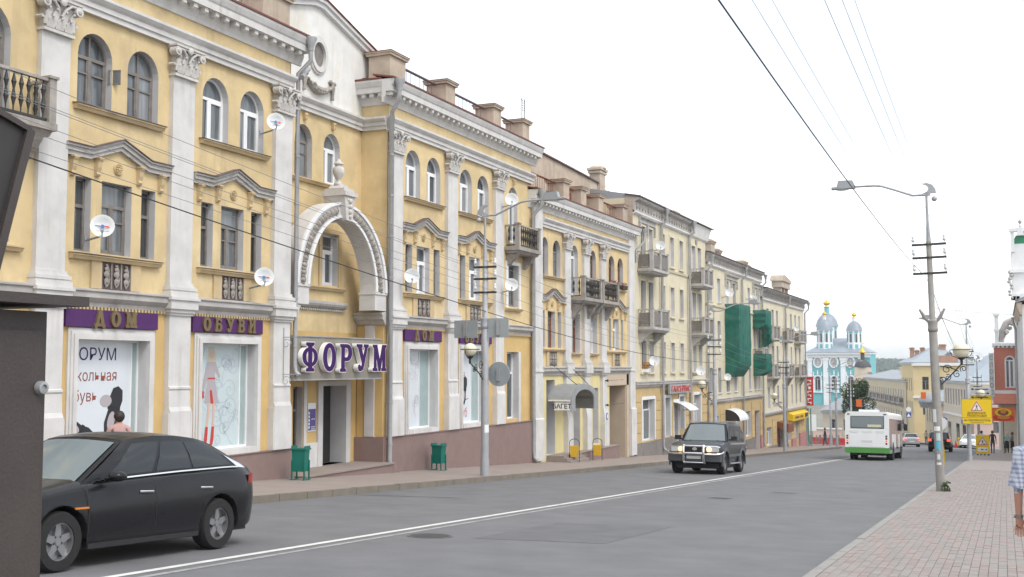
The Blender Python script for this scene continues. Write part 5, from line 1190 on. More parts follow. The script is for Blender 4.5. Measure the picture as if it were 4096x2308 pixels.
for u in (62.25, 64.15): m.tube([(XF, u, -2.02), (XF + .5, u, -2.15), (XF + 1.0, u, -2.48)], .02, 5); m.tube([(XF, u, -2.5), (XF + .9, u, -2.42)], .015, 5)
obj('bracket', m, 'steel', t)

B5 = thing('cream_house', 'cream four-storey house with green safety netting hung over its balconies', 'house', (XF, 79, gz(79) + SH))
a0, a1 = 70.35, 88.0
cols5 = [(71.2, 72.0), (73.5, 74.35), (75.9, 76.9), (78.2, 79.1), (81.0, 81.7), (83.2, 84.0), (85.1, 85.9), (86.7, 87.5)]; rows5 = [(4.19, 5.78), (1.36, 2.98), (-1.73, -.1)]
house_front(F4, B5, a0, a1, -2.15, 6.8, [(a, b, z0, z1, 0) for a, b in cols5 for z0, z1 in rows5], 'cream')
for z0, z1 in rows5:
    for a, b in cols5: flatwin(F4, B5, a, b, z0, z1, random.choice(['wood', 'pvc']), fr=False); sill(F4, B5, a - .1, b + .1, z0, 'cap_white', .1, .07) 
g5 = [(72.0, 73.6, -5.0, -3.2, 0), (75.4, 76.6, -6.0, -3.3, 0), (78.6, 80.0, -5.0, -3.2, 0), (81.9, 83.7, -5.05, -3.25, 0), (85.0, 87.0, -6.3, -3.3, 0)]
house_front(F4, B5, a0, a1, -6.7, -2.15, g5, 'ochre', .35)
for q in (g5[0], g5[2], g5[3]): window(F4, B5, *q[:4], 0, 'tall', .28)
for q in (g5[1], g5[4]): m = MB(); m.box(-.34, -.3, *q[:4]); D = add(F4, 'door', m, 'wood_brown' if q is g5[4] else 'wood_old', B5); m = MB(); m.box(-.3, -.27, q[1] - .2, q[1] - .15, -4.8, -4.6); obj('handle', F4.m(m), 'chrome', D)
band(F4, 'string_course', [(0, -2.4), (.08, -2.36), (.16, -2.26), (.16, -2.16), (.2, -2.12), (0, -2.06)], a0, a1, 'plaster_grey', B5); band(F4, 'string_course', [(0, 3.85), (.08, 3.88), (.1, 3.98), (0, 4.02)], a0, a1, 'cream_pale', B5)
for u0, u1 in ((70.4, 71.8), (73.8, 75.2), (76.8, 78.4), (80.2, 81.7), (83.9, 84.9), (87.1, 87.95)): quoin_strip(F4, B5, u0, u1, -5.2, -2.5)
blk(F4, 'plinth', -.001, .1, 70.35, 75.4, -6, -5.2, 'plinth_grey', B5); blk(F4, 'plinth', -.001, .1, 76.6, 85.0, -6.6, -5.25, 'plinth_grey', B5); blk(F4, 'plinth', -.001, .1, 87.0, 88.0, -6.7, -5.2, 'pink_plinth', B5)
frieze(F4, B5, a0 + .1, a1, 6.62, 6.98, 7.2); hood(F4, B5, 75.6, 79.4, 5.9); hood(F4, B5, 84.8, 87.8, 5.9)
for u0, u1, z in ((75.6, 79.1, 3.3), (84.9, 86.8, 3.3)): balcony(F4, B5, u0, u1, z, .85, .92, 'board', brackets=False, posts=3, mt='plaster_grey')
for u0, u1, z in ((75.6, 79.1, .45), (84.9, 86.8, .45)): balcony(F4, B5, u0, u1, z, .85, .92, 'board', brackets=True, posts=3, mt='plaster_grey')
for u in (80.6, 87.9): downpipe(F4, B5, u, gz(u) + .2, 7.1, .15, .07, kick=(.42, .1))
m = MB(); m.box(XF - 8, XF - .4, 70.4, 88, -7, 7.1); obj('rear_block', m, 'cream', B5); m = MB(); m.prism([(XF + .3, 7.16), (XF + .3, 7.26), (XF - 5, 8.1), (XF - 5, 7.16)], 70.4, 88.2, 'y'); obj('roof', m, 'roof_grey', B5)
for y, w, h in ((73.0, .9, .9), (75.2, 1.1, .95), (77.6, .9, .55), (86.0, 1.0, .45), (87.6, .8, .3)): chimney(B5, XF - 1.2, y, 7.3, w, h)
blk(F4, 'parapet', -1.3, -1.0, 77.9, 87.5, 7.3, 7.75, 'pier_plaster', B5)
# green safety nets, draped cloth with folds
def net(u0, u1, z1, z0, label, proj=.98, low=None):
    rr = random.Random(int(u0)); m = MB(); path = [(.02, u0), (proj, u0)] + [(proj, u) for u in sm(u0, u1, 16)[1:]] + [(.02, u1)]
    nz = 14; P = []; L = len(path)
    for k in range(nz + 1):
        t = k / nz
        for i, (d, u) in enumerate(path):
            wv = .05 * math.sin(i * 1.9 + t * 2) * (.3 + t) + rr.uniform(-.015, .015)
            zz = z1 + (z0 - z1) * t; sag = (low(u) if low else 0) * t
            tk = max(0, (t - .86) / .14); P.append((XF + d * (1 - .55 * tk) + (wv if d > .5 else 0), u + .04 * math.sin(k * 1.3 + i), zz + sag - .1 * tk))
    m.add(P, [(k * L + i, k * L + i + 1, (k + 1) * L + i + 1, (k + 1) * L + i) for k in range(nz) for i in range(L - 1)])
    return tag(obj('safety_net', m, 'green_net', smooth=60), label, 'safety net')
net(75.5, 79.2, 4.2, -.6, 'long green safety net wrapped around two stacked cream balconies')
net(84.8, 86.9, 4.2, 2.9, 'torn green safety net hanging askew from an upper cream balcony', .98, lambda u: -1.6 * max(0, (u - 85.6) / 1.4) ** 1.3)
net(84.8, 86.9, .95, -.6, 'short green safety net around the lower balcony with a torn opening', .98, lambda u: 0)
t = thing('arched_canopy', 'arched metal canopy on a shop door beside the street pole', 'canopy', F4.p(76, -3.3)); m = MB()
for i in range(8):
    q = lambda j: (XF + .02 + 1.0 * math.sin(PI / 2 * j / 8), -2.85 - .75 * (1 - math.cos(PI / 2 * j / 8))); A_, B_ = q(i), q(i + 1); m.poly([(A_[0], 75.2, A_[1]), (A_[0], 78.0, A_[1]), (B_[0], 78.0, B_[1]), (B_[0], 75.2, B_[1])])
obj('sheet', m, 'dish', t); m = MB(); m.poly([(XF + .02, 75.22, -3.6)] + [(XF + .02 + 1.0 * math.sin(PI / 2 * j / 8), 75.22, -2.86 - .75 * (1 - math.cos(PI / 2 * j / 8))) for j in range(9)]); obj('cheek', m, 'cabinet_dark', t)

B6 = thing('cream_house', 'cream corner house with three stacked balconies and a yellow shop fascia at street level', 'house', (XF, 98, gz(98) + SH))
a0, a1 = 88.05, 108.4
cols6 = [(90.3, 91.3), (92.5, 93.4), (94.5, 95.3), (98.7, 99.5), (101.2, 102.0), (103.4, 104.2), (105.6, 106.4)]; rows6 = [(3.05, 4.6), (.15, 1.68), (-3.3, -1.58)]
house_front(F4, B6, a0, a1, -3.55, 5.5, [(a, b, z0, z1, 0) for a, b in cols6 for z0, z1 in rows6], 'cream_pale')
for z0, z1 in rows6:
    for a, b in cols6: flatwin(F4, B6, a, b, z0, z1, random.choice(['wood', 'pvc']), fr=False)
g6 = [(89.8, 91.8, -6.2, -4.8, 0), (94.0, 97.0, -6.8, -4.5, 0), (99.0, 100.6, -6.4, -4.7, 0), (103.0, 104.6, -6.6, -4.7, 0)]
house_front(F4, B6, a0, a1, -7.8, -3.55, g6, 'ochre', .35)
for q in (g6[0], g6[2], g6[3]): window(F4, B6, *q[:4], 0, 'tall', .28)
m = MB(); m.box(-.34, -.3, *g6[1][:4]); D = add(F4, 'door', m, 'wood_brown', B6)
band(F4, 'string_course', [(0, -3.9), (.1, -3.85), (.18, -3.7), (.18, -3.6), (0, -3.5)], a0, a1, 'plaster_grey', B6); frieze(F4, B6, a0, a1, 5.36, 5.78, 6.08, 'plaster_grey', .45)
for u0, u1 in ((88.1, 89.6), (92.0, 93.8), (97.2, 98.8), (100.8, 102.8), (104.8, 108.35)): quoin_strip(F4, B6, u0, u1, -6.4, -4.2)
blk(F4, 'plinth', -.001, .1, 88.05, 93.9, -7, -6.3, 'plinth_grey', B6); 
for u0, u1, z in ((97.1, 98.9, -6.5), (100.7, 102.9, -6.3), (104.7, 108.4, -6.0)): blk(F4, 'plinth', -.001, .14, u0, u1, -7.9, z, 'pink_plinth', B6)
for z, br in ((2.25, False), (-.8, True)):
    for u0, u1 in ((90.1, 93.1), (97.0, 99.6), (103.0, 106.5)): balcony(F4, B6, u0, u1, z, .6, .95, 'board', brackets=br, posts=3, mt='plaster_grey', bdrop=.7)
blk(F4, 'end_wall', -.42, -.002, 108.33, 108.39, -7.9, 6.05, 'cream_pale', B6)
for u in (98.0, 108.3): downpipe(F4, B6, u, gz(u) + .2, 6.0, .15, .07, kick=(.5, .1))
m = MB(); m.box(XF - 8, XF - .4, 88.1, 108.38, -8, 6.05); obj('rear_block', m, 'cream_pale', B6); m = MB(); m.prism([(XF + .3, 6.06), (XF + .3, 6.16), (XF - 5, 6.9), (XF - 5, 6.06)], 88.1, 108.8, 'y'); obj('roof', m, 'roof_grey', B6)
m = MB(); m.box(XF - 1.4, XF - .5, 100.2, 104.4, 6.95, 7.5); m.prism([(100.0, 7.5), (104.6, 7.5), (104.4, 7.75), (101.2, 8.1), (100.2, 7.9)], XF - 1.5, XF - .4, 'x'); obj('chimney', m, 'pier_plaster', B6)
m = MB(); 
for y in (100.6, 102.2, 103.8): m.box(XF - 1.3, XF - .6, y - .15, y + .15, 6.3, 6.95)
obj('chimney_leg', m, 'pier_plaster', B6)
t = thing('shop_fascia', 'sloping yellow shop fascia on the cream corner house', 'sign', F4.p(103, -4.1, .2)); m = MB(); m.prism([(.05, -3.95), (.5, -4.15), (.45, -4.7), (.05, -4.6)], 99.0, 107.4, 'y'); add(F4, 'board', m, 'sign_yellow', t); m = MB(); m.box(.48, .52, 105.5, 106.8, -4.55, -4.2); add(F4, 'panel', m, 'ink', t)
m = MB(); [m.box(.5, .505, 100.2 + i * .52, 100.2 + i * .52 + .34, -4.5, -4.32) for i in range(8) if i != 4]; add(F4, 'lettering', m, 'ink_brown', t)
t = thing('red_banner', 'tall red vertical banner sign at the end of the cream terrace', 'sign', F4.p(108.3, -2.3, .5)); m = MB(); m.box(XF + .1, XF + .78, 108.46, 108.56, -3.65, -.95); obj('board', m, 'sign_red', t)
m = MB()
for i in range(7):
    z = -1.25 - i * .34; m.box(XF + .25, XF + .62, 108.44, 108.455, z - .08, z) if i != 2 else m.cyl((XF + .44, 108.455, z - .06), (XF + .44, 108.44, z - .06), .14, n=12)
    if i != 2: m.box(XF + (.25 if i % 2 else .5), XF + (.35 if i % 2 else .6), 108.442, 108.457, z - .22, z - .081)
obj('lettering', m, 'sign_white', t); m = MB(); m.cyl((XF, 108.5, -1.0), (XF + .78, 108.5, -1.0), .02, n=5); m.cyl((XF, 108.5, -3.6), (XF + .78, 108.5, -3.6), .02, n=5); obj('bracket', m, 'iron', t)
m = MB(); m.prism([(0, -4.5), (.9, -4.7), (.9, -5.4), (.0, -4.95)], 94.2, 96.8, 'y'); tag(obj('brown_canopy', F4.m(m), 'wood_brown'), 'dark brown box canopy over the corner house door', 'canopy')
# dishes further down
for (u, z, r), lb in zip([(58.27, 6.41, .25), (56.95, .28, .26), (66.73, -.27, .27), (74.79, 4.88, .27), (82.44, 5.1, .2), (73.94, -.7, .23), (101.4, 3.29, .22)],
    ['large pale satellite dish on the top balcony of the gas service house', 'satellite dish by the window with orange flowers', 'satellite dish above the right end of the gas service sign', 'satellite dish above the long green net', 'small satellite dish with dark emblem beside the street lamp head', 'satellite dish low on the netted house near a downpipe', 'satellite dish on a corner house balcony']):
    dish(F4, u, z, r, lb, .5, 0, rz=R(-68), tilt=10)
t = thing('flower_box', 'window box of orange flowers on the gas service house', 'flower box', F4.p(56.7, -.3, .15)); m = MB(); m.box(-.12, .12, -.45, .45, 0, .18); obj('box', m, 'sign_white', t, (0, 0, 0), local=True); rr = random.Random(2); m = MB(); q = MB()
for i in range(90):
    x, y, z = rr.uniform(-.15, .15), rr.uniform(-.45, .45), rr.uniform(.15, .5); a = rr.uniform(0, 6); m.poly([(x, y, z), (x + .06 * math.cos(a), y + .06 * math.sin(a), z + .03), (x + .06 * math.cos(a + 1), y + .06 * math.sin(a + 1), z)])
    if i % 2: q.sph((x, y, z + .03), .03, 5, 4)
obj('foliage', m, 'weed', t, (0, 0, 0), local=True); obj('blooms', q, 'flower_orange', t, (0, 0, 0), local=True)
# ------------------------------------------------------------------ vehicles (local x forwards, y to the left, rear axle at x = 0)
def pl(x, P):
    if x <= P[0][0]: return P[0][1]
    for (a, u), (b, v) in zip(P, P[1:]):
        if x <= b:
            t = (x - a) / (b - a); return u + (v - u) * t
    return P[-1][1]
def wheel(parent, x, y, r, w, spokes=5, side=1, mt='rim'):
    m = MB(); h = w / 2
    prof = [(r * .62, -h), (r * .93, -h), (r, -h * .6), (r, h * .6), (r * .93, h), (r * .62, h), (r * .6, 0), (r * .62, -h)]
    n = 28; vs = []
    for rr_, yy in prof[:-1]:
        for k in range(n): vs.append((rr_ * math.cos(2 * PI * k / n), yy, rr_ * math.sin(2 * PI * k / n)))
    M = len(prof) - 1
    m.add(vs, [(i * n + k, i * n + (k + 1) % n, ((i + 1) % M) * n + (k + 1) % n, ((i + 1) % M) * n + k) for i in range(M) for k in range(n)])
    wh = obj('wheel', m, 'tyre', parent, (x, y, r), local=True, smooth=40)
    q = MB(); s = side
    q.cyl((0, s * h * .1, 0), (0, s * h * .2, 0), r * .63, r * .63, 24); 
    for k in range(spokes):
        a = 2 * PI * k / spokes + .3; c, d = math.cos(a), math.sin(a); e, f = -d, c
        P = [(r * .12, .09), (r * .6, .06)]
        v = []
        for yy in (s * h * .2, s * h * .62):
            for rr_, ww in P:
                for sg in (-1, 1): v.append((rr_ * c + sg * ww * e * r * 1.6, yy, rr_ * d + sg * ww * f * r * 1.6))
        q.add(v, [(0, 1, 3, 2), (4, 6, 7, 5), (0, 2, 6, 4), (1, 5, 7, 3), (2, 3, 7, 6)])
    q.cyl((0, s * h * .2, 0), (0, s * h * .7, 0), r * .17, r * .13, 12)
    ring = [(r * .56, s * h * .2), (r * .64, s * h * .2), (r * .64, s * h * .85), (r * .58, s * h * .85)]; vs = []
    for rr_, yy in ring:
        for k in range(n): vs.append((rr_ * math.cos(2 * PI * k / n), yy, rr_ * math.sin(2 * PI * k / n)))
    q.add(vs, [(i * n + k, i * n + (k + 1) % n, ((i + 1) % 4) * n + (k + 1) % n, ((i + 1) % 4) * n + k) for i in range(4) for k in range(n)])
    obj('rim', q, mt, wh, (0, 0, 0), local=True, smooth=40)
    return wh
def car(name, label, spec, loc, rz, group=None):
    S = spec; t = thing(name, label, S.get('cat', 'car'), loc, rz, group); t.rotation_euler = (0, S.get('pitch', 0), rz)
    rw, ra, wb = S['rw'], S['ra'], S['wb']; x0, x1 = S['x']
    xs = set([x0, x1] + list(S.get('sx', [])))
    for k in range(int((x1 - x0) / .14)): xs.add(round(x0 + .07 + k * .14, 3))
    for ax in (0, wb):
        for k in range(13): xs.add(round(ax + ra * math.cos(PI * k / 12), 4))
        xs.add(ax + ra + .004); xs.add(ax - ra - .004)
    xs = sorted(x for x in xs if x0 <= x <= x1)
    sill = S['sill']
    def zbot(x):
        z = pl(x, sill)
        for ax in (0, wb):
            if abs(x - ax) < ra: z = max(z, rw + math.sqrt(max(0, ra * ra - (x - ax) ** 2)))
        return z
    def plan(x):
        e0, e1 = S.get('round', (.35, .5)); k = 1.0
        if x - x0 < e0: k *= 1 - S.get('rk', .2) * (1 - (x - x0) / e0) ** 2
        if x1 - x < e1: k *= 1 - S.get('fk', .24) * (1 - (x1 - x) / e1) ** 2
        return k
    W = S['W'] / 2; ts = [0, .08, .2, .36, .52, .68, .82, .93, 1]
    def wid(x, f):      # body section
        return W * plan(x) * pl(f, S.get('sec', [(0, .95), (.12, .975), (.45, 1), (.7, .99), (.9, .955), (1, .93)]))
    bm = MB(); rows = []
    for x in xs:
        zb = pl(x, S['belt']); zl = min(zbot(x), zb - .05); zs = pl(x, sill); r = []
        for q in ts:
            z = zl + (zb - zl) * q; r.append((x, wid(x, (z - zs) / (zb - zs)), z))
        yb = r[-1][1]; zt = pl(x, S['deck'])
        r += [(x, yb * .93, zb + (zt - zb) * .6), (x, yb * .75, zb + (zt - zb) * .92), (x, yb * .4, zt), (x, 0, zt + .005)]
        rows.append(r)
    K = len(rows[0])
    for sg in (1, -1):
        o = len(bm.v); bm.v += [(a, sg * b, c) for r in rows for a, b, c in r]
        for i in range(len(rows) - 1):
            for k in range(K - 1):
                f = (o + i * K + k, o + (i + 1) * K + k, o + (i + 1) * K + k + 1, o + i * K + k + 1); bm.f.append(f if sg > 0 else f[::-1])
    for i in (0, len(rows) - 1):
        ring = [(a, b, c) for a, b, c in rows[i]] + [(a, -b, c) for a, b, c in rows[i][-2::-1]]; bm.poly(ring)
    body = obj('body', bm, S['mt'], t, (0, 0, 0), local=True, smooth=38)
    # cabin
    xa, za, xr0, xr1, xc, zc = S['cab']; Bw = lambda x: pl(x, [(x, wid(x, 1))]) * .97; n = 16; zr = S['roof']; Wr = S['Wr'] / 2
    lo, hi = [], []
    for i in range(n + 1):
        s = i / n; x = xc + (xa - xc) * s; lo.append((x, Bw(x) * .985, pl(x, S['belt']) - .02 + (pl(x, S['deck']) - pl(x, S['belt'])) * .5)); xh = xr1 + (xr0 - xr1) * s; hi.append((xh, Wr * (1 - .05 * abs(2 * s - 1) ** 3), pl(xh, zr)))
    cm = MB(); J = 4
    def sidept(i, f, out=0):
        a, b = Vector(lo[i]), Vector(hi[i]); p = a.lerp(b, f); bulge = .035 * math.sin(PI * f); return (p.x, p.y + bulge + out, p.z)
    for sg in (1, -1):
        for i in range(n):
            for j in range(J):
                q = [sidept(i, j / J), sidept(i + 1, j / J), sidept(i + 1, (j + 1) / J), sidept(i, (j + 1) / J)]; cm.poly([(a, sg * b, c) for a, b, c in q])
        for i in range(n):
            for y0_, y1_ in ((1, .8), (.8, .4), (.4, 0)):
                cr = lambda k: .035 * (1 - k * k)
                q = [(hi[i], y0_), (hi[i + 1], y0_), (hi[i + 1], y1_), (hi[i], y1_)]; cm.poly([(h_[0], sg * h_[1] * k, h_[2] + cr(k)) for h_, k in q])
    for idx in (0, n):      # front and rear frames of the cabin
        for sg in (1, -1):
            for a, b in ((1, .85), (.85, .5), (.5, 0)):
                cr = lambda k: .035 * (1 - k * k); L_, H_ = lo[idx], hi[idx]; ex = lambda k: (1 - k * k) * (.1 if idx == n else -.05)
                cm.poly([(L_[0] + ex(a), sg * L_[1] * a, L_[2] - .0), (L_[0] + ex(b), sg * L_[1] * b, L_[2]), (H_[0] + ex(b) * .5, sg * H_[1] * b, H_[2] + cr(b)), (H_[0] + ex(a) * .5, sg * H_[1] * a, H_[2] + cr(a))])
    cab = obj('cabin', cm, S.get('cmt', S['mt']), t, (0, 0, 0), local=True, smooth=40)
    # glazing
    for sg in (1, -1):
        for s0, s1 in S['wins']:
            g = MB(); N = 8; fl, fh = S.get('wf', (.1, .86)); P = []
            for f in (fl, (fl + fh) / 2, fh):
                for k in range(N + 1):
                    s = (s0 + (s1 - s0) * k / N) * n; i = min(n - 1, int(s)); u = s - i
                    fe = f
                    A_, B_ = Vector(sidept(i, fe, .006)), Vector(sidept(i + 1, fe, .006)); p = A_.lerp(B_, u); P.append((p.x, sg * p.y, p.z))
            g.add(P, [(r_ * (N + 1) + k, r_ * (N + 1) + k + 1, (r_ + 1) * (N + 1) + k + 1, (r_ + 1) * (N + 1) + k) for r_ in range(2) for k in range(N)]); obj('side_window', g, 'glass_car', cab, (0, 0, 0), local=True, smooth=40)
    def screen(idx, nm, mt, f0=.08, f1=.93, kx=.9):
        g = MB(); L_, H_ = Vector(lo[idx]), Vector(hi[idx]); P = []; sgn = 1 if idx == n else -1; N = 10
        for f in sm(f0, f1, 3):
            for k in range(N + 1):
                kk = (-1 + 2 * k / N) * kx; p = L_.lerp(H_, f); ex = (1 - kk * kk) * ((.1 if idx == n else -.05) * (1 - f * .5)); cr = .035 * (1 - kk * kk) * f
                P.append((p.x + ex + sgn * .012, p.y * kk, p.z + cr + .008))
        g.add(P, [(r_ * (N + 1) + k, r_ * (N + 1) + k + 1, (r_ + 1) * (N + 1) + k + 1, (r_ + 1) * (N + 1) + k) for r_ in range(3) for k in range(N)]); return obj(nm, g, mt, cab, (0, 0, 0), local=True, smooth=40)
    screen(n, 'windscreen', S.get('wsm', 'windscreen')); screen(0, 'rear_window', 'glass_car')
    # underside and wheels
    u = MB(); u.box(x0 + .25, x1 - .3, -W * .82, W * .82, .2, .62); obj('underbody', u, 'blackp', t, (0, 0, 0), local=True)
    for ax in (0, wb):
        for sg in (1, -1):
            wheel(t, ax, sg * (W - S.get('tw', .2) / 2 - .015), rw, S.get('tw', .2), S.get('spk', 5), sg)
            a = MB(); P = []
            for k in range(15):
                an = PI * k / 14; P += [(ax + (ra - .005) * math.cos(an), sg * (W * .99), rw + (ra - .005) * math.sin(an)), (ax + (ra - .005) * math.cos(an), sg * W * .6, rw + (ra - .005) * math.sin(an))]
            a.add(P, [(2 * k, 2 * k + 1, 2 * k + 3, 2 * k + 2) for k in range(14)]); obj('wheel_arch', a, 'blackp', t, (0, 0, 0), local=True)
    def part(nm, mb, mt, smooth=None, par=None): return obj(nm, mb, mt, par or t, (0, 0, 0), local=True, smooth=smooth)
    t_parts[name] = (t, part, wid, body, cab, sidept, n)
    return t, part, wid, cab, sidept, n
t_parts = {}
PITCH = math.atan(SLOPE)
# --- black hatchback coming up the hill
spec = dict(rw=.325, ra=.385, wb=2.69, x=(-1.0, 3.62), W=1.82, Wr=1.2, mt='car_black', round=(.5, .75), rk=.3, fk=.4, pitch=-PITCH,
    sill=[(-1.0, .34), (-.6, .26), (.4, .2), (2.2, .2), (3.2, .24), (3.62, .34)], belt=[(-1.0, .84), (-.8, .95), (-.2, .99), (.8, .965), (1.8, .91), (2.4, .86), (3.1, .77), (3.5, .64), (3.62, .56)],
    deck=[(-1.0, .87), (-.9, 1.02), (-.6, 1.1), (.0, 1.06), (1.8, .99), (2.35, .97), (2.9, .88), (3.4, .73), (3.62, .6)], cab=(2.42, .95, 1.5, -.05, -.66, 1.05),
    roof=[(-.1, 1.345), (.2, 1.405), (.6, 1.44), (1.0, 1.445), (1.3, 1.42), (1.5, 1.385)], wins=[(.09, .36), (.375, .6), (.625, .88)], wf=(.14, .86), tw=.22, spk=5)
y_r = 12.02
t, part, wid, cab, sidept, n = car('black_hatchback', 'black five-door hatchback with chrome window strip driving uphill past the shoe shop', spec, (-10.2, y_r, gz(y_r)), R(-90))
for sg in (1, -1):
    tr = MB(); tr.tube([(x, sg * (sidept(int(i), .07, .012)[1]), sidept(int(i), .07)[2]) for i, x in [(k, sidept(k, .07)[0]) for k in range(1, 16)]], .014, 5); part('window_trim', tr, 'chrome', 40)
    e = MB(); P = [sidept(k, f, .008) for k, f in ((0, .05), (1, .06), (1, .5), (0, .22))]; e.poly([(a, sg * b, c) for a, b, c in P]); part('quarter_trim', e, 'chrome')
    for x in (.28, 1.38):
        h = MB(); h.tube([(x - .11, sg * (wid(x, .82) + .0), .79), (x - .08, sg * (wid(x, .82) + .03), .795), (x + .08, sg * (wid(x, .82) + .03), .8), (x + .11, sg * (wid(x, .82)), .8)], .014, 6); part('door_handle', h, 'chrome')
    m = MB(); m.sph((1.98, sg * (W_ := .98), 1.0), .1, 10, 7, sx=1.1, sy=1.0, sz=.62); m.cyl((2.02, sg * .84, .97), (2.0, sg * .95, .98), .03); part('wing_mirror', m, 'car_black', 50)
    m = MB(); m.box(2.32, 2.52, sg * (wid(2.4, .55)) - .01 + 0, sg * (wid(2.4, .55)) + .006, .655, .675); part('side_repeater', m, 'lamp_amber')
    m = MB(); X_ = (-1.0, -.93, -.82, -.7, -.6); m.add([(x, sg * (wid(x, .85) + .006), z) for x in X_ for z in (.8 + .04 * (x + 1), .93 + .03 * (x + 1))], [(2 * i, 2 * i + 2, 2 * i + 3, 2 * i + 1) for i in range(4)]); m.box(-1.012, -.99, min(sg * .3, sg * wid(-1.0, .85)), max(sg * .3, sg * wid(-1.0, .85)), .8, .92); part('tail_lamp', m, 'lamp_red')
    for x in (1.22, 2.3, .2):
        m = MB(); Z_ = sm(.27 if x > .3 else .72, .93, 8); m.add([(x + e + (.05 if x > 2 else 0) * (z - .3), sg * (wid(x, (z - .2) / .74) + .0025), z) for z in Z_ for e in (-.005, .005)], [(2 * i, 2 * i + 1, 2 * i + 3, 2 * i + 2) for i in range(8)]); part('door_seam', m, 'blackp')
    m = MB(); m.prism([(2.95, .62), (3.4, .58), (3.5, .66), (3.2, .74), (2.98, .74)], sg * .5, sg * (wid(3.2, .8) + .005), 'y'); part('headlight', m, 'lamp_clear')
    m = MB(); m.box(.4, 2.28, sg * (wid(1.4, .05)) - .01, sg * (wid(1.4, .05)) + .012, .21, .27); part('side_skirt', m, 'blackp')
# --- dark off-roader with bull bar, lights on
spec = dict(rw=.385, ra=.46, wb=2.75, x=(-1.0, 3.45), W=1.92, Wr=1.46, mt='car_green', round=(.2, .3), rk=.08, fk=.12, pitch=-PITCH, cat='off-roader',
    sill=[(-1.0, .6), (-.5, .48), (.6, .42), (2.2, .42), (3.3, .5), (3.45, .56)], belt=[(-1.0, 1.12), (2.0, 1.12), (2.6, 1.1), (3.3, 1.03), (3.45, .98)], deck=[(-1.0, 1.15), (1.9, 1.17), (2.1, 1.18), (2.8, 1.16), (3.3, 1.1), (3.42, 1.05), (3.45, .99)],
    sec=[(0, .93), (.15, .96), (.5, .985), (.55, 1), (.75, .99), (1, .95)], cab=(2.06, 1.15, 1.52, -.92, -.97, 1.12), roof=[(-.95, 1.78), (-.6, 1.82), (.6, 1.85), (1.4, 1.82), (1.55, 1.79)], wins=[(.04, .3), (.33, .62), (.65, .93)], wf=(.1, .86), tw=.27, spk=6)
y_s = 43.45
t, part, wid, cab, sidept, n = car('dark_off_roader', 'dark green off-roader with chrome bull bar and lit headlights coming uphill', spec, (-10.2, y_s, gz(y_s)), R(-90))
for sg in (1, -1):
    m = MB(); m.box(3.36, 3.46, sg * .44 - .19 + .0, sg * .44 + .19, .82, .98) if False else m.box(3.38, 3.468, min(sg * .4, sg * .86), max(sg * .4, sg * .86), .8, .97); hl = part('headlight', m, 'lamp_clear')
    m = MB(); m.lathe([(.001, .0), (.09, .0), (.08, .02), (.001, .03)], n=14); m.v = [(3.47 + c, sg * .52 + a, .885 + b) for a, b, c in m.v]; part('headlight_bulb', m, 'lamp_on')
    m = MB(); m.box(3.4, 3.47, min(sg * .45, sg * .84), max(sg * .45, sg * .84), .715, .775); part('indicator', m, 'lamp_amber')
    m = MB(); m.box(1.72, 1.9, min(sg * .96, sg * 1.16), max(sg * .96, sg * 1.16), 1.2, 1.36); m.cyl((1.8, sg * .88, 1.22), (1.8, sg * 1.0, 1.25), .025); part('wing_mirror', m, 'blackp')
    for ax in (0, 2.75):
        a = MB(); P = []
        for k in range(15):
            an = -.15 + (PI + .3) * k / 14; c, s = math.cos(an), math.sin(an); P += [(ax + .455 * c, sg * .95, .385 + .455 * s), (ax + .455 * c, sg * 1.0, .385 + .455 * s), (ax + .57 * c, sg * .985, .385 + .57 * s), (ax + .57 * c, sg * .93, .385 + .57 * s)]
        a.add(P, [(4 * k + i, 4 * k + (i + 1) % 4, 4 * k + 4 + (i + 1) % 4, 4 * k + 4 + i) for k in range(14) for i in range(4)]); part('wheel_flare', a, 'car_grey', 50)
    m = MB(); m.box(.5, 2.25, min(sg * .955, sg * .985), max(sg * .955, sg * .985), .62, .72); part('side_moulding', m, 'car_grey')
    m = MB(); m.box(-.5, 1.95, min(sg * .93, sg * .965), max(sg * .93, sg * .965), 1.05, 1.11); part('waist_stripe', m, 'car_silver')
    m = MB(); m.box(.55, 2.15, min(sg * .8, sg * 1.02), max(sg * .8, sg * 1.02), .36, .4); part('running_board', m, 'steel')
    m = MB(); m.add(*_bar((1.6, sg * .68, 1.9), (-.8, sg * .68, 1.88), .04, .03)); part('roof_rail', m, 'steel')
    m = MB(); m.tube([(2.1 + .02, sg * .62, 1.17), (2.02, sg * .3, 1.24), (1.98, sg * .05, 1.26)], .012, 5); part('wiper', m, 'blackp')
m = MB(); m.box(3.38, 3.47, -.4, .4, .8, .98); gr = part('grille', m, 'blackp'); m = MB(); m.lathe([(.001, 0), (.06, 0), (.06, .012), (.001, .012)], n=14, sx=1.4); m.v = [(3.472 + c, a, .9 + b) for a, b, c in m.v]; part('badge', m, 'chrome')
m = MB(); m.box(3.34, 3.56, -.95, .95, .46, .7); part('bumper', m, 'car_grey')
bb = MB()
for sg in (1, -1): bb.tube([(3.5, sg * .36, .4), (3.66, sg * .36, .5), (3.68, sg * .36, .95), (3.6, sg * .36, 1.02)], .05, 8); bb.tube([(3.66, sg * .36, 1.0), (3.62, sg * .8, 1.0), (3.5, sg * .92, .97)], .022, 6); bb.tube([(3.66, sg * .36, .72), (3.64, sg * .8, .72), (3.5, sg * .97, .75), (3.3, sg * 1.0, .8)], .035, 6)
for z, r in ((1.0, .035), (.74, .045), (.42, .028)): bb.tube([(3.66, -.36, z), (3.68, 0, z), (3.66, .36, z)], r, 8)
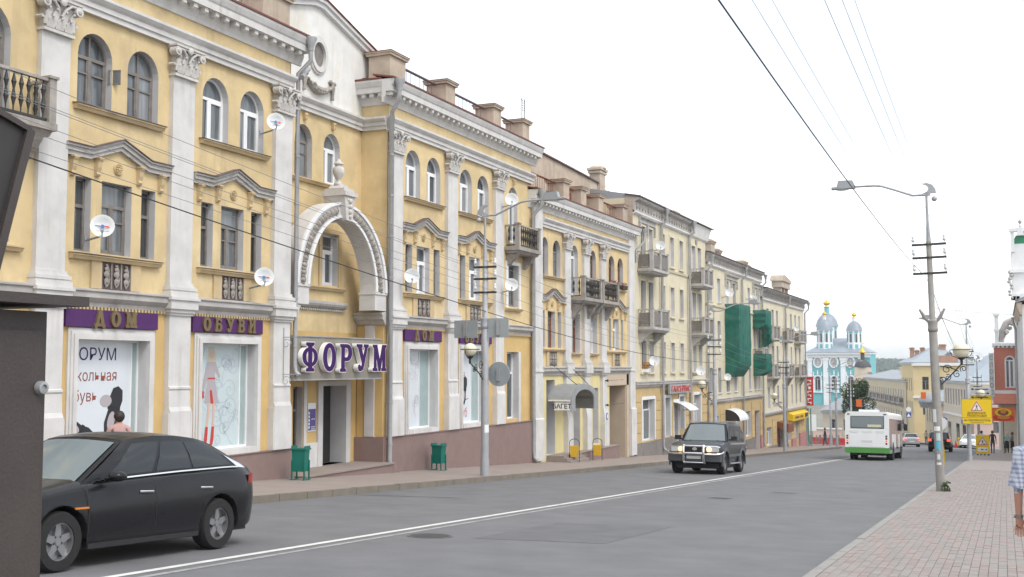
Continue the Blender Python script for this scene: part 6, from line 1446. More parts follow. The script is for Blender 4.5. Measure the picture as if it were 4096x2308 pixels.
part('bull_bar', bb, 'chrome', 50); m = MB(); m.box(3.6, 3.62, -.26, .26, .55, .66); part('number_plate', m, 'plate'); m = MB(); m.box(-.98, -.94, -.6, .6, 1.2, 1.65) if False else m.box(3.0, 3.1, -.5, .5, .25, .4); part('axle', m, 'blackp')
# --- cars further down the hill
hb = dict(rw=.3, ra=.36, wb=2.5, x=(-.85, 3.3), W=1.74, Wr=1.2, mt='car_silver', round=(.4, .6), rk=.22, fk=.3, sill=[(-.85, .35), (-.5, .26), (2.9, .22), (3.3, .34)], belt=[(-.85, .86), (-.3, .95), (1.8, .92), (2.4, .86), (3.1, .7), (3.3, .58)],
    deck=[(-.85, .9), (-.7, 1.0), (-.4, 1.04), (2.2, .98), (2.9, .86), (3.3, .62)], cab=(2.2, .95, 1.4, .1, -.35, 1.0), roof=[(.0, 1.36), (.5, 1.42), (1.0, 1.42), (1.45, 1.38)], wins=[(.08, .45), (.5, .9)], tw=.2)
def lamps(part, wid, x, z, y0, y1, mt, nm, h=.13, s=1):
    for sg in (1, -1): m = MB(); m.box(min(x, x + s * .06), max(x, x + s * .06), min(sg * y0, sg * y1), max(sg * y0, sg * y1), z, z + h); part(nm, m, mt)
suv = dict(hb, x=(-.9, 3.35), W=1.82, Wr=1.35, rw=.36, ra=.43, mt='car_black', cat='off-roader', sill=[(-.9, .5), (-.4, .4), (2.9, .38), (3.35, .5)], belt=[(-.9, 1.0), (2.2, 1.02), (3.1, .92), (3.35, .8)], deck=[(-.9, 1.04), (2.2, 1.08), (3.0, 1.0), (3.35, .84)], cab=(2.1, 1.05, 1.4, -.65, -.88, 1.03), roof=[(-.7, 1.6), (-.2, 1.68), (1.0, 1.7), (1.45, 1.63)], rk=.1, wins=[(.05, .3), (.34, .62), (.66, .92)])
t, part, wid, cab, sidept, n = car('black_off_roader', 'black off-roader seen from behind with lit brake lights beyond the lamp pole', dict(suv, pitch=PITCH), (-5.05, 101.8, gz(101.8)), R(90))
lamps(part, wid, -.93, .88, .6, .86, 'lamp_red_on', 'tail_lamp', .2); m = MB(); m.box(-.95, -.9, -.3, .3, .62, .74); part('number_plate', m, 'plate'); m = MB(); m.box(-1.02, -.88, -.85, .85, .42, .58); part('bumper', m, 'blackp'); m = MB(); m.box(-1.0, -.93, -.9, -.86, .5, 1.4) if False else m.box(-.94, -.9, -.35, .35, .8, .86); part('trim_bar', m, 'chrome')
t, part, wid, cab, sidept, n = car('silver_saloon', 'silver saloon braking just ahead of the bus', dict(hb, pitch=PITCH, x=(-1.05, 3.3), cab=(2.2, .95, 1.4, .25, -.4, 1.0)), (-9.25, 129, gz(129)), R(90 + 8))
lamps(part, wid, -1.08, .72, .5, .8, 'lamp_red_on', 'tail_lamp', .16); m = MB(); m.box(-1.09, -1.05, -.25, .25, .5, .62); part('number_plate', m, 'plate')
t, part, wid, cab, sidept, n = car('black_saloon', 'black saloon facing uphill in the far queue of traffic', dict(hb, mt='car_black', pitch=-PITCH, wsm='glass_car'), (-10.9, 152.0, gz(152.0)), R(-90 - 14))
lamps(part, wid, 3.2, .62, .45, .8, 'lamp_clear', 'headlight', .13); m = MB(); m.box(3.28, 3.33, -.26, .26, .36, .47); part('number_plate', m, 'plate')
t, part, wid, cab, sidept, n = car('white_car', 'white parked car behind the roadworks sign', dict(hb, mt='bus_white', pitch=-PITCH), (-3.3, 133.0, gz(133.0)), R(-90 - 8)); lamps(part, wid, 3.2, .62, .45, .8, 'lamp_clear', 'headlight')

# --- town bus seen from behind
bus = thing('town_bus', 'white town bus with green skirt driving away downhill', 'bus', (-7.12, 66.4, gz(66.4)), R(90)); bus.rotation_euler = (0, PITCH, R(90 - 0))
def bp(nm, mb, mt, par=None, smooth=None): return obj(nm, mb, mt, par or bus, (0, 0, 0), local=True, smooth=smooth)
BW, BH, BL = 1.17, 2.72, 9.2
def rr_sec(w, z0, z1, r): return [(-w, z0)] + [(-w + r - r * math.cos(R(a)), z1 - r + r * math.sin(R(a))) for a in (0, 30, 60, 90)] + [(w - r + r * math.sin(R(a)), z1 - r + r * math.cos(R(a))) for a in (0, 30, 60, 90)] + [(w, z0)]
m = MB(); m.prism([(y, z) for y, z in rr_sec(BW, .72, BH, .2)], .0, BL, 'x'); body = bp('body', m, 'bus_white', smooth=40)
m = MB(); m.prism([(-BW - .01, .42), (BW + .01, .42), (BW + .01, .72), (-BW - .01, .72)], -.03, .5, 'x'); bp('bumper', m, 'bus_green')
m = MB(); m.box(.5, BL, BW - .02, BW + .005, .42, .72) if False else m.box(.5, BL, -BW - .005, BW + .005, .4, .72); bp('skirt', m, 'bus_grey')
m = MB(); m.box(-.012, .0, -BW * .8, BW * .74, 1.78, 2.47); rw_ = bp('rear_window_frame', m, 'blackp'); m = MB(); m.poly([(-.016, -BW * .77, 1.82), (-.016, BW * .71, 1.82), (-.016, BW * .71, 2.44), (-.016, -BW * .77, 2.44)]); bp('pane', m, 'windscreen', rw_)
m = MB(); m.box(-.022, -.017, -.78, -.05, 1.86, 2.0); bp('route_board', m, mat('route_board', (.6, .58, .4), .6), rw_)
m = MB(); m.box(-.02, 0, -.94, .94, .76, 1.5); bp('engine_hatch', m, 'bus_white'); m = MB()
for y0_, y1_ in ((-.95, -.5), (-.32, .24), (.42, .9)): m.box(-.018, 0, y0_, y1_, 1.54, 1.68)
bp('vent_panel', m, mat('bus_panel', (.68, .69, .69), .4))
m = MB(); m.box(-.03, -.02, -.3, .28, 1.0, 1.13); bp('number_plate', m, 'plate'); m = MB(); m.box(-.028, -.02, -.22, .25, .9, .97); bp('hatch_handle', m, 'bus_white')
for sg in (1, -1):
    for z, mt_ in ((1.36, 'blackp'), (1.23, 'blackp'), (1.09, 'lamp_red_on'), (.95, 'blackp')):
        m = MB(); m.lathe([(.001, 0), (.055, 0), (.045, .02), (.001, .025)], n=12); m.v = [(-.0 - c, a + sg * 1.05, b + z) for a, b, c in m.v]; bp('tail_lamp', m, mt_)
    m = MB(); m.box(-.015, 0, sg * .98 - .07, sg * .98 + .07, 2.54, 2.6); bp('marker_lamp', m, 'blackp')
    for k, (xa_, xb_) in enumerate(((.5, 1.9), (2.05, 3.3), (3.45, 4.6), (4.75, 6.0), (6.15, 7.4), (7.55, 8.9))):
        m = MB(); m.box(xa_, xb_, min(sg * BW, sg * (BW + .012)), max(sg * BW, sg * (BW + .012)), 1.5 if not (sg < 0 and k in (0, 3, 5)) else .62, 2.35)
        bp('side_window' if not (sg < 0 and k in (0, 3, 5)) else 'door', m, 'glass_car')
    for x in (2.7, 7.9): 
        m = MB(); m.cyl((x, sg * (BW - .35), .48), (x, sg * (BW + .009), .48), .56, n=24); bp('wheel_arch', m, 'blackp')
        w = wheel(bus, x, sg * (BW - .13), .46, .28, 8, sg, 'steel')
m = MB(); m.box(.8, 2.2, -.5, .5, BH, BH + .12); bp('roof_hatch', m, 'bus_white'); m = MB(); m.box(.3, BL - .3, -.9, .9, .28, .5); bp('underbody', m, 'blackp')
m = MB(); m.box(BL - .1, BL + .12, -BW - .3, -BW - .1, 1.7, 2.1); m.cyl((BL, -BW, 2.2), (BL, -BW - .2, 2.1), .02); bp('wing_mirror', m, 'blackp')
# ------------------------------------------------------------------ street lamps and overhead lines
def scroll(m, c, r, a0, turns, sx, r0=.012, ax='x'):
    pts = []
    for i in range(20):
        t = i / 19; rr_ = r * (1 - .75 * t); a = a0 + sx * turns * 2 * PI * t; u, w = rr_ * math.cos(a), rr_ * math.sin(a); pts.append((c[0] + u, c[1], c[2] + w))
    m.tube(pts, r0, 5)
def lamp_post(loc, s, label, crown=False, globe=True, stickers=False, low=False, lean=0, signs=False, globe_s=None, detail=True):
    """concrete pole, steel spike, outreach arm (towards s along x), cross-arms with insulators, globe lamp on a scroll bracket"""
    t = thing('street_lamp', label, 'street lamp', loc); t.rotation_euler = (0, lean, 0)
    def p(nm, mb, mt, par=None, smooth=45): return obj(nm, mb, mt, par or t, (0, 0, 0), local=True, smooth=smooth)
    m = MB(); m.lathe([(.118, -.3), (.116, .0), (.112, 2.6), (.106, 4.35), (.08, 4.4), (.07, 6.72 - .4 * low), (.06, 6.75 - .4 * low)], n=16); pole = p('pole', m, 'concrete' if not low else 'galv')
    m = MB(); m.lathe([(.108, 4.28), (.13, 4.3), (.135, 4.36), (.12, 4.4), (.13, 4.5), (.135, 4.58), (.1, 4.6), (.08, 4.61)], n=16)
    for sg in ((1, -1) if crown else ()):
        for k, (h_, e) in enumerate(((.3, .22), (.24, .18))): m.tube([(sg * .11, 0, 4.56), (sg * (.12 + e * .35), 0, 4.66), (sg * (.12 + e * .75), 0, 4.72 + h_ * .35), (sg * (.12 + e * .9), 0, 4.6 + h_)], [.04, .05, .035, .03], 6)
    p('crown_collar', m, 'concrete' if not low else 'galv')
    DT = -.4 if low else 0
    m = MB(); m.lathe([(.062, 6.7 + DT), (.06, 6.8 + DT), (.042, 7.15 + DT), (.035, 7.3 + DT), (.03, 8.05 + DT)], n=10); arm = p('mast_top', m, 'galv')
    m = MB(); m.tube([(-s * .1, 0, 8.02 + DT), (s * .35, 0, 8.03 + DT), (s * .75, 0, 8.2 + DT), (s * 1.15, 0, 8.36 + DT), (s * 1.35, 0, 8.39 + DT), (s * 2.5, 0, 8.42 + DT)], .03, 8); p('arm', m, 'galv')
    m = MB(); pts = [(-.12, 0), (.26, 0), (.24, .12), (.16, .24), (.02, .3), (-.1, .28), (.02, .22), (.06, .14), (.02, .06), (-.08, .02)]; m.prism([(-s * a, 8.05 + DT + b) for a, b in pts], -.02, .02, 'y'); m.sph((-s * .2, 0, 7.9 + DT), .075, 8, 6); p('crescent', m, 'galv')
    m = MB(); m.prism([(s * 1.85, 8.42 + DT), (s * 2.35, 8.42 + DT), (s * 2.3, 8.6 + DT), (s * 1.92, 8.58 + DT)], -.11, .11, 'y'); m.prism([(s * 1.85, 8.36 + DT), (s * 2.5, 8.37 + DT), (s * 2.4, 8.42 + DT), (s * 1.9, 8.42 + DT)], -.13, .13, 'y'); h = p('lamp_head', m, 'steel')
    m = MB(); m.sph((s * 2.2, 0, 8.36 + DT), .12, 10, 6, sx=1.6, sz=.35); p('lens', m, 'lamp_clear')
    for z in ((5.87, 6.3, 6.66) if not low else (5.35, 5.75, 6.1)):
        ch_ = .44 if not low else .36
        c = MB(); c.box(-ch_, ch_, -.03, .03, z - .03, z + .03); c.lathe([(.1, -.02), (.1, .02)], (0, 0, z), 12); ca = p('cross_arm', c, 'iron')
        for x in (-ch_ + .04, ch_ - .04):
            i = MB(); i.cyl((x, 0, z + .03), (x, 0, z + .1), .01); i.lathe([(.02, 0), (.045, .02), (.045, .08), (.03, .1), (.04, .13), (.03, .17), (.01, .18)], (x, 0, z + .08), 8); obj('insulator', i, 'dish', ca, (0, 0, 0), local=True, smooth=50)
    if globe:
        g = globe_s or -s; z = 3.1; b = MB()
        b.tube([(g * .14, 0, z - .25), (g * .35, 0, z - .05), (g * .66, 0, z + .28)], .018, 6); b.tube([(g * .14, 0, z + .25), (g * .4, 0, z + .2), (g * .6, 0, z + .1)], .014, 6)
        for (cx, cz, r, a0, sx) in ((.3, .16, .13, 0, 1), (.32, -.06, .09, 2, -1), (.55, .02, .1, 1, 1), (.2, -.1, .08, 3, 1), (.72, .16, .09, 4, -1)): scroll(b, (g * cx, 0, z + cz), r, a0, 1.3, sx)
        b.lathe([(.035, .27), (.035, .4), (.1, .44), (.11, .46)], (g * .68, 0, z), 10)
        rg = [(g * .68 + .24 * math.cos(2 * PI * k / 20), .24 * math.sin(2 * PI * k / 20), z + .68) for k in range(20)]; b.tube(rg, .012, 5, True)
        for sg in (1, -1): b.tube([(g * .68 + sg * .08, 0, z + .45), (g * .68 + sg * .24, 0, z + .52), (g * .68 + sg * .29, 0, z + .66), (g * .68 + sg * .24, 0, z + .68)], .01, 5)
        br_ = p('bracket', b, 'iron'); q = MB(); q.sph((g * .68, 0, z + .66), .21, 18, 12); obj('globe', q, 'globe', br_, (0, 0, 0), local=True, smooth=80)
    m = MB(); m.lathe([(.135, 0), (.135, .02), (.125, .5), (.118, .5)], n=16); p('foot', m, 'galv') if low else None
    return t, p
# right-hand row
t, p = lamp_post((-1.62, 32.67, gz(32.67) + SR), -1, 'tall concrete street lamp plastered with paper notices by the brick pavement', crown=True, lean=R(-1.3))
for (a0, a1, z0, z1, mt_) in ((195, 262, 1.85, 2.2, 'sign_white'), (215, 300, 1.62, 1.74, 'sign_white'), (245, 300, 1.36, 1.56, 'poster_teal'), (235, 295, .72, .78, 'sign_white'), (245, 285, .86, 1.0, 'poster')):
    m = MB(); P = []
    for k in range(8):
        a = R(a0 + (a1 - a0) * k / 7); P += [(.116 * math.cos(a), .116 * math.sin(a), z0), (.116 * math.cos(a), .116 * math.sin(a), z1)]
    m.add(P, [(2 * k, 2 * k + 2, 2 * k + 3, 2 * k + 1) for k in range(7)]); p('notice', m, mt_)
m = MB(); P = []
for k in range(6):
    a = R(240 + 55 * k / 5); P += [(.118 * math.cos(a), .118 * math.sin(a), 1.12 + .03 * math.sin(k)), (.118 * math.cos(a), .118 * math.sin(a), 1.33)]
m.add(P, [(2 * k, 2 * k + 2, 2 * k + 3, 2 * k + 1) for k in range(5)]); p('notice', m, mat('notice_cyan', (.1, .45, .6), .7))
m = MB(); m.poly([(.11, -.06, 2.0), (.25, -.1, 1.9), (.23, -.08, 1.75), (.12, -.06, 1.62), (.11, -.05, 1.8)]); p('notice', m, 'sign_white')
m = MB(); m.poly([(.115, -.04, .62), (.15, -.06, .95), (.13, -.05, 1.3), (.115, -.03, 1.1)]); p('notice', m, 'sign_yellow')
wd = MB(); rr = random.Random(9)
for i in range(160):
    a = rr.uniform(-1.2, 1.6); r = rr.uniform(.1, .22); x, y, z = r * math.cos(a), r * math.sin(a) - .05, rr.uniform(0, .4 - r * .8); q = rr.uniform(0, 6); wd.poly([(x, y, z), (x + .04 * math.cos(q), y + .04 * math.sin(q), z + .06), (x + .05 * math.cos(q + .8), y + .05 * math.sin(q + .8), z + .01)])
tag(obj('weed_tuft', wd, 'weed', loc=(-1.62, 32.67, gz(32.67) + SR)), 'tuft of green weeds at the foot of the notice-covered lamp pole', 'weed')
t, p = lamp_post((-1.85, 68.58, gz(68.58) + SR), -1, 'grey street lamp behind the large yellow pedestrian sign', low=True)
lamp_post((-2.0, 101.5, gz(101.5) + SR), -1, 'far street lamp beyond the yellow sign, with a globe lamp', low=True)
# left-hand row
t, p = lamp_post((-13.95, 30.25, gz(30.25) + SH), 1, 'grey steel street lamp with globe and blank sign backs before the shoe shop', low=True, globe=False)
gb = MB(); z = 3.1
gb.tube([(0, -.14, z - .3), (-.02, -.4, z - .1), (-.03, -.95, z + .18)], .018, 6)
for (cy, cz, r, a0, sx) in ((-.3, .1, .15, 0, 1), (-.3, -.16, .1, 2, -1), (-.6, .02, .12, 1, 1), (-.75, -.02, .08, 1, -1)):
    pts = []
    for i in range(20):
        tt = i / 19; q = r * (1 - .75 * tt); a = a0 + sx * 1.3 * 2 * PI * tt; pts.append((0, cy + q * math.cos(a), z + cz + q * math.sin(a)))
    gb.tube(pts, .012, 5)
gb.lathe([(.035, .15), (.035, .28), (.1, .34), (.11, .36)], (-.03, -.95, z), 10); gb.tube([(-.03 + .27 * math.cos(2 * PI * k / 20), -.95 + .27 * math.sin(2 * PI * k / 20), z + .56) for k in range(20)], .013, 5, True)
for sg in (1, -1): gb.tube([(-.03, -.95 + sg * .08, z + .34), (-.03, -.95 + sg * .27, z + .4), (-.03, -.95 + sg * .31, z + .54), (-.03, -.95 + sg * .27, z + .56)], .01, 5)
b_ = p('bracket', gb, 'iron'); q = MB(); q.sph((-.03, -.95, z + .55), .19, 18, 12); obj('globe', q, 'globe', b_, (0, 0, 0), local=True, smooth=80)
m = MB(); P = []
for k in range(8):
    a = R(-70 + 90 * k / 7); P += [(.118 * math.cos(a), .118 * math.sin(a), 1.25), (.118 * math.cos(a), .118 * math.sin(a), 1.48)]
m.add(P, [(2 * k, 2 * k + 2, 2 * k + 3, 2 * k + 1) for k in range(7)]); p('notice', m, 'sign_white')
# sign backs facing downhill
def plate(nm, label, loc, w, h, rz, mt='sign_grey', th=.03, round_=0):
    t = thing(nm, label, 'sign', loc, rz); m = MB()
    if round_: m.lathe([(.001, 0), (round_, 0), (round_, th), (.001, th)], n=26); m.v = [(a, c, b) for a, b, c in m.v]
    else: m.box(-w / 2, w / 2, 0, th, -h / 2, h / 2)
    obj('plate', m, mt, t, (0, 0, 0), local=True); m = MB(); m.box(-.05, .05, -.06, -.001, -h * .4 if h else -.2, h * .4 if h else .2); obj('clamp', m, 'steel', t, (0, 0, 0), local=True); return t
zb = gz(30.25) + SH
plate('road_sign', 'back of a wide grey road sign on the left of the steel street lamp', (-14.48, 30.05, zb + 4.27), .8, .52, R(-6)); plate('road_sign', 'back of a narrow grey road sign on the right of the steel street lamp', (-13.5, 30.2, zb + 4.3), .62, .56, R(6))
plate('round_sign', 'back of a round grey road sign on the steel street lamp', (-13.62, 30.5, zb + 2.95), 0, 0, R(0), round_=.36)
lamp_post((-13.95, 59.1, gz(59.1) + SH), 1, 'steel street lamp rising behind the dark off-roader', low=True)
lamp_post((-13.95, 79.7, gz(79.7) + SH), 1, 'steel street lamp before the cream corner house', low=True)
lamp_post((-14.6, 111.0, gz(111) + SH), 1, 'steel street lamp at the corner by the red barrier', low=True, globe=False)
lamp_post((-16.5, 121.0, gz(121) + SH), 1, 'thin lamp pole standing on the side street verge', low=True, globe=False)
def wire(a, b, sag, r, label, mt='ink', n=16):
    m = MB(); a, b = Vector(a), Vector(b); m.tube([a.lerp(b, i / n) + Vector((0, 0, -4 * sag * (i / n) * (1 - i / n))) for i in range(n + 1)], r, 5); return tag(obj('overhead_wire', m, mt), label, 'wire', 'overhead wires')
mat('wire_grey', (.2, .2, .21), .6)
zl = [gz(30.25) + SH, gz(59.1) + SH, gz(79.7) + SH, gz(111) + SH]; yl = [30.25, 59.1, 79.7, 111]
for dx in (-.4, .4):
    for z in (5.95, 6.4, 6.75): wire((-13.95 + dx, 1.5, zl[0] + z + 1.9), (-13.95 + dx, 30.25, zl[0] + z - .6), .12, .0055, 'thin wire crossing the yellow shop house to the steel street lamp', 'wire_grey')
wire((-13.9, 1.5, zl[0] + 7.75), (-13.9, 30.25, zl[0] + 4.78), .12, .012, 'thick cable sloping across the yellow shop house front'); wire((-13.9, 30.25, zl[0] + 4.78), (-13.95, 59.1, zl[1] + 4.9), .3, .012, 'thick cable from the shop lamp to the lamp behind the off-roader')
for i in range(1, 4):
    for dx in (-.4, .4):
        for z in (5.95, 6.75): wire((-13.95 + dx, yl[i - 1], zl[i - 1] + z - .6), (-13.95 + dx - (.65 if i == 3 else 0), yl[i], zl[i] + z - .6), .3, .006, 'thin wire strung between street lamps along the left pavement', 'wire_grey')
zr = gz(32.67) + SR; zr2 = gz(68.58) + SR
wire((-1.95, -6, zr + 6.9), (-1.95, 32.6, zr + 5.86), .35, .0075, 'thick black cable running overhead to the notice-covered lamp pole'); wire((-1.7, 32.7, zr + 5.4), (-1.85, 68.5, zr2 + 5.6), .5, .009, 'thick cable from the notice-covered pole downhill')
for dx, z in ((-.4, 6.42), (-.4, 6.78), (.4, 6.0), (.4, 6.42), (.4, 6.78)):
    wire((-1.7 + dx, -6, zr + z + 1.3), (-1.75 + dx, 32.6, zr + z), .3, .0028, 'thin wire overhead along the right pavement', 'wire_grey'); wire((-1.75 + dx, 32.7, zr + z), (-1.85 + dx, 68.5, zr2 + z - .45), .5, .005, 'thin wire from the notice-covered pole to the lamp behind the yellow sign', 'wire_grey')
wire((XF, 88.5, 6.9), (1.2, 106, 4.4), .5, .012, 'slack wire spanning the street from the cream terrace to the red house', 'wire_grey')

# ------------------------------------------------------------------ bins
def green_bin(x, y, label, rz):
    t = thing('litter_bin', label, 'litter bin', (x, y, gz(y) + SH), rz, 'litter bins on the left pavement'); m = MB()
    for sx in (-.17, .17):
        m = MB(); m.box(sx - .018, sx + .018, -.2, .2, .0, .03)
        for sy in (-.14, .14): m.box(sx - .017, sx + .017, sy - .018, sy + .018, .02, .5)
        obj('leg', m, 'bin_green', t, (0, 0, 0), local=True)
    m = MB(); m.prism([(-.15, .22), (.15, .22), (.19, .78), (-.19, .78)], -.13, .13, 'y'); obj('bucket', m, 'bin_green', t, (0, 0, 0), local=True)
    m = MB(); m.box(-.215, .215, -.155, .155, .76, .8); m.box(-.19, -.17, -.155, .155, .8, .86); m.box(.17, .19, -.155, .155, .8, .86); obj('rim', m, 'bin_green', t, (0, 0, 0), local=True); return t
green_bin(XF + .75, 24.35, 'green metal litter bin beside the shop entrance platform', R(8)); green_bin(XF + .6, 32.3, 'green metal litter bin with pale rim by the mauve plinth', R(-6))
for y in (43.75, 46.9):
    t = thing('litter_bin', 'yellow swing litter bin on a black hoop outside the awning shop', 'litter bin', (XF + .95 - (.1 if y > 45 else 0), y, gz(y) + SH), R(12), 'yellow litter bins outside the awning shop'); m = MB(); m.prism([(-.14, .22), (.14, .22), (.17, .66), (-.17, .66)], -.12, .12, 'y'); obj('bucket', m, 'bin_yellow', t, (0, 0, 0), local=True)
    m = MB(); m.tube([(-.2, 0, 0), (-.2, 0, .8)] + [(.2 * math.cos(PI - PI * k / 8), 0, .8 + .14 * math.sin(PI * k / 8)) for k in range(1, 8)] + [(.2, 0, .8), (.2, 0, 0)], .014, 6); obj('hoop', m, 'iron', t, (0, 0, 0), local=True)

# ------------------------------------------------------------------ near cabinet and tilted board at the kerb
cab_ = thing('utility_cabinet', 'dark brown steel utility cabinet with round lock and overhanging lid by the kerb', 'cabinet', (-2.2, 1.5, gz(1.5) + SR), R(0))
CZ = gz(1.5) + SR; hgt = .112 - CZ
def cp_(nm, mb, mt, sm_=None, par=None): return obj(nm, mb, mt, par or cab_, (0, 0, 0), local=True, smooth=sm_)
m = MB(); m.prism([(-.42, -.55), (.40, -.55), (.40, .255), (.385, .27), (-.42, .27)], 0, hgt, 'z'); cp_('body', m, 'cabinet')
m = MB(); m.prism([(-.47, -.62), (.455, -.62), (.455, .315), (-.47, .315)], hgt + .012, hgt + .032, 'z'); m.box(-.3, .2, -.4, .15, hgt, hgt + .012); cp_('lid', m, 'cabinet')
m = MB(); m.box(.401, .408, -.5, .24, .06, hgt - .04); dr_ = cp_('door', m, 'cabinet')
m = MB(); m.lathe([(.014, 0), (.014, .006), (.012, .013), (.007, .014), (.007, .01), (.001, .01)], n=20); m.v = [(.409 + c, .232 + a, hgt - .155 + b) for a, b, c in m.v]; cp_('lock', m, 'steel', 50)
m = MB(); m.tube([(.41, .1 + .02 * math.cos(a / 3), .88 + .02 * math.sin(a / 3)) for a in range(0, 16)] + [(.41, .1, .83), (.41, .1, .79)], .002, 4); cp_('scratch', m, mat('scratch', (.3, .29, .28), .8))
bd = thing('tilted_board', 'tilted dark metal board hanging behind the utility cabinet', 'board', (-2.9, 2.1, gz(2.1) + SR)); m = MB(); m.cyl((-.06, 0, 0), (-.06, 0, 2.7), .035, n=10); obj('post', m, 'cabinet_dark', bd, (0, 0, 0), local=True)
ta = R(-15)
def tp(y, z): return (2.745 + y * math.cos(ta) - z * math.sin(ta), .775 + y * math.sin(ta) + z * math.cos(ta))
m = MB(); m.prism([tp(*q) for q in ((-.75, -.62), (-.03, -.62), (-.03, -.02), (-.75, -.02))], -2.91, -2.9, 'x'); obj('panel', m, 'cabinet_dark', bd)
m = MB(); m.prism([tp(*q) for q in ((-.03, -.64), (0, -.6), (.0, -.01), (-.03, 0), (-.75, 0), (-.75, -.019), (-.031, -.019))], -2.925, -2.885, 'x'); obj('edge_trim', m, 'cabinet', bd)
# ------------------------------------------------------------------ signs, roadworks and fences
def tri_sign(F_y, x, z, s, parent, kind):
    """warning triangle facing -Y: white field with red rim and a black figure"""
    def tri(k, d, mt, nm):
        m = MB(); m.prism([(x - s * k, z - s * .58 * k), (x + s * k, z - s * .58 * k), (x, z + s * 1.155 * k)], F_y - d, F_y - d + .002, 'y'); return obj(nm, m, mt, parent)
    tri(1.12, .004, 'sign_white', 'sign_face'); tri(1.05, .007, 'sign_red', 'sign_face'); tri(.8, .01, 'sign_white', 'sign_face')
    m = MB(); y = F_y - .013; P = lambda pts: m.poly([(x + a * s, y, z + b * s) for a, b in pts])
    m.v += []; n0 = [(.07 * math.cos(2 * PI * k / 8), .46 + .07 * math.sin(2 * PI * k / 8)) for k in range(8)]; P(n0)
    P([(-.07, .38), (.09, .38), (.08, .0), (-.08, .02)]); P([(-.06, .0), (.03, .0), (-.14, -.42), (-.24, -.42)]); P([(0, .0), (.08, 0), (.24, -.4), (.15, -.42)]); P([(.09, .36), (.24, .12), (.2, .08), (.06, .28)]); P([(-.07, .36), (-.22, .1), (-.17, .08), (-.04, .28)])
    if kind == 'works': P([(.22, -.42), (.55, -.42), (.42, -.22), (.3, -.26)])
    else: P([(-.45, -.46), (.45, -.46), (.45, -.5), (-.45, -.5)])
    obj('pictogram', m, 'ink', parent)
def ftext(body, size, x, y, z, mt, parent, bold=0, squash=1):
    me = front_text(text_mesh(body, size, mt, 0, bold, 'CENTER', 'lettering', squash)); return obj('lettering', me, parent=parent, loc=(x, y, z))
# big yellow sign on the second lamp pole (px/m ~ 71 there)
YB = 68.2; sx0, sx1 = -2.17, -.66
bs = thing('yellow_sign', 'large yellow sign with pedestrian warning triangle and hotel arrow on the lamp pole', 'sign', ((sx0 + sx1) / 2, YB, -2.5))
def zat(ny): return -(ny - 1466) / 72.0
zt_, zm_, zb_ = zat(1597), zat(1670), zat(1694)
m = MB(); m.box(sx0, sx1, YB, YB + .04, zm_ + .012, zt_); obj('board', m, 'sign_yellow', bs); m = MB(); m.box(sx0 + .02, sx1 + .02, YB, YB + .04, zb_, zm_ - .012); obj('board', m, 'sign_yellow', bs)
fr = MB()
for a in ((sx0 - .02, sx1 + .02, zt_, zt_ + .02), (sx0 - .02, sx1 + .02, zm_ - .012, zm_ + .012), (sx0, sx1 + .04, zb_ - .02, zb_), (sx0 - .02, sx0, zm_ + .012, zt_), (sx1, sx1 + .02, zm_ + .012, zt_)): fr.box(a[0], a[1], YB - .004, YB + .045, a[2], a[3])
obj('frame', fr, mat('sign_frame', (.4, .27, .02), .6), bs)
xc_ = (sx0 + sx1) / 2; tri_sign(YB, xc_, zat(1629), .3, bs, 'walk'); ftext('ВНИМАНИЕ', .15, xc_, YB - .006, zat(1652), 'ink', bs, .002, 1.1); ftext('ПЕШЕХОДЫ!', .15, xc_, YB - .006, zat(1662), 'ink', bs, .002, 1.1)
ftext('СМОЛЕНСКОТЕЛЬ', .14, xc_ + .13, YB - .006, zat(1680.5), 'ink', bs, .002, .88); ftext('ул. Ленина, 2/1', .07, xc_, YB - .006, zat(1688.5), 'ink', bs) if False else None
m = MB(); q = zat(1680.5); m.poly([(sx0 + .08, YB - .006, q), (sx0 + .16, YB - .006, q + .05), (sx0 + .16, YB - .006, q + .02), (sx0 + .26, YB - .006, q + .02), (sx0 + .26, YB - .006, q - .02), (sx0 + .16, YB - .006, q - .02), (sx0 + .16, YB - .006, q - .05)]); m.box(xc_ - .35, xc_ + .35, YB - .007, YB - .005, zat(1689.5), zat(1688.3)); obj('lettering', m, 'ink', bs)
m = MB(); m.box(-2.1, -1.4, YB + .05, YB + .1, zat(1640), zat(1636)); m.box(-2.1, -1.4, YB + .05, YB + .1, zat(1676), zat(1672)); obj('bracket', m, 'steel', bs)
# direction boards behind it (on the third pole)
db = thing('direction_board', 'white and yellow direction boards stacked on the far street lamp', 'sign', (-1.9, 101.1, -4.5)); Y3 = 101.1; sc_ = 4532 / 93.3
def z3(ny): return -(ny - 1466) / sc_
for (n0, n1, mt_) in ((1550, 1578, 'sign_white'), (1581, 1601, 'sign_yellow')):
    m = MB(); m.box(-2.55, -.95, Y3, Y3 + .05, z3(n1), z3(n0)); obj('board', m, mt_, db)
m = MB()
for n0, x0_, d_ in ((1557, -2.5, 1), (1573, -1.1, -1), (1589, -2.5, 1)):
    z = z3(n0); m.box(-2.2 + (.1 if d_ < 0 else 0), -1.2 if d_ > 0 else -1.4, Y3 - .006, Y3 - .002, z - .03, z + .04); m.poly([(x0_, Y3 - .006, z), (x0_ + d_ * .12, Y3 - .006, z + .09), (x0_ + d_ * .24, Y3 - .006, z), (x0_ + d_ * .12, Y3 - .006, z - .09)])
obj('lettering', m, 'ink', db)
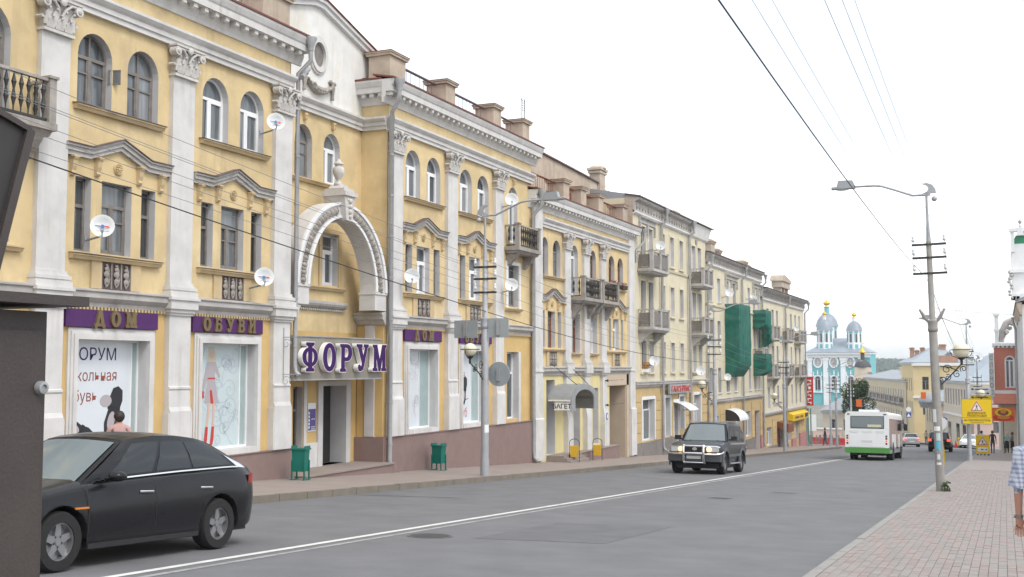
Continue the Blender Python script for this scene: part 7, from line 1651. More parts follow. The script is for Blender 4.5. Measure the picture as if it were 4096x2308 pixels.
# folding roadworks sign standing on the pavement
ws = thing('roadworks_sign', 'yellow folding sign with roadworks triangle standing on the brick pavement', 'sign', (-1.35, 86.4, gz(86.4) + SR)); g0 = gz(86.4) + SR; Y4 = 86.3
m = MB(); m.prism([(-1.9, g0 + .12), (-1.0, g0 + .12), (-1.03, g0 + 1.42), (-1.93, g0 + 1.42)], Y4, Y4 + .04, 'y'); obj('board', m, 'sign_yellow', ws)
tri_sign(Y4, -1.47, g0 + .92, .34, ws, 'works'); m = MB(); m.box(-1.8, -1.14, Y4 - .006, Y4 - .001, g0 + .26, g0 + .56); obj('sign_face', m, 'sign_white', ws); m = MB(); m.box(-1.59, -1.42, Y4 - .01, Y4 - .007, g0 + .38, g0 + .45); m.poly([(-1.36, Y4 - .01, g0 + .42), (-1.2, Y4 - .01, g0 + .47), (-1.2, Y4 - .01, g0 + .37)]); obj('lettering', m, 'ink', ws)
m = MB()
for x in (-1.8, -1.6, -1.35, -1.12): m.box(x - .04, x + .04, Y4 - .1, Y4 + .5, g0, g0 + .1)
m.cyl((-1.85, Y4 + .03, g0 + 1.3), (-1.85, Y4 + .6, g0), .02); m.cyl((-1.08, Y4 + .03, g0 + 1.3), (-1.08, Y4 + .6, g0), .02); obj('stand', m, 'iron', ws)
# keep-right panel with cone and barrier
kp = thing('detour_sign', 'orange panel with blue detour disc beside a red cone', 'sign', (-4.35, 133.2, gz(133.2))); g5_ = gz(133.2)
m = MB(); m.box(-4.75, -3.95, 133.2, 133.26, g5_ + .25, g5_ + 1.1); obj('board', m, 'sign_yellow', kp); m = MB(); m.cyl((-4.35, 133.2, g5_ + .68), (-4.35, 133.19, g5_ + .68), .34, n=20); obj('disc', m, 'sign_blue', kp)
m = MB(); m.poly([(-4.58, 133.18, g5_ + .5), (-4.5, 133.18, g5_ + .44), (-4.15, 133.18, g5_ + .82), (-4.2, 133.18, g5_ + .9)]); obj('arrow', m, 'sign_white', kp); m = MB(); m.box(-4.7, -4.6, 133.1, 133.7, g5_, g5_ + .25); m.box(-4.1, -4.0, 133.1, 133.7, g5_, g5_ + .25); obj('stand', m, 'iron', kp)
cn = thing('traffic_cone', 'red traffic cone left of the detour disc', 'traffic cone', (-4.95, 133.0, gz(133))); m = MB(); m.box(-.25, .25, -.25, .25, 0, .05); obj('base', m, 'blackp', cn, (0, 0, 0), local=True); m = MB(); m.lathe([(.19, .05), (.03, .75), (.001, .76)], n=14); obj('cone', m, 'red_paint', cn, (0, 0, 0), local=True, smooth=50)
m = MB(); m.prism([(-.2, 0), (.2, 0), (.12, .3), (.08, .75), (-.08, .75), (-.12, .3)], -2.6, 2.6, 'y')
for i, (x, y, mt_, lb, rz_) in enumerate(((-17.4, 130.3, 'red_paint', 'red plastic road barrier at the side street corner', R(74)), (-3.0, 136.0, 'sign_white', 'white plastic road barrier behind the detour disc', R(70)))):
    b = obj('road_barrier', m, mt_, loc=(x, y, gz(y))); b.rotation_euler = (0, 0, rz_); tag(b, lb, 'barrier'); m = MB(); m.prism([(-.2, 0), (.2, 0), (.12, .3), (.08, .75), (-.08, .75), (-.12, .3)], -1.2, 1.2, 'y')
# other small traffic signs
def post_sign(x, y, label, kind, zc, r=.32):
    t = thing('traffic_sign', label, 'sign', (x, y, gz(y))); m = MB(); m.cyl((0, 0, 0), (0, 0, zc + .6), .035, n=8); obj('post', m, 'steel', t, (0, 0, 0), local=True)
    if 'zebra' in kind:
        m = MB(); m.box(-r, r, -.05, -.03, zc - r, zc + r); obj('plate', m, 'sign_blue', t, (0, 0, 0), local=True); m = MB(); m.poly([(-r * .8, -.055, zc - r * .7), (r * .8, -.055, zc - r * .7), (0, -.055, zc + r * .75)]); obj('triangle', m, 'sign_white', t, (0, 0, 0), local=True)
    if 'round' in kind: m = MB(); m.cyl((0, -.05, zc + r * 2.3), (0, -.03, zc + r * 2.3), r, n=18); obj('disc', m, 'sign_white', t, (0, 0, 0), local=True)
    if 'blue' in kind:
        m = MB(); m.cyl((0, -.05, zc), (0, -.03, zc), r, n=18); obj('disc', m, 'sign_blue', t, (0, 0, 0), local=True); m = MB(); m.box(-.07, .07, -.056, -.052, zc - .2, zc + .2); obj('bar', m, 'sign_white', t, (0, 0, 0), local=True)
    if 'diamond' in kind: m = MB(); m.poly([(0, -.05, zc + 1.0 - .35), (.35, -.05, zc + 1.0), (0, -.05, zc + 1.35), (-.35, -.05, zc + 1.0)]); obj('plate', m, 'sign_grey', t, (0, 0, 0), local=True)
post_sign(-10.1, 138.0, 'zebra crossing sign with a white disc above it past the bus', 'zebra round', 3.5, .28); post_sign(-5.75, 126.5, 'round blue road sign with a white bar behind the lamp pole', 'blue', 2.9, .3)
post_sign(-19.2, 118.0, 'pedestrian crossing sign with a diamond plate in the side street', 'zebra diamond', 2.5, .45)
# picket fence at the side street
fn = thing('picket_fence', 'weathered grey picket fence across the side street', 'fence', (-19.2, 127.5, gz(127.5)), R(0)); pk_ = MB(); pk_.prism([(-.06, 0), (.06, 0), (.06, .95), (0, 1.05), (-.06, .95)], -.015, .015, 'y'); pkm = pk_.mesh('picket', 'wood_old')
for i in range(18): o = obj('picket', pkm, parent=fn, loc=(-2.6 + i * .3, i * .06, random.uniform(-.05, .05)), local=True); o.rotation_euler = (0, random.uniform(-.12, .12), 0)
m = MB(); m.box(-2.8, 2.8, .06, .1, .25, .33); m.box(-2.8, 2.8, .06, .1, .7, .78); obj('rail', m, 'wood_old', fn, (0, 0, 0), local=True)
# hanging pictorial board on the red house and orange banner far off
hb_ = thing('hanging_sign', 'red and orange hanging pictorial board on an iron bracket', 'sign', (-.2, 96.5, -3.3)); m = MB(); m.box(-.9, .72, 96.5, 96.56, -4.25, -2.65 - .55); obj('board', m, 'orange', hb_)
def blob(x0_, x1_, z0_, z1_, mt_, d_): m = MB(); m.cyl(((x0_ + x1_) / 2, 96.5 - d_, (z0_ + z1_) / 2), ((x0_ + x1_) / 2, 96.498 - d_, (z0_ + z1_) / 2), 1, n=18); c = Vector(((x0_ + x1_) / 2, 0, (z0_ + z1_) / 2)); m.v = [(c.x + (a - c.x) * (x1_ - x0_) / 2, b, c.z + (e - c.z) * (z1_ - z0_) / 2) for a, b, e in m.v]; obj('picture', m, mt_, hb_)
blob(-.85, .66, -4.22, -3.7, 'sign_red', .003); blob(-.7, .5, -3.9, -3.25, 'sign_yellow', .006); blob(-.5, .3, -3.8, -3.35, 'wood_brown', .009); blob(-.3, .12, -3.65, -3.3, 'flower_orange', .012); blob(-.55, .4, -4.1, -3.8, 'flower_orange', .012)
m = MB(); m.cyl((1.0, 96.53, -2.95), (-.9, 96.53, -2.95), .025, n=6); m.cyl((-.1, 96.53, -2.95), (-.1, 96.53, -3.2), .015, n=5); m.cyl((-.1, 96.53, -4.25), (-.1, 96.53, gz(96.5) + SR), .03, n=6); obj('bracket', m, 'iron', hb_)
for x, y, z, lb in ((-15.0, 133, -4.1, 'orange banner hung on a far lamp before the dark tree'), (-9.2, 150, -3.6, 'orange banner on the pale far house')):
    m = MB(); m.box(-.3, .3, -.02, .02, -.42, .42); tag(obj('street_banner', m, 'orange', loc=(x, y, z)), lb, 'banner'); 
lamp_post((-15.9, 133.2, gz(133.2)), 1, 'far street lamp carrying the orange banner before the dark tree', low=True, globe=False)
# ------------------------------------------------------------------ right-hand houses
R1 = thing('white_house', 'pale plastered house with deep cornice and zinc downpipe along the brick pavement', 'house', (1.05, 60, gz(60) + SR)); FW = Front(1.05, PI, 88.0)      # u runs back uphill from the far end
ops = [(3 + 4 * i, 4.2 + 4 * i, 0.2 + .0 * i, 2.2, 0) for i in range(4)]
w, r = walls(FW, 0, 18, -6.6, 3.3, ops, .25); obj('wall', w, 'cap_white', R1); reveals(r, R1, 'reveal')
for o in ops: window(FW, R1, *o[:4], 0, 'wood', .2)
add(FW, 'cornice', MB().prism([(0, 2.9), (.1, 2.95), (.14, 3.1), (.24, 3.35), (.28, 3.6), (0, 3.6)], -.25, 18.2, 'y'), 'pier_plaster', R1); add(FW, 'gutter', MB().prism([(-.3, 3.75), (.34, 3.6), (.34, 3.68), (-.3, 3.83)], -.3, 18.25, 'y'), 'zinc', R1)
for u in (0.0, 8, 16): blk(FW, 'pilaster', 0, .1, u, u + .7, -6.4, 2.9, 'cap_white', R1)
m = MB(); m.box(1.06, 7, 70.0, 70.3, -7, 3.5); obj('end_wall', m, 'cap_white', R1); m = MB(); m.box(1.3, 7, 70.35, 87.95, -7, 3.5); obj('rear_block', m, 'far_pale', R1); m = MB(); m.add([(.75, 88.3, 3.76), (.75, 69.8, 3.76), (6, 69.8, 5.8), (6, 88.3, 5.8), (6, 69.8, 3.5)], [(0, 1, 2, 3), (1, 2, 4)]); obj('roof', m, 'roof_grey', R1)
m = MB(); m.tube([(.7, 88.1, 3.5), (.7, 88.1, 3.3), (.88, 88.05, 2.6), (.9, 88.05, -5.6), (.86, 88.05, -5.95), (.55, 87.8, -6.15)], .09, 10); obj('downpipe', m, 'zinc', R1, smooth=45)
blk(FW, 'plinth', 0, .12, 0, 18, -7, gz(88) + .9, 'pink_plinth', R1)
R2 = thing('green_roof_house', 'white house with a curved green attic roof and thin spire', 'house', (1.2, 98, gz(98) + SR)); F2 = Front(1.0, PI, 111.0)
ops = [(2 + 3.2 * i, 3.3 + 3.2 * i, -1.0, 1.4, .8) for i in range(6)]; w, r = walls(F2, 0, 22.5, -8, 5.2, ops, .25); obj('wall', w, 'cap_white', R2); reveals(r, R2, 'reveal')
for o in ops: window(F2, R2, *o[:4], .8, 'pvc', .2)
m = MB(); m.box(1.25, 7, 88.6, 110.9, -8, 5.2); obj('rear_block', m, 'cap_white', R2)
m = MB(); m.box(.8, 6, 91.8, 97.5, 5.2, 9.1); m.box(.62, 6.1, 91.6, 97.7, 6.95, 7.2); m.box(.7, 6.1, 91.7, 97.6, 5.2, 5.4); at_ = obj('attic', m, 'cap_white', R2)
m = MB(); pr = [(.78 + .0, 8.6), (.85, 9.2), (1.1, 9.7), (1.7, 10.0), (3.4, 10.1), (5.1, 10.0), (5.7, 9.6), (6.05, 8.6)]; m.prism(pr, 92.0, 97.3, 'y'); obj('curved_roof', m, 'green_roof', R2, smooth=50)
m = MB(); m.box(.62, 6.2, 91.5, 92.0, 10.0, 10.25); m.prism([(.75, 8.5), (1.0, 8.5), (1.0, 10.0), (.75, 10.0)], 91.6, 92.0, 'y'); m.prism([(1.15, 9.7), (1.7, 9.7), (1.55, 10.3), (1.3, 10.3)], 91.45, 91.99, 'y'); obj('attic_cornice', m, 'cap_white', R2)
m = MB(); m.lathe([(.1, 0), (.06, .15), (.03, .25), (.12, .36), (.14, .46), (.08, .56), (.02, .62), (.008, 1.5)], (1.43, 91.8, 10.3), 10); obj('spire', m, 'steel', R2, smooth=50)
m = MB()
for k in range(9): m.sph((.66 + .1 * math.sin(k * 1.7), 91.75, 7.0 - k * .24), .16 - .006 * k, 6, 5)
obj('carved_drop', m, 'plaster_grey', R2, smooth=60)
R3 = thing('red_house', 'brick-red house front with tall arched white window and white cornice', 'house', (1, 114, gz(114) + SR))
F5 = Front(0, -PI / 2, 112.0)      # faces the camera, reads along +X
w, r = walls(F5, -.75, 3.2, -3.4, 1.75, [(.2, .9, -1.9, .9, 1.0)], .2); obj('wall', w, 'brick_red', R3); reveals(r, R3, 'cap_white'); window(F5, R3, .2, .9, -1.9, .9, 1.0, 'pvc', .12)
m = MB(); m.box(-.75, 3.2, 112.25, 118, -3.4, 1.75); obj('rear_block', m, 'brick_red', R3); m = MB(); m.box(-.45, 3.2, 112.6, 118, -8.4, -3.4); obj('ground_floor', m, 'far_pale', R3)
m = MB(); m.box(-.88, 3.3, 111.8, 118, 1.85, 2.1)
for k in range(10): m.box(-.8 + k * .36, -.62 + k * .36, 111.85, 112.0, 1.7, 1.849)
m.box(-.92, 3.3, 111.75, 118, -2.45, -2.15); obj('cornice', m, 'cap_white', R3)
m = MB(); m.box(.12, .2, 111.93, 112, -1.95, .55); m.box(.9, .98, 111.93, 112, -1.95, .55); o_, i_ = arcpts(.55, .55, .43, .43), arcpts(.55, .55, .35, .35)
for k in range(12): m.add([(o_[k][0], 111.93, o_[k][1]), (o_[k + 1][0], 111.93, o_[k + 1][1]), (i_[k + 1][0], 111.93, i_[k + 1][1]), (i_[k][0], 111.93, i_[k][1])], [(0, 1, 2, 3)])
obj('window_surround', m, 'cap_white', R3)
m = MB(); m.box(-.62, -.3, 112.0, 112.6, 2.1, 4.6); m.box(-.75, -.2, 111.9, 112.7, 4.6, 4.8); m.box(-.7, -.25, 111.95, 112.65, 3.2, 3.4); obj('attic_pier', m, 'cap_white', R3)
m = MB(); m.tube([(-.1, 112.2, 2.2), (.0, 112.1, 3.2), (.35, 112.1, 3.9), (.8, 112.2, 4.2), (1.5, 112.3, 4.3)], [.22, .26, .3, .25, .2], 8)
for k in range(14): m.sph((-.1 + .09 * k, 112.1 + .1 * math.sin(k), 2.5 + .12 * k + .15 * math.sin(k * 2)), .16, 6, 5)
obj('carved_scroll', m, 'plaster_grey', R3, smooth=60)
m = MB(); m.box(-.52, -.34, 111.9, 112.08, -8.1, -3.4); obj('column', m, 'cap_white', R3)
m = MB(); m.prism([(111.95, -2.46), (111.95, -3.42), (111.2, -3.42), (111.2, -3.3), (111.7, -2.46)], -.9, 1.0, 'x'); obj('awning', m, 'brick_red', R3)
vs = thing('vertical_sign', 'narrow grey vertical sign with stacked letters on the red house corner', 'sign', (-.95, 111.6, -1)); m = MB(); m.box(-1.18, -.78, 111.55, 111.65, -3.0, 1.2); obj('board', m, mat('strip_grey', (.5, .52, .52), .6), vs)
for k, ch in enumerate('СЛОНОС'): obj('lettering', front_text(text_mesh(ch, .55, 'signbox', 0, .008, 'CENTER', 'lettering', .75)), parent=vs, loc=(-.98, 111.54, .75 - k * .62))
pk = thing('pink_house', 'plain pale pink house wall behind the walkers', 'house', (0, 138, gz(138) + SR)); Fp = Front(0, -PI / 2, 138.0)
w, r = walls(Fp, -3.2, 5, -9.6, -3.2, [(-1.2, -.5, -7.4, -6.2, 0)], .2); obj('wall', w, 'far_pink', pk); reveals(r, pk, 'reveal'); window(Fp, pk, -1.2, -.5, -7.4, -6.2, 0, 'wood', .15)
m = MB(); m.box(-3.2, 5, 138.3, 150, -9.8, -3.2); obj('rear_block', m, 'far_pink', pk); m = MB(); m.box(-3.4, 5, 137.7, 150, -3.2, -2.9); obj('cornice', m, 'cap_white', pk)
m = MB(); m.box(-2.2, -1.2, 137.9, 137.97, -6.3, -5.8); obj('street_plate', m, 'sign_blue', pk)

# ------------------------------------------------------------------ houses beyond the bend
def far_house(label, fx, fy, rot, L, zb, zt, rows, ncol, mt, roof, ridge, depth=9, u_off=.8, ww=.8, name='far_house', bandz=None):
    F = Front(fx, rot, fy); H = thing(name, label, 'house', F.p(L / 2, zb)); ops = []
    for z0, z1 in rows:
        for i in range(ncol): c = u_off + (L - 2 * u_off) * (i + .5) / ncol; ops.append((c - ww / 2, c + ww / 2, z0, z1, 0))
    w, r = walls(F, 0, L, zb, zt, ops, .2); obj('wall', w, mt, H); reveals(r, H, 'reveal')
    for o in ops: window(F, H, *o[:4], 0, 'wood', .15, dark=True)
    m = MB(); m.box(-depth, -.25, 0.02, L - .02, zb, zt); add(F, 'rear_block', m, mt, H)
    m = MB(); m.prism([(0, zt - .35), (.1, zt - .3), (.3, zt - .08), (.3, zt), (0, zt)], -.2, L + .2, 'y'); m.box(-depth, -.001, L, L + .25, zt - .3, zt); add(F, 'cornice', m, 'cap_white', H)
    m = MB(); e = .45; zr_ = ridge; a = [(e, -e, zt + .05), (e, L + e, zt + .05), (-depth - e, L + e, zt + .05), (-depth - e, -e, zt + .05)]; k = min(depth / 2, L / 2 - .2); b = [(-depth / 2, k, zr_), (-depth / 2, L - k, zr_)]
    m.add(a + b, [(0, 1, 5, 4), (1, 2, 5), (2, 3, 4, 5), (3, 0, 4), (3, 2, 1, 0)]); add(F, 'roof', m, roof, H)
    if bandz: 
        for z in bandz: add(F, 'string_course', MB().box(0, .12, 0, L, z, z + .2), 'cap_white', H)
    return F, H
F, H = far_house('pale two-storey house with a blue-grey roof on the right past the bend', -7.1, 155.5, PI + R(12), 15.6, -10.5, -1.75, [(-4.6, -2.7)], 8, 'far_pale', 'roof_blue', 1.7, 10, bandz=[-5.9]); 
for u in (3.0, 8.5, 12.5): add(F, 'shop_window', MB().box(.0, .05, u, u + 1.8, -8.9, -6.8), 'pane_dark', H)
add(F, 'shop_sign', MB().box(.05, .12, 12.2, 13.6, -6.7, -6.2), 'sign_blue', H); t_ = dish(Front(-3.2, 0, 0), 150, 1.2, .55, 'big white satellite dish on the blue-grey roof past the bend', .4, 0, rz=R(-80), tilt=10)
F, H = far_house('tall yellow house with hipped blue-grey roof and three chimneys', -14.6, 187, PI + R(12.5), 11.5, -12.5, .55, [(-3.6, -1.7), (-7.0, -5.1)], 5, 'far_yellow', 'roof_blue', 3.1, 8)
Fy = Front(0, -PI / 2, 175.7); w, r = walls(Fy, -12.1, -4.5, -12, .55, [(-10.9, -10.0, -3.4, -1.5, 0), (-8.6, -7.7, -3.4, -1.5, 0), (-10.9, -10.0, -7, -5, 0)], .2); obj('wall', w, 'far_yellow', H); reveals(r, H, 'reveal')
for o in ((-10.9, -10.0, -3.4, -1.5), (-8.6, -7.7, -3.4, -1.5), (-10.9, -10.0, -7, -5)): window(Fy, H, *o, 0, 'wood', .12, dark=True)
m = MB(); m.box(-12.3, -4.4, 175.4, 175.69, .1, .55); m.box(-12.2, -4.4, 175.5, 175.69, -4.6, -4.3); obj('cornice', m, 'cap_white', H)
m = MB(); m.box(-12, -4.5, 175.95, 186, -12, .5); obj('rear_block', m, 'far_yellow', H)
for x in (-12.7, -12.0, -11.2): chimney(H, x, 183, 1.2, .6, 1.4 if x != -12.0 else 1.0, 'far_brick')
chimney(H, -8.2, 180, 2.2, .9, .8, 'far_brick'); m = MB(); m.box(-9.2, -7.4, 174.0, 175.3, -.2, .9) if False else m.box(-9.1, -6.0, 176.2, 178, .6, 1.6); obj('roof_house', m, 'far_brick', H)
F, H = far_house('long beige house crowded with balconies and air conditioners beyond the bus', -25.2, 234, PI + R(12.6), 53, -13.5, -2.1, [(-5.3, -3.6), (-8.6, -6.9)], 18, 'far_beige', 'roof_grey', -.6, 9)
for k in range(9): balcony(F, H, 5 + k * 5.3, 7.8 + k * 5.3, -5.6, .8, .95, 'board', posts=2, mt='plaster_grey'); balcony(F, H, 5 + k * 5.3, 7.8 + k * 5.3, -8.9, .8, .95, 'board', posts=2, mt='plaster_grey')
for x, y in ((-14.4, 181), (-15.6, 187), (-19, 205)): chimney(H, x + 3, y, -1.6, .7, 1.2, 'far_pale')
F, H = far_house('small house with a bowed grey porch roof between the yellow and pale houses', -10.0, 166.0, PI + R(12.3), 7.5, -11.2, -4.6, [(-7.4, -5.6)], 3, 'far_beige', 'roof_blue', -2.6, 6)
m = MB(); m.lathe([(1.6, -4.7), (1.6, -4.5), (1.2, -3.9), (.5, -3.5), (.02, -3.4)], (-8.9, 159.8, 0), 16); m.lathe([(1.3, -5.4), (1.5, -4.71)], (-8.9, 159.8, 0), 16); obj('porch_roof', m, 'roof_grey', H, smooth=40)
# left beyond the corner: low houses, blank board, wall
F, H = far_house('low house with a grey metal roof in the side street', -23.6, 165.0, -PI / 2, 6.5, -10.8, -6.2, [(-8.9, -7.4)], 3, 'far_pale', 'roof_grey', -3.9, 6)
lw = thing('pink_wall', 'low pink garden wall with white coping behind the picket fence', 'wall', (-21.5, 142, gz(142))); m = MB(); m.box(-26, -18.2, 142, 142.3, -9.6, -7.6); obj('wall', m, 'far_pink', lw); m = MB(); m.box(-26.1, -18.1, 141.9, 142.4, -7.6, -7.45); obj('coping', m, 'cap_white', lw)
bb = thing('white_board', 'blank white hoarding on posts at the side street', 'hoarding', (-22.3, 136, gz(136))); m = MB(); m.box(-22.6, -20.2, 136, 136.1, -7.5, -5.6); obj('board', m, 'sign_white', bb); m = MB(); m.box(-22.3, -22.2, 136.1, 136.2, -9.2, -5.7); m.box(-20.7, -20.6, 136.1, 136.2, -9.2, -5.7); obj('post', m, 'steel', bb)
pt = thing('teal_pipe', 'teal downpipe bundle on the end of the cream terrace', 'pipe', (XF + .1, 108.9, gz(108.9))); m = MB(); m.cyl((.1, 0, 0), (.1, 0, 3.6), .08, n=8); m.cyl((.35, 0, 0), (.35, 0, 3.6), .06, n=8); obj('pipes', m, mat('teal', (.12, .25, .22), .6), pt, (0, 0, 0), local=True)

# ------------------------------------------------------------------ cathedral on its hill
CT = thing('cathedral', 'turquoise and white cathedral with grey domes and gilded onion tops', 'cathedral', (-55, 430, gz(430)))
def cpart(nm, mb, mt, par=None, smooth=None): return obj(nm, mb, mt, par or CT, smooth=smooth)
Fc = Front(0, -PI / 2, 430.0)
op = []
for c in (-63.0, -57.1, -51.2): op.append((c - 1.0, c + 1.0, -8.7, -3.6, 1.0))
w, r = walls(Fc, -66.4, -44.5, -20, 4.6, op, .6); cpart('wall', w, 'turq'); reveals(r, CT, 'far_white')
for o in op: window(Fc, CT, *o[:4], 1.0, 'pvc', .4, dark=True)
m = MB(); m.box(-66.4, -44.5, 430.7, 452, -20, 4.6); cpart('body', m, 'turq')
m = MB()
for x0_, x1_ in ((-66.5, -64.9), (-60.9, -59.1), (-54.7, -52.9), (-48.2, -46.6)): m.box(x0_, x1_, 429.4, 429.99, -20, 3.2); m.box(x0_ - .3, x1_ + .3, 429.3, 429.99, 2.2, 3.2)
cpart('pilaster', m, 'far_white')
m = MB(); m.box(-66.8, -44.2, 429.2, 429.98, 3.3, 3.9); m.box(-67.2, -43.9, 428.7, 429.98, 4.4, 5.1); m.box(-66.6, -44.4, 429.5, 429.98, 3.9, 4.4); cpart('cornice', m, 'far_white')
for c in (-62.8, -57.1, -51.2):
    m = MB(); n = 20; a = [(c + 1.75 * math.cos(2 * PI * i / n), 1.6 + 2.15 * math.sin(2 * PI * i / n)) for i in range(n)]; b = [(c + 1.2 * math.cos(2 * PI * i / n), 1.6 + 1.55 * math.sin(2 * PI * i / n)) for i in range(n)]
    m.add([(x, 429.5, z) for x, z in a] + [(x, 429.5, z) for x, z in b] + [(x, 429.99, z) for x, z in a], [(i, (i + 1) % n, n + (i + 1) % n, n + i) for i in range(n)] + [(i, (i + 1) % n, 2 * n + (i + 1) % n, 2 * n + i) for i in range(n)]); o = cpart('oculus', m, 'far_white')
    m = MB(); m.poly([(x, 429.9, z) for x, z in b]); obj('pane', m, 'curtain', o); m = MB(); m.box(c - .06, c + .06, 429.8, 429.9, .1, 3.1); m.box(c - 1.15, c + 1.15, 429.8, 429.9, 1.5, 1.65); m.box(c - 1.0, c + 1.0, 429.8, 429.9, .7, .8); m.box(c - 1.0, c + 1.0, 429.8, 429.9, 2.4, 2.5); obj('glazing_bar', m, 'far_white', o)
for c in (-63.0, -57.1, -51.2):
    m = MB(); m.box(c - 1.6, c - 1.05, 429.6, 429.99, -9.2, -4.4); m.box(c + 1.05, c + 1.6, 429.6, 429.99, -9.2, -4.4); m.box(c - 1.9, c + 1.9, 429.5, 429.99, -9.6, -9.2)
    o_, i_ = arcpts(c, -4.6, 1.6, 1.6), arcpts(c, -4.6, 1.05, 1.05)
    for k in range(12): m.add([(o_[k][0], 429.6, o_[k][1]), (o_[k + 1][0], 429.6, o_[k + 1][1]), (i_[k + 1][0], 429.6, i_[k + 1][1]), (i_[k][0], 429.6, i_[k][1])], [(0, 1, 2, 3)])
    for x in (c - 1.5, c, c + 1.5): m.lathe([(.25, 0), (.3, .3), (.15, .9), (.25, 1.1), (.02, 1.7)], (x, 429.8, -3.6 if x != c else -2.9), 8)
    cpart('window_surround', m, 'far_white')
m = MB(); a = [(-67.4, 428.5, 5.15), (-43.8, 428.5, 5.15), (-43.8, 453, 5.15), (-67.4, 453, 5.15)]; b = [(-58.5, 441, 10.6), (-53.5, 441, 10.6)]; m.add(a + b, [(0, 1, 5, 4), (1, 2, 5), (2, 3, 4, 5), (3, 0, 4)]); cpart('roof', m, 'dome_grey')
def drum(x, y, zb, zd, r, hd, zl, on, nm):
    d = thing_part = None; m = MB(); m.lathe([(r * 1.05, zb), (r * 1.05, zb + (zd - zb) * .3), (r, zb + (zd - zb) * .3), (r, zd - .3), (r * 1.08, zd - .25), (r * 1.08, zd)], (x, y, 0), 8); D = cpart('drum', m, 'far_white')
    for k in range(8):
        a = 2 * PI * (k + .5) / 8; cx, cy = x + r * .935 * math.cos(a), y + r * .935 * math.sin(a); tx, ty = -math.sin(a), math.cos(a); nxx, nyy = math.cos(a), math.sin(a); w2 = r * .13; z0, z1 = zb + (zd - zb) * .36, zb + (zd - zb) * .78
        def Q(w_, z_, o_): return (cx + tx * w_ + nxx * o_, cy + ty * w_ + nyy * o_, z_)
        m = MB(); m.poly([Q(-w2, z0, .06), Q(w2, z0, .06)] + [Q(u, zz, .06) for u, zz in arcpts(0, z1, w2, w2, 6)[::-1]]); obj('pane', m, 'pane_dark', D)
        m = MB(); m.poly([Q(-w2 * 2.1, z0 + .2, .03), Q(-w2 * 1.5, z0 + .2, .03), Q(-w2 * 1.5, zd - .6, .03), Q(-w2 * 2.1, zd - .6, .03)]); m.poly([Q(-w2 * 1.6, zb + .3, .18 * r * .3), Q(w2 * 1.6, zb + .3, .18 * r * .3), Q(w2 * 1.6, zb + (zd - zb) * .26, .18 * r * .3), Q(-w2 * 1.6, zb + (zd - zb) * .26, .18 * r * .3)]); m.poly([Q(-w2 * 1.8, z1 + w2 * 1.3, .04), Q(w2 * 1.8, z1 + w2 * 1.3, .04), Q(w2 * 1.8, zd - .45, .04), Q(-w2 * 1.8, zd - .45, .04)]); obj('panel', m, 'turq', D)
    m = MB(); m.lathe([(r * 1.12, 0), (r * 1.05, .12 * hd), (r * .95, .4 * hd), (r * .75, .68 * hd), (r * .5, .88 * hd), (r * .25, hd)], (x, y, zd), 16); cpart('dome', m, 'dome_grey', smooth=60)
    m = MB(); m.lathe([(r * .3, 0), (r * .24, .1), (r * .24, zl - .2), (r * .3, zl - .1), (r * .3, zl)], (x, y, zd + hd - .1), 10); cpart('lantern', m, 'far_white' if nm else 'turq')
    m = MB(); q = on; m.lathe([(.5 * q, 0), (.42 * q, .12 * q), (.4 * q, .45 * q), (.6 * q, .5 * q), (.9 * q, .75 * q), (1.0 * q, 1.0 * q), (.85 * q, 1.3 * q), (.4 * q, 1.6 * q), (.12 * q, 1.85 * q), (.04 * q, 2.2 * q), (.03 * q, 3.2 * q)], (x, y, zd + hd + zl - .1), 14); cpart('onion_top', m, 'gilt', smooth=60)
drum(-60.7, 434, 6.4, 13.6, 2.75, 3.9, 1.3, .95, True); drum(-50.1, 434, 6.3, 13.3, 2.7, 3.4, 1.5, .95, True); drum(-61.5, 446, 6.0, 15.4, 3.9, 4.9, 2.6, 1.35, False); drum(-49.6, 449, 6.0, 13.0, 2.6, 3.3, 1.4, .9, True) if False else None
tr_ = struct('cathedral_hill', MB().lathe([(60, -17.5), (45, -16.5), (30, -14.6), (18, -14.2), (.1, -14.1)], (-60, 425, 0), 24), 'earth')
ann = thing('cathedral_annexe', 'pale blue and white low building at the foot of the cathedral', 'building', (-66, 400, gz(400))); m = MB(); m.box(-76, -64.5, 400, 410, -18, -9.5); obj('wall', m, 'far_white', ann); m = MB(); m.prism([(-76.5, -9.5), (-64, -9.5), (-69, -7.0)], 399, 411, 'y'); obj('roof', m, 'roof_blue', ann)
# small chapel with dark dome and gilt top
CH = thing('chapel', 'small beige chapel with dark dome and one gilded top', 'chapel', (-28.6, 262, gz(262))); m = MB(); m.box(-30.2, -27.0, 260.5, 264, -14.5, -.2); obj('wall', m, 'far_pale', CH); m = MB(); m.lathe([(1.85, -.2), (1.8, .1), (1.5, .8), (.9, 1.3), (.45, 1.5), (.42, 2.9)], (-28.6, 262, 0), 16); obj('dome', m, mat('slate', (.07, .07, .075), .7), CH, smooth=40)
m = MB(); m.lathe([(.5, 2.9), (.75, 3.1), (.7, 3.35), (.35, 3.75), (.08, 4.1), (.03, 4.3), (.03, 5.6)], (-28.6, 262, 0), 14); obj('onion_top', m, 'gilt', CH, smooth=50); m = MB(); m.box(-29.0, -28.2, 261.97, 262.03, 5.1, 5.2); obj('cross', m, 'gilt', CH); m = MB(); m.prism([(-33, -6.5), (-26.5, -6.5), (-27.5, -3.9), (-31, -3.6)], 258, 260.4, 'y'); obj('side_roof', m, 'far_brick', CH); m = MB(); m.box(-32.6, -26.6, 258.2, 260.4, -14.5, -6.5); obj('nave', m, 'far_pale', CH)

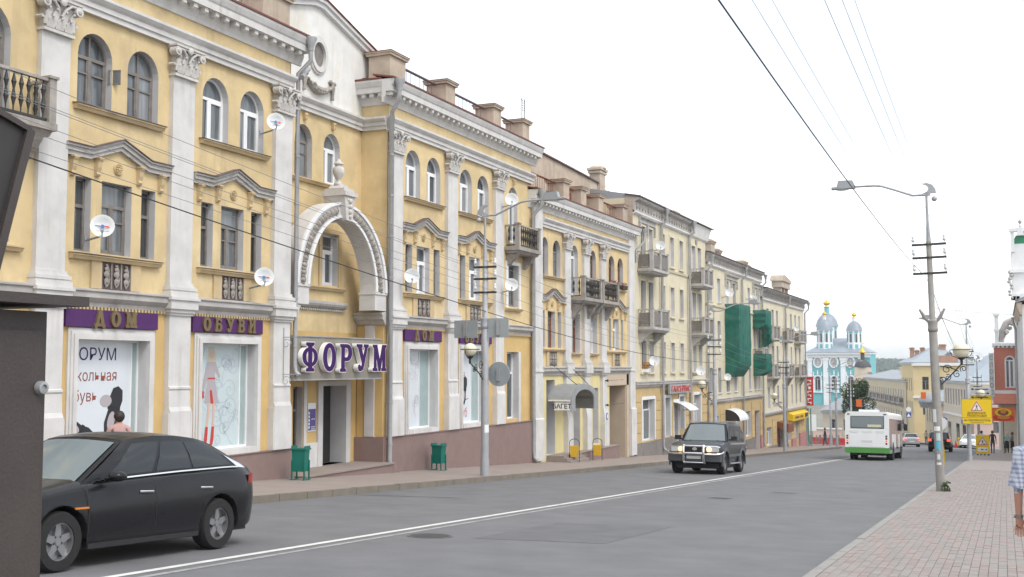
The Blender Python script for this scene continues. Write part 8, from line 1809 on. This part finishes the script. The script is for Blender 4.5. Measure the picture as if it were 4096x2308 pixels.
# ------------------------------------------------------------------ trees
def tree(x, y, h, rx, rz, label, n=5200, leaf=.17, seed=1):
    rr = random.Random(seed); t = thing('leafy_tree', label, 'tree', (x, y, gz(y)))
    m = MB(); m.tube([(0, 0, -.3), (.1, 0, h * .2), (.0, .1, h * .45), (.1, 0, h * .75)], [.28, .22, .15, .05], 8)
    blobs = []
    for i in range(15):
        a = rr.uniform(0, 6.28); q = rr.uniform(.15, .8); zz = h * .3 + rr.uniform(0.05, .62) * h; k = 1 - abs((zz / h) - .55) * .9; bx, by = rx * q * k * math.cos(a), rx * q * k * math.sin(a); blobs.append((bx, by, zz, rx * rr.uniform(.3, .5)))
        m.tube([(0, 0, h * rr.uniform(.2, .4)), (bx * .5, by * .5, zz * .85), (bx, by, zz)], [.09, .05, .02], 5)
    obj('trunk', m, 'bark', t, (0, 0, 0), local=True); c = MB()
    for i in range(n):
        bx, by, bz, br = rr.choice(blobs); v = Vector((rr.gauss(0, 1), rr.gauss(0, 1), rr.gauss(0, 1))).normalized() * br * rr.uniform(.55, 1.05) ** .6; p = Vector((bx, by, bz)) + v
        a = Vector((rr.gauss(0, 1), rr.gauss(0, 1), rr.gauss(0, .6))).normalized(); b = a.cross(Vector((rr.gauss(0, 1), rr.gauss(0, 1), rr.gauss(0, 1)))).normalized(); s = leaf * rr.uniform(.6, 1.3); c.add([p - a * s, p + b * s * .6, p + a * s, p - b * s * .6], [(0, 1, 2, 3)])
    obj('crown', c, 'tree_leaf', t, (0, 0, 0), local=True); return t
tree(-18.6, 160, 8.3, 2.5, 3, 'dense dark tree at the street corner before the cathedral', 11000, .105, 3); tree(-23.3, 190, 6.2, 2.2, 3, 'smaller dark tree behind the corner tree', 3000, .18, 5)
# wooded hill on the skyline
hl = MB(); ny, nx_ = 10, 60
hv = []
for j in range(ny):
    for i in range(nx_):
        x = -900 + 1500 * i / (nx_ - 1); y = 1250 + 90 * j; k = math.sin(PI * min(1, j / 5.) / 2); hv.append((x, y, -30 + k * (36 + 5 * math.sin(x * .006 + 1) + 3 * math.sin(x * .021))))
hl.add(hv, [(j * nx_ + i, j * nx_ + i + 1, (j + 1) * nx_ + i + 1, (j + 1) * nx_ + i) for j in range(ny - 1) for i in range(nx_ - 1)]); struct('far_hill', hl, 'far_leaf', 60)
fo = MB(); rr = random.Random(11)
for i in range(3400):
    x = rr.uniform(-330, 60); j = rr.uniform(.3, 5.6); y = 1250 + 90 * j; k = math.sin(PI * min(1, j / 5.) / 2); z = -30 + k * (36 + 5 * math.sin(x * .006 + 1) + 3 * math.sin(x * .021)); s = rr.uniform(2.0, 4.2); st = rr.uniform(.6, 1.0)
    v = [(x + s * rr.uniform(.7, 1.1) * math.cos(a), y + s * math.sin(a), z + s * rr.uniform(.3, .8)) for a in (0, 1.05, 2.1, 3.14, 4.2, 5.2)]; v2 = [(x + .55 * s * rr.uniform(.6, 1.2) * math.cos(a), y + .55 * s * math.sin(a), z + s * st * rr.uniform(1.1, 1.35)) for a in (.5, 1.55, 2.6, 3.6, 4.7, 5.7)]; b = [(q[0], q[1], z - 3) for q in v]
    fo.add(b + v + v2 + [(x + rr.uniform(-1, 1), y, z + s * st * 1.7)], [(k_, (k_ + 1) % 6, 6 + (k_ + 1) % 6, 6 + k_) for k_ in range(6)] + [(6 + k_, 6 + (k_ + 1) % 6, 12 + k_) for k_ in range(6)] + [(6 + (k_ + 1) % 6, 12 + (k_ + 1) % 6, 12 + k_) for k_ in range(6)] + [(12 + k_, 12 + (k_ + 1) % 6, 18) for k_ in range(6)])
f_ = obj('far_wood', fo, 'far_leaf'); f_['kind'] = 'stuff'; f_['label'] = 'dark wood covering the distant hill'
# ------------------------------------------------------------------ people: one skinned body each, in the pose of the photograph
def person(loc, rz, label, h=1.72, cloth=None, pose=None, hair='hair_dark', hairlen=0, skirt=None, hands=False, name='person', build=1.0, group=None, hero=False):
    """cloth: torso, sleeve(until elbow or wrist), legs, shoes. x right, y forward (facing +y)"""
    P = dict(la=(0, 0), ra=(0, 0), ll=0, rl=0, turn=0); P.update(pose or {}); C = dict(torso='cloth_dark', sleeve=2, legs='jeans', shoes='blackp'); C.update(cloth or {}); k = h / 1.75
    V, E, Rr, M = [], [], [], []
    def v(p, r, par=None, mt='skin'):
        V.append((p[0] * k, p[1] * k, p[2] * k)); Rr.append(r * k * build if r > .03 else r * k)
        if par is not None: E.append((par, len(V) - 1)); M.append(mt)
        return len(V) - 1
    pel = v((0, 0, .95), .135); wa = v((0, .0, 1.1), .125, pel, 'torso'); ch = v((0, .01, 1.29), .15, wa, 'torso'); nb = v((0, 0, 1.455), .075, ch, 'torso'); nk = v((0, .015, 1.52), .05, nb, 'skin'); hd = v((0, .03, 1.61), .078, nk, 'skin'); tp = v((0, .02, 1.7), .068, hd, 'skin')
    for sg, arm, leg in ((-1, P['la'], P['ll']), (1, P['ra'], P['rl'])):
        sh_ = v((sg * .185, 0, 1.415), .06, nb, 'torso'); a, b = arm[0], arm[1]
        el = (sg * (.215 + .03), math.sin(a) * .29, 1.415 - math.cos(a) * .29); wr = (el[0] + sg * .0 + (arm[2] if len(arm) > 2 else 0), el[1] + math.sin(a + b) * .25, el[2] - math.cos(a + b) * .25)
        e = v(el, .044, sh_, 'torso'); w = v(wr, .03, e, 'torso' if C['sleeve'] == 2 else 'skin')
        dr = (Vector(wr) - Vector(el)).normalized()
        if not hands: hnd = v(tuple(Vector(wr) + dr * .08), .036, w, 'skin'); v(tuple(Vector(wr) + dr * .17), .018, hnd, 'skin')
        else:
            pm = Vector(wr) + dr * .05; pc = v(tuple(pm), .03, w, 'skin'); kn = Vector(wr) + dr * .095; back = Vector((0, 1, 0))
            for q, (off, L_) in enumerate(((-.03, .07), (-.01, .08), (.011, .076), (.03, .06))):
                side = Vector((1, 0, 0)) * sg; b0 = kn + side * off * 1.0
                f0 = v(tuple(b0), .0105, pc, 'skin'); f1 = v(tuple(b0 + dr * L_ * .5 + Vector((0, -.008, 0))), .0095, f0, 'skin'); v(tuple(b0 + dr * L_ * .95 + Vector((0, -.026, 0))), .0075, f1, 'skin')
            th0 = v(tuple(Vector(wr) + dr * .04 + Vector((-sg * .034, .004, 0))), .013, pc, 'skin'); th1 = v(tuple(Vector(wr) + dr * .075 + Vector((-sg * .05, .0, 0))), .0115, th0, 'skin'); v(tuple(Vector(wr) + dr * .105 + Vector((-sg * .052, -.012, 0))), .009, th1, 'skin')
        hp = v((sg * .09, 0, .9), .1, pel, 'legs'); kn_ = (sg * .1, math.sin(leg) * .42 + (.03 if leg > 0 else 0), .9 - math.cos(leg) * .42); lb = leg - (.25 if leg < 0 else .05); an = (sg * .1, kn_[1] + math.sin(lb) * .41, max(.08, kn_[2] - math.cos(lb) * .41))
        kk = v(kn_, .062, hp, 'legs'); ak = v(an, .042, kk, 'legs'); v((sg * .11, an[1] + .13, max(.035, an[2] - .05)), .036, ak, 'shoes')
    me = bpy.data.meshes.new('body'); me.from_pydata(V, E, []); o = bpy.data.objects.new('body', me); COL.objects.link(o)
    sk = o.modifiers.new('skin', 'SKIN'); sk.use_smooth_shade = True
    for i, r in enumerate(Rr): me.skin_vertices[0].data[i].radius = (r, r * (.72 if i in (1, 2) else .92)); me.skin_vertices[0].data[i].use_root = (i == 0)
    ss = o.modifiers.new('sub', 'SUBSURF'); ss.levels = 2; ss.render_levels = 2
    bpy.context.view_layer.update(); bm_ = bpy.data.meshes.new_from_object(o.evaluated_get(bpy.context.evaluated_depsgraph_get())); bpy.data.objects.remove(o); bpy.data.meshes.remove(me)
    mats = {'skin': 'skin', 'torso': C['torso'], 'legs': C['legs'], 'shoes': C['shoes']}; keys = list(mats); bm_.materials.clear()
    for q in keys: bm_.materials.append(MATS[mats[q]])
    VV = [Vector(q) for q in V]
    for pol in bm_.polygons:
        c = pol.center; best = (9, 'torso')
        for (i, j), mt in zip(E, M):
            a, b = VV[i], VV[j]; d = b - a; t_ = max(0, min(1, (c - a).dot(d) / max(1e-9, d.length_squared))); q = (c - (a + d * t_)).length - Rr[j] * .6
            if C['sleeve'] == 1 and mt == 'skin' and 0: pass
            if q < best[0]: best = (q, mt, t_)
        mt = best[1]
        if c.z < 1.0 * k and c.z > .3 * k and mt == 'torso' and abs(c.x) < .16 * k: mt = 'legs' if c.z < .93 * k else 'torso'
        pol.material_index = keys.index(mt); pol.use_smooth = True
    T = thing(name, label, 'person', loc, rz, group); B = obj('body', bm_, parent=T, loc=(0, 0, 0), local=True); bm_.name = 'body'
    if hairlen >= 0:
        m = MB(); m.sph((0, .012 * k, 1.655 * k), .112 * k, 12, 9, sz=1.12, sy=1.08)
        # shape the cap so that the face stays free
        m.v = [(x, (y if y < .05 * k or z > 1.7 * k else .05 * k), z if z > (1.6 - hairlen) * k or y < .0 else max(z, 1.62 * k)) for x, y, z in m.v]
        if hairlen > 0: q = MB(); q.lathe([(.1 * k, 0), (.115 * k, .12 * k), (.09 * k, .26 * k)], (0, -.02 * k, (1.6 - hairlen) * k), 10); m.join(q)
        obj('hair', m, hair, T, (0, 0, 0), local=True, smooth=70)
    f = MB(); f.sph((0, .118 * k, 1.6 * k), .016 * k, 6, 5, sz=1.5); f.sph((-.08 * k, .02 * k, 1.6 * k), .022 * k, 6, 5, sx=.5, sz=1.3); f.sph((.08 * k, .02 * k, 1.6 * k), .022 * k, 6, 5, sx=.5, sz=1.3); obj('face', f, 'skin', T, (0, 0, 0), local=True, smooth=60)
    e = MB()
    for sx in (-.033, .033): e.sph((sx * k, .1 * k, 1.63 * k), .012 * k, 6, 5)
    e.box(-.025 * k, .025 * k, .1 * k, .108 * k, 1.555 * k, 1.562 * k); obj('eyes', e, 'hair_dark', T, (0, 0, 0), local=True)
    if skirt: m = MB(); m.lathe([(.2 * k, .42 * k), (.19 * k, .7 * k), (.17 * k, .95 * k), (.14 * k, 1.05 * k)], (0, 0, 0), 16, 1, .8); obj('skirt', m, skirt, T, (0, 0, 0), local=True, smooth=60)
    return T, k, V
# the man in the checked shirt at the edge of the walk, walking away
gy_ = gz(10.7) + SR
T, k, V = person((.335, 10.7, gy_), 0, 'man in a blue checked short-sleeved shirt with a wristwatch walking away down the pavement', 1.76, dict(torso='plaid', legs='cloth_grey', sleeve=1), dict(la=(-.06, .22), ra=(.12, .3), ll=.2, rl=-.22), 'hair_brown', 0, hands=True)
m = MB(); s0, e0, w0 = Vector((-.185 * k, 0, 1.425 * k)), Vector((-.245 * k, math.sin(-.06) * .29 * k, (1.415 - math.cos(.06) * .29) * k)), None
d_ = (e0 - s0); m.tube([s0 + Vector((.05, 0, .01)), s0 + Vector((-.02, 0, .0)), s0 + d_ * .35, s0 + d_ * .7, s0 + d_ * .98], [.075, .085, .083, .083, .088], 14); obj('sleeve', m, 'plaid', T, (0, 0, 0), local=True, smooth=60)
m = MB(); s0 = Vector((.185 * k, 0, 1.425 * k)); e1 = Vector((.245 * k, math.sin(.12) * .29 * k, (1.415 - math.cos(.12) * .29) * k)); d1 = e1 - s0; m.tube([s0 + Vector((-.05, 0, .01)), s0 + Vector((.02, 0, 0)), s0 + d1 * .5, s0 + d1 * .98], [.075, .085, .083, .088], 14); obj('sleeve', m, 'plaid', T, (0, 0, 0), local=True, smooth=60)
m = MB(); m.lathe([(.17, .9), (.175, 1.05), (.185, 1.25), (.19, 1.36), (.12, 1.46), (.07, 1.49)], (0, 0, 0), 20, 1.06, .74); m.v = [(x * k, y * k, z * k) for x, y, z in m.v]; obj('shirt', m, 'plaid', T, (0, 0, 0), local=True, smooth=60)
wr = e0 + Vector((0, math.sin(.16) * .24 * k, -math.cos(.16) * .24 * k)); m = MB(); dw = (wr - e0).normalized(); m.cyl(tuple(wr - dw * .016), tuple(wr + dw * .012), .034, .034, 14); m.cyl(tuple(wr + Vector((-.03, 0, 0))), tuple(wr + Vector((-.042, 0, 0))), .018, .017, 12); obj('wristwatch', m, 'watch', T, (0, 0, 0), local=True, smooth=40)
person((-.9, 94.5, gz(94.5) + SR), R(-5), 'man in a dark jacket and jeans walking away past the roadworks sign', 1.74, dict(torso='cloth_dark', legs='jeans'), dict(la=(.3, .5), ra=(-.2, .4), ll=.16, rl=-.16), 'hair_brown')
person((-1.75, 99.0, gz(99) + SR), R(0), 'dark-haired walker in a white shirt behind the roadworks sign', 1.72, dict(torso='cloth_white', legs='cloth_beige', sleeve=1), dict(la=(.1, .2), ra=(.1, .2), ll=.12, rl=-.12), 'hair_dark')
person((.1, 99.3, gz(99.3) + SR), R(15), 'woman in a mint green coat and black skirt standing under the hanging board', 1.62, dict(torso='cloth_mint', legs='cloth_dark'), dict(la=(.1, .5), ra=(.1, .4)), 'hair_blond', .03, 'cloth_dark', build=1.15)
person((.5, 99.9, gz(99.9) + SR), R(70), 'person in a grey patterned top standing beside the woman in mint', 1.62, dict(torso='cloth_grey', legs='cloth_dark'), dict(la=(.1, .4), ra=(.1, .4)), 'hair_brown', .03, 'cloth_dark', build=1.1)
person((-15.3, 16.75, gz(16.75) + SH), R(50), 'woman in a pale pink blouse with pinned-up dark hair passing the shoe poster', 1.6, dict(torso='cloth_pink', legs='cloth_dark'), dict(la=(.2, .3), ra=(-.2, .3), ll=.15, rl=-.15), 'hair_dark', 0, build=1.1)
for x, y, lb, to, hr, rz_ in ((-6.6, 142, 'walker in a pale pink top by the far pale house', 'cloth_pink', 'hair_dark', 0), (-8.2, 147, 'walker in dark clothes on the far right pavement', 'cloth_dark', 'hair_brown', R(180)), (-15.9, 112.5, 'person in black standing at the end of the cream terrace', 'cloth_dark', 'hair_dark', R(90)), (-9.0, 150, 'walker in beige near the orange banner', 'cloth_beige', 'hair_brown', 0)):
    person((x, y, gz(y) + .1), rz_, lb, 1.7, dict(torso=to, legs='jeans'), dict(la=(.2, .2), ra=(-.2, .3), ll=.15, rl=-.15), hr)
# ------------------------------------------------------------------ thin summer haze in the valley air
hz = MB(); hz.box(-3100, 3100, -350, 6100, -90, 32); ho = bpy.data.objects.new('haze', hz.mesh('haze', 'earth')); COL.objects.link(ho); ho['kind'] = 'stuff'; ho['label'] = 'thin pale haze in the air over the street'
hm = bpy.data.materials.new('haze'); hm.use_nodes = True; ht = hm.node_tree; ht.nodes.clear(); hout = ht.nodes.new('ShaderNodeOutputMaterial'); hv_ = ht.nodes.new('ShaderNodeVolumePrincipled')
hv_.inputs['Color'].default_value = (.88, .93, 1, 1); hv_.inputs['Density'].default_value = .00022; hv_.inputs['Anisotropy'].default_value = .2
ht.links.new(hv_.outputs[0], hout.inputs['Volume']); ho.data.materials.clear(); ho.data.materials.append(hm)
